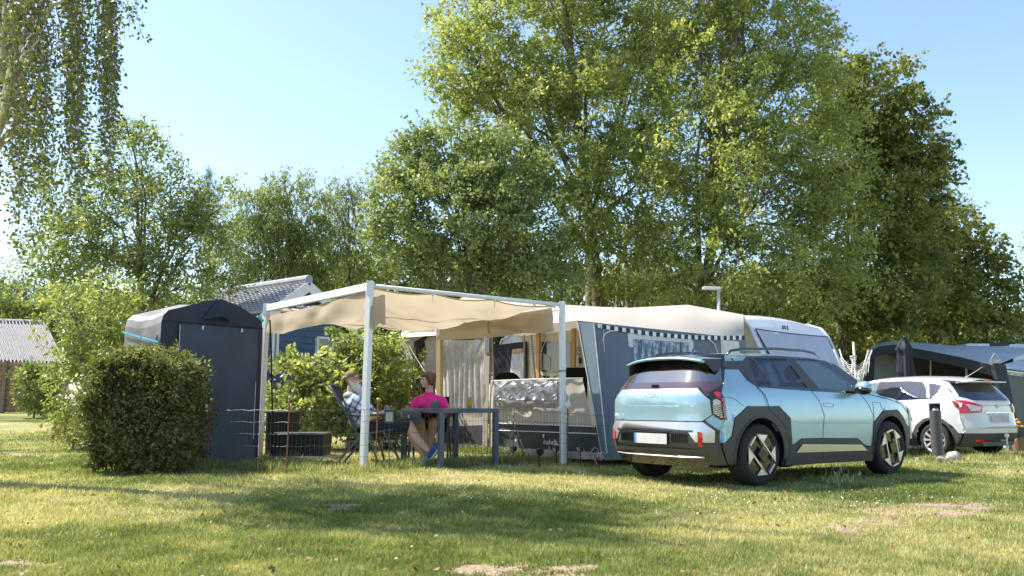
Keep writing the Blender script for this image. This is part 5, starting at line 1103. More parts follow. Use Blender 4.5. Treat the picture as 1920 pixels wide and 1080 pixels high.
    line([(.98,.95),(1.15,.94),(1.18,.85)], lambda x, z: sh.side(x, z, .001), .0025, nm='charge_flap'); line([(.98,.95),(.97,.74)], lambda x, z: sh.side(x, z, .001), .0025, nm='charge_flap')
    line([(.75,1.075),(1.29,1.0),(1.7,.93),(1.92,.8)], lambda x, z: sh.side(x, z, .001), .004); line([(-1.88,1.0),(-1.75,.99),(-1.6,.9)], lambda x, z: sh.side(x, z, .001), .002)
    line([(-.72,.73),(-.6,.7),(.9,.68)], lambda x, z: sh.side(x, z, .0), .0028, PAINT, par=rd, nm='crease')
    for sg in (-1, 1):
        t = MB(); t.tube([Vector((x, sg*.60, z)) for x, z in ((-1.5, 1.49), (-1.42, 1.545), (-1.2, 1.575), (-.6, 1.6), (0, 1.595), (.2, 1.575), (.34, 1.52))], [.006, .018, .018, .018, .018, .018, .006], 8); t.obj('roof_rail', BLK, root, local=True, smooth=True)
        # door mirror
        c = Vector((.6, sg*1.03, 1.13)); m = MB(); m.ball(c, (.09, .125, .085), 16, 10, Matrix.Rotation(sg*.25, 3, 'Z')); mi = m.obj('door_mirror', PAINT, root, local=True, smooth=True)
        m = MB(); m.ball(c+Vector((-.012, 0, -.03)), (.095, .12, .065), 16, 10, Matrix.Rotation(sg*.25, 3, 'Z')); m.bar(c+Vector((0, -sg*.08, -.06)), (.62, sg*.85, 1.07), .06, .035); m.obj('mirror_base', BLK, mi, local=True, smooth=True)
    fin = MB(); fin.poly([(-1.42, 0, 1.53), (-1.22, 0, 1.545), (-1.34, 0, 1.585), (-1.40, 0, 1.61)], .03); bevel(fin.obj('antenna_fin', mat('navy gloss', (.03, .03, .12), .2, coat=1), root, local=True), .01)
    # front end
    k = MB(); k.grid(lambda u, v: (lambda z: Vector((float(np.interp(z, sh.fz, sh.fx))-.22*abs(v*2-1)**3, sh.w(float(np.interp(z, sh.fz, sh.fx))-.22, z)*(v*2-1), z)))(.22+.6*u), 12, 20); k.obj('front_bumper', CLAD, root, local=True, smooth=True)
    for sg in (-1, 1): k = MB(); k.box((1.98, sg*.8-.03, .45), (2.03, sg*.8+.03, .85)); bevel(k.obj('headlight', LENS, root, local=True), .01)
    seats(root, (-.75, .12), 1.42, .36)
    car_common(root, sh, PAINT, (-1.34, 1.34), .35, .9, None)
    def rim(rot):
        def fn(hub, M_, r):
            R_ = r*.725; y = -.028
            k = MB(); k.lathe([(R_*.93, .0), (R_, -.012), (R_*1.01, .01)], n=40, axis='y', M=M_); k.lathe([(0, -.005), (R_*.95, -.005)], n=40, axis='y', M=M_); k.obj('rim', mat('rim black', (.018, .018, .02), .18, coat=.5), hub, local=True, smooth=True, angle=30)
            c, s = math.cos(rot), math.sin(rot)
            def P(p): a, b = p; return M_ @ Vector(((a*c-b*s)*R_*.96, y, (a*s+b*c)*R_*.96))
            for q in ([(-.37,.93),(.40,.9),(.07,.56)], [(.93,.38),(.93,-.37),(.60,.03)], [(-.93,.38),(-.92,-.40),(-.57,-.06)], [(-.37,-.93),(.4,-.92),(.03,-.56)],
                      [(-.37,.93),(-.25,.93),(.93,-.28),(.93,-.37)], [(-.93,.38),(-.93,.27),(.28,-.93),(.4,-.92)], [(-.47,.88),(-.43,.82),(-.82,.42),(-.88,.47)], [(.47,-.88),(.43,-.82),(.82,-.42),(.88,-.47)]):
                k = MB(); k.poly([P(a) for a in q], .012); k.obj('rim_blade', mat('cut aluminium', (.74, .72, .68), .25, metal=.45), hub, local=True)
            k = MB(); k.poly([P(a) for a in ((-.02, .42), (.42, .0), (.05, -.4), (-.38, 0))], .02); bevel(k.obj('hub_cap', BLK, hub, local=True), .01)
        return fn
    for x, rt in ((-1.34, 0), (1.34, -.55)):
        for sg in (-1, 1): wheel(root, x, sg, .352, .215, rim(rt), .905)
blue_car()
def white_car():
    root = thing('parked_car', 'white hatchback with red tail lights and black lower trim, partly hidden by the blue car', 'car', (8.4, 18.45, -.1), rotz=2.06)
    WP = mat('car white', (.62, .63, .62), .3, var=.02, scale=3, coat=.8)
    sh = Shell([.18,.3,.5,.75,.9,1.0,1.08,1.15,1.35,1.5,1.56], [.83,.865,.88,.882,.875,.86,.845,.82,.72,.64,.6],
               [.2,.32,.46,.56,.7,.85,1.0,1.1,1.2,1.4,1.5], [-1.98,-2.06,-2.12,-2.13,-2.09,-2.07,-2.06,-2.0,-1.92,-1.73,-1.62],
               [-1.9,-1.6,-1.2,-.6,0,.3,.5,.9,1.3,1.6,1.9,2.1], [1.49,1.53,1.575,1.6,1.59,1.565,1.51,1.27,1.05,1.0,.9,.75], [.2,.4,.6,.8,1.0], [2.05,2.14,2.17,2.14,2.08], -1.3, .12, 1.2, .18, rc=.26)
    def side(nm, pts, m, o=0, par=root, step=.08):
        for sg in (-1, 1):
            v, f = tess(pts, lambda x, z: sh.side(x, z, o, sg), step); k = MB(); k.add(v, f if sg < 0 else [q[::-1] for q in f]); ob = k.obj(nm, m, par, local=True, smooth=True)
        return ob
    def rear(nm, pts, m, o=0, par=root, step=.07):
        v, f = tess(pts, lambda y, z: sh.rear(y, z, o), step); k = MB(); k.add(v, [q[::-1] for q in f]); return k.obj(nm, m, par, local=True, smooth=True)
    r_ = .325; lowtop = [(-2.3,.47),(-1.78,.47),(-1.68,.6),(-1.5,.73),(-1.3,.77),(-1.1,.73),(-.92,.6),(-.82,.42),(.82,.4),(.92,.58),(1.1,.72),(1.3,.76),(1.5,.72),(1.68,.6),(1.78,.5),(2.3,.5)]
    side('body_side', lowtop+[(2.3,.9),(1.9,1.0),(1.3,1.2),(.95,1.04),(.6,1.07),(-1.15,1.13),(-1.3,1.2),(-1.42,1.38),(-1.2,1.47),(-.6,1.5),(.2,1.48),(.55,1.45),(.7,1.6),(-2.3,1.6)], WP)
    side('lower_trim', lowtop+[(2.3,.2),(1.75,.2)]+arc(1.3, r_, .39, -.3, PI+.3)+[(.9,.19),(-.9,.19)]+arc(-1.3, r_, .39, -.3, PI+.3)+[(-1.75,.22),(-2.3,.22)], CLAD, .012, step=.07)
    wg = glassmat('blue grey car glass', (.14, .17, .24), .16)
    side('side_window', [(-1.0,1.125),(-.05,1.095),(-.12,1.485),(-.6,1.49),(-.86,1.475)], wg, .002); side('side_window', [(-1.16,1.13),(-1.03,1.126),(-.9,1.47),(-.96,1.468),(-1.08,1.35)], wg, .002)
    side('side_window', [(-1.22,1.135),(-1.12,1.42),(-1.25,1.42),(-1.42,1.38),(-1.36,1.24),(-1.3,1.18)], wg, .003); side('side_window', [(.07,1.09),(.9,1.05),(.6,1.3),(.3,1.45),(.05,1.483)], CARGL2, .002)
    side('window_pillar', [(-1.03,1.126),(-1.0,1.125),(-.86,1.475),(-.9,1.47)], BLK, .001); side('window_pillar', [(-1.22,1.135),(-1.16,1.13),(-1.08,1.35),(-.96,1.468),(-1.12,1.42)], WP, .001)
    side('window_frame', [(-1.3,1.13),(.9,1.04),(.9,1.055),(-1.3,1.148)], BLK, .005); side('window_pillar', [(-.06,1.09),(.08,1.085),(.06,1.485),(-.11,1.487)], BLK, .004)
    side('rear_handle', [(-.75,.98),(-.55,.98),(-.55,.945),(-.75,.945)], SILV, .025); side('fuel_flap', [(-1.35,1.02),(-1.52,1.02),(-1.52,.9),(-1.35,.9)], WP, .004)
    def top(nm, xa, xb, m, n_=16): k = MB(); k.grid(lambda u, v: sh.top(xa+(xb-xa)*u, v*2-1), n_, 16); return k.obj(nm, m, root, local=True, smooth=True)
    top('roof', -1.9, .45, WP, 24); top('windscreen', .45, 1.2, CARGL2); top('bonnet', 1.2, 2.1, WP)
    k = MB(); k.box((-1.905, -.14, 1.445), (-1.89, .14, 1.475)); k.obj('brake_light', RED, root, local=True)
    k = MB(); k.poly([(-1.9, -.6, 1.44), (-1.9, .6, 1.44), (-1.65, .62, 1.42), (-1.65, -.62, 1.42)], .02); k.obj('spoiler', WP, root, local=True)
    rear('rear_window', [(-.62,1.44),(.62,1.44),(.72,1.16),(.55,1.09),(-.55,1.09),(-.72,1.16)], wg, .006); rear('tailgate_upper', [(-.99,1.5),(.99,1.5),(.99,.98),(-.99,.98)], WP)
    tg = rear('tailgate', [(-.99,.98),(.99,.98),(.99,.72),(.6,.56),(-.6,.56),(-.99,.72)], WP); rear('bumper', [(-.99,.72),(-.6,.56),(.6,.56),(.99,.72),(.99,.46),(-.99,.46)], WP, .01)
    rear('lower_bumper', [(-.99,.47),(.99,.47),(.99,.22),(-.99,.22)], CLAD, .014); rear('skid_plate', [(-.5,.3),(.5,.3),(.42,.22),(-.42,.22)], SILV, .02)
    rear('plate_recess', [(-.34,.84),(.34,.84),(.3,.66),(-.3,.66)], mat('recess white', (.5, .5, .47), .5), .003); k = MB(); k.box((-2.1, -.26, .68), (-2.085, .26, .79)); k.obj('number_plate', mat('blurred plate', (.42, .42, .47), .5, var=.2, scale=8), root, local=True)
    rear('chrome_strip', [(-.4,.87),(.4,.87),(.4,.845),(-.4,.845)], SILV, .02); k = MB(); k.lathe([(.02, 0), (.035, 0), (.035, .012), (.02, .012)], n=14, axis='z', M=Matrix.Translation((-2.07, 0, .97)) @ Matrix.Rotation(-PI/2, 4, 'Y')); k.obj('badge', SILV, root, local=True)
    for sg in (-1, 1):
        q = [(sg*.44,.98),(sg*.5,.86),(sg*.99,.83),(sg*.99,1.1),(sg*.7,1.09)][::(1 if sg > 0 else -1)]; lp = rear('tail_light', q, RED, .02)
        v, f = tess([(-2.3,1.09),(-1.88,1.07),(-1.68,1.08),(-1.74,.98),(-1.84,.87),(-2.3,.83)], lambda x, z: sh.side(x, z, .016, sg)); k = MB(); k.add(v, f if sg < 0 else [w[::-1] for w in f]); k.obj('side_lens', RED, lp, local=True, smooth=True)
        rear('clear_lens', [(sg*.48,.965),(sg*.54,.89),(sg*.68,.89),(sg*.72,1.02)][::(1 if sg > 0 else -1)], LENS, .026, par=lp); rear('clear_lens', [(sg*.75,1.04),(sg*.78,.96),(sg*.86,.96),(sg*.84,1.05)][::(1 if sg > 0 else -1)], LENS, .026, par=lp)
        rear('reflector', [(sg*.42,.35),(sg*.66,.36),(sg*.62,.3),(sg*.44,.3)][::(1 if sg > 0 else -1)], RED, .03)
        m = MB(); m.ball((.62, sg*.98, 1.12), (.08, .12, .08), 14, 8); m.bar((.62, sg*.9, 1.08), (.64, sg*.8, 1.06), .05, .03); m.obj('door_mirror', WP, root, local=True, smooth=True)
    t = MB(); t.tube([(-1.45, 0, 1.55), (-1.52, 0, 1.58), (-1.82, 0, 1.74)], [.015, .007, .005], 6); t.obj('antenna', mat('antenna grey', (.35, .33, .32), .5), root, local=True)
    t = MB(); t.tube([(-2.05, 0, .33), (-2.2, 0, .33), (-2.2, 0, .4)], .02, 8); t.ball((-2.2, 0, .42), .045, 12, 8); t.tube([(-2.2, 0, .32), (-2.2, 0, .2)], .015, 6); t.obj('tow_ball', WHITE, root, local=True, smooth=True)
    t = MB(); t.tube([sh.rear(y, 1.105, .02) for y in (-.35, 0, .2)], .012, 6); t.obj('wiper', BLK, root, local=True)
    k = MB(); k.grid(lambda u, v: (lambda z: Vector((float(np.interp(z, sh.fz, sh.fx))-.22*abs(v*2-1)**3, sh.w(float(np.interp(z, sh.fz, sh.fx))-.22, z)*(v*2-1), z)))(.2+.6*u), 12, 16); k.obj('front_bumper', WP, root, local=True, smooth=True)
    for sg in (-1, 1): k = MB(); k.box((1.9, sg*.7-.08, .7), (2.0, sg*.7+.08, .82)); bevel(k.obj('headlight', LENS, root, local=True), .01)
    seats(root, (-.6, .25), 1.42, .34); car_common(root, sh, WP, (-1.3, 1.3), r_, .86, None, .4)
    def rim(hub, M_, r):
        R_ = r*.72; k = MB(); k.lathe([(R_*.9, -.005), (R_, -.02), (R_*1.01, .01)], n=36, axis='y', M=M_); k.lathe([(0, -.02), (R_*.18, -.02), (R_*.2, .01)], n=20, axis='y', M=M_)
        for i in range(10):
            a = 2*PI*i/10; c, s = math.cos(a), math.sin(a); P = lambda u, v: M_ @ Vector(((u*c-v*s)*R_, -.022, (u*s+v*c)*R_)); k.poly([P(.12, -.06), P(.95, -.1), P(.95, .1), P(.12, .06)], .015)
        k.obj('rim', mat('alloy', (.6, .58, .57), .35, metal=.5), hub, local=True)
    for x in (-1.3, 1.3):
        for sg in (-1, 1): wheel(root, x, sg, r_, .205, rim, .86)
white_car()
# ================================================================== PEOPLE
SKIN = mat('skin', (.64, .38, .28), .55, var=.08, scale=18, spec=.35); SKIN2 = mat('flushed skin', (.66, .37, .28), .55, var=.08, scale=18, spec=.35)
def blob(name, mb, m, parent, vox=.012, it=6, fac=.5, local=False, **kw):
    o = mb.obj(name, m, parent, local=local, smooth=True, **kw)
    r_ = o.modifiers.new('r', 'REMESH'); r_.mode = 'VOXEL'; r_.voxel_size = vox; s_ = o.modifiers.new('s', 'SMOOTH'); s_.iterations = it; s_.factor = fac
    dg = bpy.context.evaluated_depsgraph_get(); me = bpy.data.meshes.new_from_object(o.evaluated_get(dg)); o.modifiers.clear(); o.data = me
    me.polygons.foreach_set('use_smooth', [True]*len(me.polygons))
    if not me.materials: me.materials.append(m)
    return o
def limb(mb, pts, rs, sub=5):
    """tapered limb through joints with balls at the ends"""
    P = [Vector(p) for p in pts]; Q = []; Rr = []
    for i in range(len(P)-1):
        for k in range(sub): Q.append(lerp(P[i], P[i+1], k/sub)); Rr.append(rs[i]+(rs[i+1]-rs[i])*k/sub)
    Q.append(P[-1]); Rr.append(rs[-1]); mb.tube(Q, Rr, 12)
    for p, r_ in zip(P, rs): mb.ball(p, r_*.99, 12, 8)
def frame(f, up):
    f = Vector(f).normalized(); u = Vector(up); r_ = f.cross(u).normalized(); u = r_.cross(f).normalized()
    return Matrix((r_, f, u)).transposed()          # x right, y forward, z up
def hand(mb, w, d, n, size=1.0, curl=.6, side=1):
    """palm and five fingers; w wrist, d direction of fingers, n back-of-hand normal"""
    d = Vector(d).normalized(); n = Vector(n); n = (n-d*n.dot(d)).normalized(); s = d.cross(n)*side; w = Vector(w); S_ = size
    limb(mb, [w, w+d*.03*S_], [.024*S_, .026*S_], 2)
    for k in range(4): limb(mb, [w+d*.02*S_+s*(k-1.5)*.012*S_, w+d*.085*S_+s*(k-1.5)*.018*S_], [.015*S_, .0115*S_], 3)
    for k, L in enumerate((.062, .075, .07, .054)):
        b = w+d*.085*S_+s*(k-1.5)*.019*S_; a1 = curl*.6; a2 = curl*1.5
        d1 = d*math.cos(a1)-n*math.sin(a1); d2 = d*math.cos(a2)-n*math.sin(a2); d3 = d*math.cos(a2+curl)-n*math.sin(a2+curl)
        p1 = b+d1*L*.45*S_; p2 = p1+d2*L*.33*S_; p3 = p2+d3*L*.25*S_; limb(mb, [b, p1, p2, p3], [.0098*S_, .009*S_, .0082*S_, .0068*S_], 2)
    t0 = w+d*.02*S_-s*.024*S_; t1 = t0+(d*.6-s*.7-n*.3).normalized()*.035*S_; t2 = t1+(d*.85-s*.1-n*.55).normalized()*.03*S_; limb(mb, [t0, t1, t2], [.013*S_, .011*S_, .0085*S_], 3)
def head_skin(mb, c, M, k=1.0, male=False):
    c = Vector(c); P = lambda x, y, z: c+M @ Vector((x*k, y*k, z*k)); Mr = M
    mb.ball(P(0, -.012, .03), (.074*k, .093*k, .088*k), 20, 14, Mr); mb.ball(P(0, .015, -.03), (.06*k, .07*k, .08*k), 18, 12, Mr)
    mb.ball(P(0, .055, -.085), (.028*k, .025*k, .022*k), 12, 8, Mr)                      # chin
    for s in (-1, 1):
        mb.ball(P(s*.034, .05, -.03), (.028*k, .03*k, .028*k), 12, 8, Mr)                 # cheek
        mb.ball(P(s*.03, .066, .026), (.024*k, .017*k, .011*k), 10, 6, Mr)               # brow
        mb.ball(P(s*.077, -.008, .0), (.009*k, .018*k, .03*k), 10, 8, Mr)                # ear
        mb.ball(P(s*.012, .088, -.03), (.011*k, .012*k, .009*k), 8, 6, Mr)               # nostril
    limb(mb, [P(0, .076, .018), P(0, .098, -.022)], [.010*k, .0145*k], 4)                 # nose
    mb.ball(P(0, .079, -.052), (.024*k, .011*k, .006*k), 12, 6, Mr); mb.ball(P(0, .076, -.063), (.021*k, .011*k, .007*k), 12, 6, Mr)
def face_details(par, c, M, k=1.0, lip=(.42, .16, .13), mouth=True):
    c = Vector(c); P = lambda x, y, z: c+M @ Vector((x*k, y*k, z*k))
    ew = mat('eye white', (.75, .73, .7), .3); ei = mat('iris', (.08, .06, .04), .2)
    for s in (-1, 1):
        e = MB(); e.ball(P(s*.031, .071, .009), .0125*k, 12, 8); eo = e.obj('eye', ew, par, smooth=True); e = MB(); e.ball(P(s*.031, .080, .009), .0062*k, 10, 6); e.obj('iris', ei, eo, smooth=True)
    if mouth: e = MB(); e.ball(P(0, .085, -.0575), (.021*k, .006*k, .004*k), 12, 6, M); e.obj('lips', mat('lips', lip, .5), par, smooth=True)
def glasses(par, c, M, k=1.0, col=(.03, .03, .035)):
    c = Vector(c); P = lambda x, y, z: c+M @ Vector((x*k, y*k, z*k)); g = MB()
    for s in (-1, 1):
        pts = [P(s*.033+.024*math.cos(a), .097-.1*abs(math.cos(a))*.05, .004+.017*math.sin(a)) for a in np.linspace(0, 2*PI, 17)]; g.tube(pts, .0022, 6)
        g.tube([P(s*.057, .095, .008), P(s*.078, .06, .01), P(s*.08, -.01, .008)], .002, 5)
    g.tube([P(-.009, .1, .008), P(.009, .1, .008)], .002, 5)
    return g.obj('glasses', mat('glasses frame', col, .3), par)
def woman():
    hip = V(803, 789, 12.25); base = Vector((hip.x, 12.1, gz(hip.x, 12.1)))
    root_v = thing('person', 'woman in pink sweater and dark shorts seated behind the table, looking left', 'person', base)
    b = MB(); T_ = lambda px, py, Y: V(px, py, Y)
    nb = T_(805, 740, 12.22); hc = T_(800.5, 713, 12.17); f = Vector((-.74, -.66, .05)); M = frame(f, (0.03, .05, 1))
    hpL, hpR = T_(792, 786, 12.25), T_(815, 786, 12.25); kL, kR = T_(787, 791, 11.78), T_(812, 791, 11.78); aL, aR = T_(798, 847, 11.95), T_(804, 846, 11.93)
    limb(b, [hpL, kL, lerp(kL, aL, .35)+Vector((0, .03, 0)), aL], [.095, .067, .062, .038]); limb(b, [hpR, kR, lerp(kR, aR, .35)+Vector((0, .03, 0)), aR], [.095, .067, .062, .038])
    b.ball(lerp(hpL, hpR, .5)+Vector((0, 0, .02)), (.2, .15, .13), 18, 12); b.ball(T_(805, 770, 12.2), (.18, .14, .16), 18, 12); b.ball(T_(805, 753, 12.22), (.15, .12, .11), 18, 12)
    limb(b, [nb, lerp(nb, hc, .6)+Vector((.02, .01, 0))], [.062, .055]); head_skin(b, hc, M, 1.02)
    sL, sR = T_(783, 751, 12.2), T_(829, 751, 12.22); eL, eR = T_(771, 776, 12.1), T_(840, 777, 12.1); wL, wR = T_(790, 789, 11.95), T_(824, 784, 11.9)
    limb(b, [sL, eL, wL], [.058, .045, .028]); limb(b, [sR, eR, wR], [.058, .045, .028])
    hand(b, wL, (.8, -.3, -.1), (0, -.3, 1), 1, .5, 1); hand(b, wR, (-.9, -.2, .05), (0, -.4, 1), 1, .6, -1)
    for a, s in ((aL, -1), (aR, 1)): limb(b, [a, a+Vector((s*.01-.02, -.03, -.055)), a+Vector((-.03, -.15, -.07))], [.036, .036, .028])
    body = blob('body', b, SKIN, root_v, .0105, 4)
    face_details(body, hc, M, 1.02); glasses(body, hc, M, 1.04, (.35, .2, .2))
    # sweater
    p = MB(); PINK = mat('pink knit', (.8, .02, .24), .8, var=.12, scale=10, bump=.5, bscale=30)
    p.ball(T_(805, 768, 12.19), (.205, .168, .17), 20, 14); p.ball(T_(805, 753, 12.2), (.17, .145, .12), 20, 14); p.ball(T_(805, 780, 12.15), (.2, .18, .09), 18, 12)
    for s in (-1, 1): p.ball(T_(805+s*11, 758, 12.09), (.085, .08, .08), 14, 10)
    limb(p, [sL, lerp(sL, eL, .97)], [.064, .068]); limb(p, [sR, lerp(sR, eR, .97)], [.064, .068]); limb(p, [sL, nb-Vector((0, 0, .05)), sR], [.058, .075, .058]); limb(p, [nb-Vector((0, 0, .04)), nb+Vector((0, 0, -.005))], [.1, .075])
    blob('sweater', p, PINK, body, .012, 5)
    q = MB(); q.ball(lerp(hpL, hpR, .5)+Vector((0, -.02, .0)), (.205, .17, .115), 18, 12); limb(q, [hpL, lerp(hpL, kL, .72)], [.108, .088]); limb(q, [hpR, lerp(hpR, kR, .72)], [.108, .088]); blob('shorts', q, mat('navy shorts', (.018, .022, .035), .8), body, .012, 4)
    # bobbed hair: cap with fringe, locks
    c = hc; k = 1.02; P = lambda x, y, z: c+M @ Vector((x*k, y*k, z*k)); h = MB()
    h.ball(P(0, -.022, .042), (.09, .1, .088), 22, 14, M); h.ball(P(0, -.05, -.015), (.084, .062, .075), 18, 12, M)
    for s in (-1, 1): limb(h, [P(s*.07, .03, .06), P(s*.083, -.005, .01), P(s*.078, -.02, -.045)], [.026, .03, .022])
    limb(h, [P(-.055, .058, .07), P(0, .078, .074), P(.055, .058, .07)], [.024, .024, .024]); limb(h, [P(-.045, .074, .05), P(0.0, .086, .055), P(.04, .074, .05)], [.013, .014, .013])
    ho = blob('hair', h, mat('brown hair', (.17, .085, .045), .5, var=.4, scale=60, bump=.6, bscale=120), body, .009, 2)
    lk = MB()
    for i in range(150):
        a = random.uniform(-2.6, 2.6)+PI*1.5; st = P(math.cos(a)*.045, -.02+math.sin(a)*.05, .118); md = P(math.cos(a)*.092, -.025+math.sin(a)*.1, .05); en = P(math.cos(a)*.09, -.028+math.sin(a)*.088, random.uniform(-.075, -.02))
        lk.tube([st, md, en], [.003, .005, .0015], 4)
    lk.obj('locks', MATS['brown hair'], ho)
    for a, s in ((aL, -1), (aR, 1)): x = MB(); limb(x, [a+Vector((-.02, -.01, -.078)), a+Vector((-.03, -.16, -.088))], [.03, .026]); blob('sandal', x, mat('dark sandal', (.04, .03, .03), .7), body, .01, 2)
    # chair
    ch = thing('garden_chair', 'dark sling chair the woman in pink is sitting on', 'chair', base+Vector((.05, .1, 0))); g = base.z; cx = base.x+.03
    m = MB(); m.box((cx-.24, 12.02, g+.40), (cx+.24, 12.48, g+.435)); m.obj('seat', mat('black fabric', (0, 0, 0)), ch); m = MB(); m.poly([(cx-.24, 12.44, g+.44), (cx+.24, 12.44, g+.44), (cx+.24, 12.6, g+.9), (cx-.24, 12.6, g+.9)], .02); m.obj('backrest', MATS['black fabric'], ch)
    CF = mat('grey chair frame', (.1, .115, .14), .4, spec=.5)
    for sx in (-1, 1):
        for y0, y1 in ((11.95, 12.1), (12.6, 12.4)): m = MB(); m.bar((cx+sx*.27, y0, g), (cx+sx*.26, y1, g+.42), .03, .03); m.obj('leg', CF, ch)
        m = MB(); m.bar((cx+sx*.28, 12.0, g+.62), (cx+sx*.28, 12.5, g+.63), .045, .025); m.bar((cx+sx*.27, 12.04, g+.4), (cx+sx*.28, 12.04, g+.62), .025, .025); m.obj('armrest', CF, ch)
woman()
def man():
    hp = V(692, 803, 11.6); base = Vector((hp.x, 11.6, gz(hp.x, 11.6))); root_m = thing('person', 'bearded man in a cap, checked shirt and black shorts reclining behind the front post', 'person', base)
    T_ = V; b = MB(); hc = T_(662, 712, 11.58); M = frame((.85, -.5, .1), (-.12, 0, 1)); nb = T_(659, 739, 11.62)
    hN, hF = T_(693, 805, 11.48), T_(694, 804, 11.72); kN, kF = T_(769, 800, 11.4), T_(768, 797, 11.6); aN, aF = T_(803, 845, 11.3), T_(794, 853, 11.42)
    limb(b, [hN, kN, lerp(kN, aN, .4)-Vector((.02, 0, .02)), aN], [.1, .07, .068, .04]); limb(b, [hF, kF, lerp(kF, aF, .4)-Vector((.02, 0, .02)), aF], [.1, .07, .068, .04])
    b.ball(lerp(hN, hF, .5), (.16, .19, .14), 18, 12); b.ball(T_(682, 782, 11.6), (.17, .19, .17), 18, 12); b.ball(T_(668, 757, 11.6), (.14, .2, .15), 18, 12)
    limb(b, [nb, lerp(nb, hc, .6)], [.07, .064]); head_skin(b, hc, M, 1.05, True)
    sN, sF = T_(669, 751, 11.42), T_(672, 748, 11.8); eN, eF = T_(692, 783, 11.36), T_(702, 780, 11.82); wN, wF = T_(716, 775, 11.38), T_(722, 773, 11.62)
    limb(b, [sN, eN, lerp(eN, wN, .4), wN], [.062, .05, .046, .031]); limb(b, [sF, eF, wF], [.062, .048, .031])
    hand(b, wN, (.95, .15, .05), (0, -.9, .3), 1.05, .55, 1); hand(b, wF, (.9, -.2, .1), (0, .9, .3), 1.05, .7, -1)
    body = blob('body', b, SKIN2, root_m, .0105, 4); face_details(body, hc, M, 1.05, mouth=False); glasses(body, hc, M, 1.07)
    # shirt with checks
    ck = mat('checked shirt', (.5, .56, .66), .8, trans=0); nn = ck.node_tree.nodes; l = ck.node_tree.links
    tc = nn.new('ShaderNodeTexCoord'); mp = nn.new('ShaderNodeMapping'); mp.inputs['Rotation'].default_value = (0, -.5, 0); l.new(tc.outputs['Object'], mp.inputs[0])
    mix = None
    for d in ('X', 'Z'):
        w = nn.new('ShaderNodeTexWave'); w.bands_direction = d; w.inputs['Scale'].default_value = 3.6; l.new(mp.outputs[0], w.inputs[0]); r_ = nn.new('ShaderNodeValToRGB'); r_.color_ramp.elements[0].position = .62; r_.color_ramp.elements[1].position = .85; r_.color_ramp.elements[0].color = (.8, .84, .9, 1); r_.color_ramp.elements[1].color = (.2, .25, .42, 1); l.new(w.outputs[0], r_.inputs[0])
        if mix is None: mix = r_
        else:
            mm = nn.new('ShaderNodeMix'); mm.data_type = 'RGBA'; mm.blend_type = 'MULTIPLY'; mm.inputs[0].default_value = .9; l.new(mix.outputs[0], mm.inputs[6]); l.new(r_.outputs[0], mm.inputs[7]); l.new(mm.outputs[2], nn['Principled BSDF'].inputs['Base Color'])
    p = MB(); p.ball(T_(682, 781, 11.6), (.185, .21, .185), 20, 14); p.ball(T_(668, 758, 11.6), (.155, .215, .16), 20, 14)
    limb(p, [sN, lerp(sN, eN, .72)], [.082, .08]); limb(p, [sF, lerp(sF, eF, .72)], [.082, .08]); limb(p, [sN, sF], [.075, .075]); limb(p, [nb-Vector((0, 0, .04)), nb], [.1, .078]); blob('shirt', p, ck, body, .012, 4)
    v = MB(); v.ball(T_(680, 783, 11.6), (.195, .195, .19), 20, 14); v.ball(T_(665, 758, 11.6), (.165, .18, .165), 20, 14); v.ball(T_(657, 742, 11.6), (.1, .15, .06), 16, 10); blob('vest', v, mat('sage vest', (.3, .36, .36), .8, var=.1, scale=8, bump=.4, bscale=14), body, .012, 4)
    q = MB(); q.ball(lerp(hN, hF, .5)+Vector((0, 0, -.01)), (.18, .205, .14), 18, 12); limb(q, [hN, lerp(hN, kN, .93)], [.115, .088]); limb(q, [hF, lerp(hF, kF, .93)], [.115, .088]); blob('shorts', q, mat('black shorts', (.012, .013, .016), .85, var=.2, bump=.3, bscale=12), body, .012, 4)
    c = hc; k = 1.05; P = lambda x, y, z: c+M @ Vector((x*k, y*k, z*k))
    # beard and moustache
    h = MB(); 
    for s in (-1, 1): limb(h, [P(s*.07, .0, -.01), P(s*.062, .03, -.06), P(s*.03, .06, -.105)], [.014, .028, .03]); limb(h, [P(s*.004, .092, -.043), P(s*.03, .084, -.056), P(s*.05, .07, -.06)], [.011, .012, .008])
    limb(h, [P(0, .058, -.085), P(0, .08, -.13), P(0, .088, -.2)], [.05, .052, .022]); limb(h, [P(-.055, .02, -.06), P(0, .05, -.13), P(.055, .02, -.06)], [.025, .04, .025]); bo = blob('beard', h, mat('white beard', (.66, .62, .58), .8, var=.25, scale=50, bump=.8, bscale=90), body, .009, 2)
    lk = MB()
    for i in range(130):
        a = random.uniform(-1.25, 1.25); st = P(math.sin(a)*.062, .03+math.cos(a)*.05, random.uniform(-.1, -.05)); lk.tube([st, st+M @ Vector((math.sin(a)*.006, .012, -.05)), P(math.sin(a)*.03, .07+math.cos(a)*.02, random.uniform(-.2, -.13))], [.003, .003, .001], 4)
    lk.obj('locks', MATS['white beard'], bo)
    e = MB(); e.ball(P(0, .095, -.062), (.014, .01, .011), 10, 6, M); e.obj('mouth', mat('mouth dark', (.1, .02, .02), .5), body, smooth=True)
    # cap
    cm = mat('olive cap', (.2, .155, .085), .85, var=.18, scale=14, bump=.3, bscale=60); h = MB()
    h.ball(P(0, -.012, .062), (.092, .108, .068), 24, 14, M); limb(h, [P(-.083, -.02, .04), P(-.07, -.1, .035), P(0, -.125, .035), P(.07, -.1, .035), P(.083, -.02, .04)], [.014]*5); cap = blob('cap', h, cm, body, .008, 3)
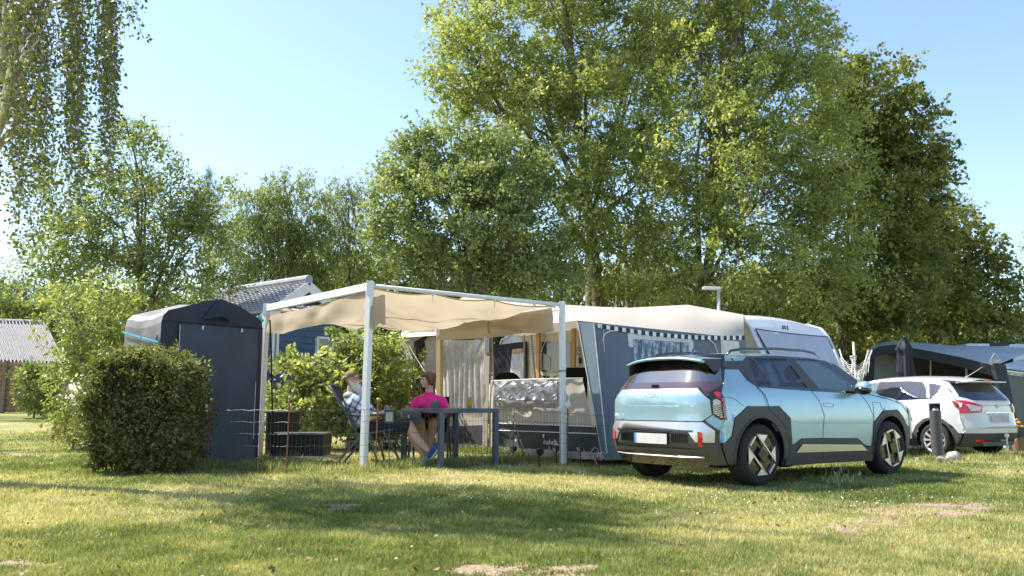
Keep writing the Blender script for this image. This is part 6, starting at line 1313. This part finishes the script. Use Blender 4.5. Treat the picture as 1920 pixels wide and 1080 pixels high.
    h = MB(); h.grid(lambda u, v: P((u-.5)*.165*(1-.12*v), .072+v*.085*(1-.7*(2*u-1)**2)-.03*(2*u-1)**2, .062-.018*v-.03*(2*u-1)**2), 16, 8); h.grid(lambda u, v: P((u-.5)*.165*(1-.12*v), .072+v*.085*(1-.7*(2*u-1)**2)-.03*(2*u-1)**2, .056-.018*v-.03*(2*u-1)**2), 16, 8); h.obj('peak', cm, cap, smooth=True)
    # shoes
    BLU = mat('blue shoe', (.03, .07, .3), .7, var=.1); WS = mat('shoe sole', (.6, .63, .66), .7, var=.08)
    for a, d, c1 in ((aN, Vector((.55, -.1, .75)), BLU), (aF, Vector((-.55, -.55, -.15)), WS)):
        d.normalize(); hl = a+Vector((.03, -.01, -.06)); up = Vector((-.75, 0, .6)) if c1 is BLU else Vector((0, 0, 1)); x = MB(); limb(x, [hl, hl+d*.1, hl+d*.2], [.044, .043, .034]); so_ = blob('shoe', x, c1, body, .01, 2)
        dn = (up-d*up.dot(d)).normalized()*-1; x = MB(); limb(x, [hl-d*.01+dn*.025, hl+d*.1+dn*.025, hl+d*.215+dn*.02], [.037, .036, .03]); blob('sole', x, WS, so_, .01, 2)
    g = MB(); mg = T_(727, 768, 11.45); g.lathe([(.0, -.04), (.038, -.04), (.042, .045), (.036, .045), (.033, -.03), (0, -.03)], mg, 20); r_ = thing('mug', 'teal mug held in the seated man\'s hand', 'mug', mg-Vector((0, 0, .04))); g.obj('cup', mat('teal glaze', (.14, .27, .27), .3), r_, smooth=True, angle=40)
    g = MB(); g.tube([mg+Vector((.04, 0, .03)), mg+Vector((.068, 0, .02)), mg+Vector((.068, 0, -.015)), mg+Vector((.04, 0, -.025))], .006, 8); g.obj('handle', MATS['teal glaze'], r_, smooth=True)
    # reclining chair
    gg = base.z; ch = thing('recliner_chair', 'high-backed black sling chair the bearded man reclines in', 'chair', Vector((-2.0, 11.6, gg))); CF = mat('dark chair frame', (.06, .07, .09), .4, spec=.5); BF = mat('sling fabric', (.03, .032, .042), .75, var=.15, scale=50)
    a0, a1, a2, a3 = Vector((-1.55, 0, gg+.46)), Vector((-2.02, 0, gg+.40)), Vector((-2.2, 0, gg+.72)), Vector((-2.41, 0, gg+1.04))
    m = MB(); m.grid(lambda u, v: lerp(a0, a1, u)+Vector((0, 11.33+.54*v, -.02*math.sin(v*PI)-.03)), 6, 6); m.obj('seat', BF, ch, smooth=True)
    m = MB(); m.grid(lambda u, v: (lerp(a1, a2, u*2) if u < .5 else lerp(a2, a3, u*2-1))+Vector((-.03*math.sin(v*PI)-.02, 11.33+.54*v, 0)), 10, 6); m.obj('backrest', BF, ch, smooth=True)
    for y in (11.31, 11.89):
        Y_ = Vector((0, y, 0)); m = MB(); m.tube([a0+Y_, a1+Y_, a2+Y_, a3+Y_], .016, 8); m.obj('side_rail', CF, ch, smooth=True)
        for q in ((Vector((-1.68, y, gg+.44)), Vector((-1.42, y-.01, gg+.0))), (Vector((-1.95, y, gg+.42)), Vector((-2.3, y-.02, gg))), (Vector((-1.86, y, gg+.41)), Vector((-1.74, y, gg)))): m = MB(); m.bar(q[1], q[0], .028, .028); m.obj('leg', CF, ch)
        m = MB(); m.tube([a2+Y_+Vector((.02, 0, -.05)), Vector((-2.02, y, gg+.64)), Vector((-1.66, y, gg+.66)), Vector((-1.58, y, gg+.6))], .017, 8); m.obj('armrest', CF, ch, smooth=True)
    m = MB(); m.tube([a3+Vector((0, 11.31, 0)), a3+Vector((0, 11.89, 0))], .016, 8); m.obj('top_rail', CF, ch)
man()
# ================================================================== TABLE AND SMALL THINGS
def table():
    N, Rr, Lf = Vector((-.895, 10.85, 0)), Vector((-.19, 11.35, 0)), Vector((-1.52, 12.0, 0)); Bk = Rr+Lf-N; g = gz(-.9, 11.4); h = .735
    TM = mat('anthracite metal', (.08, .1, .14), .4, var=.08, spec=.5); root = thing('garden_table', 'anthracite metal garden table beside the wire fence', 'table', (N+Bk)/2+Vector((0, 0, g)))
    for p in (N, Rr, Lf, Bk): p.z = g
    for p in (N, Rr, Lf, Bk):
        c = (N+Bk)/2; q = p+(c-p).normalized()*.03; m = MB(); w = .065; m.bar(q, q+Vector((0, 0, h-.03)), w, w, up=(Rr-N)); bevel(m.obj('leg', TM, root), .004)
    for a, b in ((N, Rr), (Rr, Bk), (Bk, Lf), (Lf, N)): z = Vector((0, 0, h-.028)); m = MB(); m.bar(a+z, b+z, .05, .056); bevel(m.obj('frame_rail', TM, root), .004)
    m = MB(); m.poly([p+Vector((0, 0, h)) for p in (N, Rr, Bk, Lf)], .02, n=(0, 0, 1)); m.obj('tabletop', mat('tabletop', (.04, .045, .055), .35), root)
    zt = g+h
    def mug(p, nm, lab):
        r_ = thing('mug', lab, 'mug', p); k = MB(); k.lathe([(0, 0), (.032, 0), (.045, .03), (.052, .1), (.047, .1), (.04, .03), (.0, .012)], p, 24); k.obj('cup', mat('green glaze', (.09, .2, .16), .3, coat=.3), r_, smooth=True, angle=50)
        k = MB(); k.tube([p+Vector((-.048, 0, .085)), p+Vector((-.085, 0, .08)), p+Vector((-.088, 0, .045)), p+Vector((-.045, 0, .03))], .007, 8); k.obj('handle', MATS['green glaze'], r_, smooth=True)
    mp = V(817, 766, 11.25); mug(Vector((mp.x, 11.25, zt)), 'mug', 'green mug on the table in front of the woman')
    p = V(880, 766, 11.45); p = Vector((p.x, 11.45, zt)); r_ = thing('bottle', 'clear plastic bottle half full of yellow drink on the table', 'bottle', p)
    k = MB(); k.lathe([(0, .004), (.029, .004), (.031, .02), (.031, .15), (0, .15)], p, 20); k.obj('drink', mat('yellow drink', (.75, .42, .01), .2, trans=.4), r_, smooth=True, angle=40)
    k = MB(); k.lathe([(0, 0), (.031, 0), (.033, .02), (.033, .16), (.026, .2), (.012, .225), (.012, .24)], p, 20); k.obj('shell', glassmat('bottle plastic', (.93, .95, .97), .06), r_, smooth=True)
    k = MB(); k.lathe([(0, .24), (.014, .24), (.014, .258), (0, .258)], p, 14); k.obj('cap', WHITE, r_)
    # box clamped to the table edge, lantern
    q0, q1 = V(757, 769, 11.9), V(788, 770, 11.25); m = MB(); d = (q1-q0); m.bar(q0-Vector((0, 0, .09)), q1-Vector((0, 0, .09)), .03, .17); r_ = thing('clip_box', 'dark storage box clipped to the left edge of the table, white square on it', 'box', (q0+q1)/2-Vector((0, 0, .18))); bevel(m.obj('body', mat('dark box', (.04, .055, .075), .5), r_), .006)
    c = V(769, 781, 11.55); n_ = Vector((d.y, -d.x, 0)).normalized(); m = MB(); m.bar(c-d.normalized()*.018+n_*.02, c+d.normalized()*.018+n_*.02, .012, .04); m.obj('sticker', WHITE, r_)
    p = V(731, 792, 11.1); g2 = gz(p.x, 11.1); r_ = thing('lantern', 'small black lantern with pale glass panels beside the man\'s knees', 'lantern', Vector((p.x, 11.1, g2)))
    m = MB(); m.tube([(p.x, 11.1, g2), (p.x, 11.1, p.z)], .006, 6); m.obj('stake', mat('dark chair frame', (0, 0, 0)), r_)
    m = MB(); w = .058; zt_ = V(731, 768, 11.1).z
    for sx in (-1, 1):
        for sy in (-1, 1): m.box((p.x+sx*w-.007, 11.1+sy*w-.007, p.z), (p.x+sx*w+.007, 11.1+sy*w+.007, zt_))
    m.box((p.x-w-.008, 11.1-w-.008, p.z-.012), (p.x+w+.008, 11.1+w+.008, p.z)); m.box((p.x-w-.01, 11.1-w-.01, zt_-.03), (p.x+w+.01, 11.1+w+.01, zt_)); m.obj('frame', mat('dark box', (0, 0, 0)), r_)
    m = MB(); m.box((p.x-w+.012, 11.1-w+.004, p.z+.01), (p.x+w-.012, 11.1+w-.004, zt_-.035)); m.obj('panel', mat('frosted pane', (.55, .6, .5), .4, trans=.3), r_)
table()
def fence():
    pts = [(392, 10.9), (465, 10.35), (540, 10.15), (625, 10.3), (706, 10.6), (790, 10.75), (875, 11.0), (962, 11.5), (1063, 12.0), (1148, 12.35)]
    W_ = mat('green grey wire', (.07, .1, .09), .5, metal=.3); RU = mat('rusty rod', (.2, .085, .045), .85, var=.3, scale=20); YB = mat('yellow knob', (.62, .45, .15), .5)
    root = thing('wire_fence', 'low green-grey wire mesh fence around the seating area', 'fence', Vector((V(750, 870, 10.7).x, 10.7, .1)))
    P = [Vector((V(px, 800, Y).x, Y, 0)) for px, Y in pts]
    wires = MB(); Hh = .72
    for a, b in zip(P[:-1], P[1:]):
        L = (b-a).length; n_ = max(2, round(L/.052)); nrm_ = Vector((a.y-b.y, b.x-a.x, 0)).normalized()
        bow = lambda t: nrm_*(.03*math.sin(t*PI)); q = lambda t: lerp(a, b, t)+bow(t)
        for i in range(n_): t = i/n_; w = q(t); g = gz(w.x, w.y); wires.tube([w+Vector((0, 0, g)), w+Vector((random.uniform(-.004, .004), 0, g+Hh))], .0016, 3)
        for k, z in enumerate((.02, .16, .3, .44, .58, Hh)):
            wires.tube([q(i/6)+Vector((0, 0, gz(q(i/6).x, q(i/6).y)+z+.006*math.sin(i*2+k))) for i in range(7)], .0018 if k < 5 else .0028, 4)
    wires.obj('mesh', W_, root)
    for i, hh in ((0, .84), (2, .86), (4, .84), (7, .74), (8, .85)):
        w = P[i]; g = gz(w.x, w.y); m = MB(); m.tube([(w.x, w.y-.02, g-.02), (w.x+.015, w.y-.02, g+hh)], .009 if i != 7 else .006, 8); po = m.obj('post', RU if i != 7 else W_, root)
        if i in (0, 2, 4): m = MB(); m.ball((w.x+.015, w.y-.02, g+hh+.012), (.02, .02, .018), 10, 8); m.obj('knob', YB, po, smooth=True)
        if i in (7,): m = MB(); m.bar((w.x-.02, w.y-.03, g+.66), (w.x+.025, w.y-.03, g+.665), .02, .012); m.obj('clip', mat('lime clip', (.45, .6, .12), .5), po)
    w = P[0]; g = gz(w.x, w.y); m = MB(); m.box((w.x-.045, w.y-.04, g+.7), (w.x-.015, w.y-.02, g+.79)); m.obj('label_tag', WHITE, root)
    # two white ornaments at the pergola post
    for px, py, lab in ((1050.5, 768, 'lower left of the two white onion-shaped ornaments at the right pergola post'), (1064.5, 761, 'upper right of the two white onion-shaped ornaments, above the rusty rod')):
        c = V(px, py, 11.9); r_ = thing('garden_ornament', lab, 'ornament', c-Vector((0, 0, .05)), group=None); m = MB(); m.lathe([(0, -.05), (.02, -.045), (.045, -.015), (.047, .01), (.03, .035), (.012, .06), (.008, .1), (.012, .125), (.011, .145), (0, .16)], c, 18); 
        m.v = [(v[0]+(v[2]-c.z)*.18*(1 if v[2] > c.z+.03 else 0), v[1], v[2]) for v in m.v]; m.obj('bulb', mat('white glaze', (.62, .66, .62), .25, coat=.4, var=.15, scale=20), r_, smooth=True)
        m = MB(); gq = gz(c.x, 11.9); m.tube([(c.x, 11.92, gq), c-Vector((0, -.01, .04))], .004, 5); m.obj('stem', RU, r_)
    # garden spot lamps
    BP = mat('black plastic', (.015, .015, .016))
    for px, py, Y, face, lab in ((1011, 846, 11.3, 0, 'black garden spot lamp on a spike in front of the fence'), (963, 842, 12.9, 1, 'spot lamp with a bright lens, leftmost at the foot of the awning'), (1043, 841, 12.4, 1, 'spot lamp close behind the right pergola post'), (1088, 840, 12.3, 1, 'spot lamp at the foot of the awning, nearest the blue car')):
        c = V(px, py, Y); g = gz(c.x, Y); r_ = thing('spot_lamp', lab, 'spot lamp', (c.x, Y, g), group='garden spot lamps')
        m = MB(); m.tube([(c.x, Y, g-.02), (c.x, Y, c.z)], .013 if face == 0 else .008, 6); m.obj('spike', BP, r_); m = MB(); Mx = Matrix.Translation(c) @ Matrix.Rotation(-.9 if face else .4, 4, 'Z') @ Matrix.Rotation(.35, 4, 'X')
        m.lathe([(0, .05), (.03, .045), (.048, -.02), (.05, -.04), (.0, -.04)], n=16, axis='y', M=Mx); hd = m.obj('head', BP, r_, smooth=True, angle=40)
        if face: m = MB(); m.lathe([(0, -.042), (.036, -.042)], n=14, axis='y', M=Mx); m.obj('lens', mat('lamp lens', (.5, .5, .42), .2), hd)
    c = V(1121, 858, 12.2); m = MB(); m.ball(c, (.04, .03, .03), 10, 8); m.lathe([(0, 0), (.025, 0), (.02, .05), (0, .055)], c, 10); m.obj('red_lamp', RED, smooth=True, label='small red lamp lying at the awning corner beside the blue car', cat='lamp')
    # guy ropes
    RP = mat('guy rope', (.5, .5, .5), .7)
    for a, b, lab in ((V(1036, 600, 12.7), V(940, 866, 11.6), 'thin guy rope from the shade cloth corner down to the fence'), (V(1142, 800, 12.6), Vector((*gp(1165, 864), .05)), 'white guy rope at the awning corner beside the blue car'), (V(758, 634, 15.6), V(845, 768, 11.9), 'thin guy rope from the awning corner to the table')):
        m = MB(); m.tube([a, lerp(a, b, .5)-Vector((0, 0, .03)), b], .003, 4); m.obj('guy_rope', RP, label=lab, cat='rope')
    rr = random.Random(3); m = MB()
    for i in range(22):
        c = fw(rr.uniform(880, 1150), rr.uniform(846, 862), .2+rr.uniform(0, .12)); c.z = max(c.z, gz(c.x, c.y)+.02); q = c+Vector((rr.uniform(-.12, .12), rr.uniform(-.05, .05), rr.uniform(-.02, .08))); m.tube([c, lerp(c, q, .5)+Vector((0, 0, .05)), q, q+Vector((rr.uniform(-.05, .05), 0, -.06))], .006, 5)
    m.obj('tent_pegs_and_cords', mat('pale cord', (.42, .42, .45), .6), kind='stuff', label='tangle of pale elastic cords and pegs along the foot of the awning')
fence()
def bits():
    # bollard
    Y = 14.2; b = base_of(1745, Y); b.z = V(1745, 853, Y).z; root = thing('power_bollard', 'dark grey round bollard with a cut-away top, in front of the white car', 'bollard', b)
    t = V(1743, 756, Y); BG = mat('bollard grey', (.075, .075, .078), .5, var=.08); m = MB(); Hh = t.z-b.z; r_ = .088
    m.lathe([(0, 0), (r_, 0), (r_, Hh-.12)], b, 32); 
    n_ = 32; vs = []; 
    for i in range(n_): a = 2*PI*i/n_; vs.append((b.x+r_*math.cos(a), b.y+r_*math.sin(a), b.z+Hh-.12)); 
    m.add(vs, [tuple(range(n_))]); m.obj('tube', BG, root, smooth=True, angle=40)
    m = MB()
    for i in range(n_//2+1):
        pass
    m.grid(lambda u, v: Vector((b.x+r_*math.cos(-.15+(PI+.3)*u), b.y+r_*math.sin(-.15+(PI+.3)*u), b.z+Hh-.12+.12*v)), 20, 2); m.lathe([(0, Hh-.012), (r_, Hh-.012), (r_, Hh), (0, Hh)], b, 32); m.obj('hood', BG, root, smooth=True, angle=40)
    m = MB(); m.ball((b.x, b.y, b.z+Hh-.12), (.06, .06, .05), 16, 8); m.obj('lamp', mat('lamp silver', (.6, .6, .6), .3, metal=.5), root, smooth=True)
    # stones
    for px, py, s, Y, lab in ((1788, 845, .16, 15.2, 'pale field stone right of the bollard'), (1720, 843, .07, 14.8, 'small white stone left of the bollard'), (1765, 851, .1, 14.6, 'flat pale stone touching the foot of the bollard')):
        c = V(px, py, Y); c.z = gz(c.x, Y)+s*.3; m = MB(); m.ball(c, (s, s*.7, s*.55), 14, 9); m.v = [tuple(Vector(v)+Vector((.03*math.sin(v[1]*31+v[2]*17), .02*math.sin(v[0]*29), .02*math.sin(v[0]*23+v[1]*19)))) for v in m.v]; m.obj('stone', mat('field stone', (.42, .39, .36), .9, var=.3, scale=14, bump=.5), smooth=True, label=lab, cat='stone')
    # rotary dryer
    Y = 15.5; b = base_of(1603, Y); DW = mat('white tube', (.62, .6, .56), .5); root = thing('rotary_dryer', 'half-folded white rotary clothes dryer between the blue and white cars', 'clothes dryer', b)
    t = V(1600, 641, Y); m = MB(); m.tube([b, t], .022, 8); m.obj('pole', DW, root, smooth=True); hub = V(1600, 712, Y); m = MB(); m.lathe([(.02, 0), (.06, 0), (.06, .03), (.02, .03)], V(1600, 670, Y), 12); m.obj('collar', mat('pale blue plastic', (.4, .52, .62), .5), root)
    rr = random.Random(5); tips = []
    for i, (px, py, dy) in enumerate(((1563, 655, -.2), (1574, 655, .5), (1629, 656, -.3), (1635, 657, .4), (1583, 700, -.5), (1612, 695, .5))):
        t2 = V(px, py, Y+dy); m = MB(); m.tube([hub+Vector((0, dy*.1, -.3)), t2], .014, 6); m.obj('arm', MATS['pale blue plastic'] if i == 1 else DW, root, smooth=True); tips.append((hub+Vector((0, dy*.1, -.3)), t2))
        c_ = V(1600, 672, Y); m = MB(); m.tube([c_+Vector((.05*math.cos(i), .05*math.sin(i), 0)), lerp(hub+Vector((0, dy*.1, -.3)), t2, .35)], .01, 5); m.obj('strut', DW, root)
    m = MB()
    for k in range(9):
        for i, j in ((0, 1), (1, 2), (2, 3), (3, 0)):
            f = .35+.065*k; a = lerp(*tips[i], f); c2 = lerp(*tips[j], f); sag = Vector((0, 0, -(a-c2).length*rr.uniform(.15, .4))); m.tube([a, lerp(a, c2, .25)+sag*.75, lerp(a, c2, .5)+sag, lerp(a, c2, .75)+sag*.75, c2], .0045, 4)
    m.obj('lines', mat('white cord', (.68, .67, .62), .7), root, kind=None)
    # street lamp
    Y = 20.8; b = base_of(1347, Y); root = thing('street_lamp', 'flat-headed street lamp rising behind the caravan roof', 'street lamp', b); t = V(1347, 541, Y); m = MB(); m.tube([b, t], [.06, .04], 10); m.obj('pole', mat('lamp pole', (.45, .47, .48), .5), root, smooth=True)
    h0, h1 = V(1318, 540, Y), V(1350, 541, Y); m = MB(); m.bar(h0, h1, .22, .07); bevel(m.obj('lamp_head', mat('lamp head', (.55, .53, .5), .4), root), .02)
    # hanging sign, flowers, white pots by the dark awning
    Y = 19.9; c = V(1866, 677, Y); root = thing('hanging_sign', 'small pale board hanging on cords from the corner of the dark awning', 'sign', c); m = MB(); m.box((c.x-.13, Y-.01, c.z-.05), (c.x+.13, Y+.01, c.z+.04)); m.obj('board', mat('sign board', (.48, .42, .38), .7, var=.3, scale=22), root)
    for s in (-1, 1): m = MB(); m.tube([(c.x+s*.1, Y, c.z+.04), (c.x, Y, c.z+.2)], .006, 4); m.obj('cord', mat('guy rope', (0, 0, 0)), root)
    b = base_of(1897, 18.6); root = thing('flower_pot', 'pot of tall yellow and orange flowers behind the white car', 'flowers', b); m = MB(); m.lathe([(0, 0), (.12, 0), (.17, .3), (0, .3)], b, 16); m.obj('pot', mat('pot', (0, 0, 0)), root)
    fl = V(1896, 797, 18.6); m = MB(); q = MB()
    for i in range(30):
        p = fl+Vector((rr.gauss(0, .09), rr.gauss(0, .07), rr.gauss(0, .05))); m.tube([b+Vector((0, 0, .3)), lerp(b, p, .6)+Vector((rr.gauss(0, .03), 0, .1)), p], .006, 4); q.ball(p, (.035, .035, .025), 8, 5)
    m.obj('stems', mat('plant green', (.04, .08, .03)), root); q.ball(fl-Vector((0, 0, .02)), (.12, .1, .04), 10, 6); q.obj('flowers', mat('orange petal', (.75, .36, .02), .6, var=.3, scale=30), root, smooth=True)
    for px, py, lab in ((1869, 839, 'small white bucket at the foot of the dark awning, left of its neighbour'), (1884, 841, 'small white bucket right of its neighbour, at the foot of the dark awning')):
        c = V(px, py, 19.3); g = gz(c.x, 19.3); m = MB(); m.lathe([(0, 0), (.07, 0), (.09, .14), (.08, .14), (.06, .02)], (c.x, 19.3, g), 14); m.obj('bucket', WHITE, smooth=True, label=lab, cat='bucket')
bits()
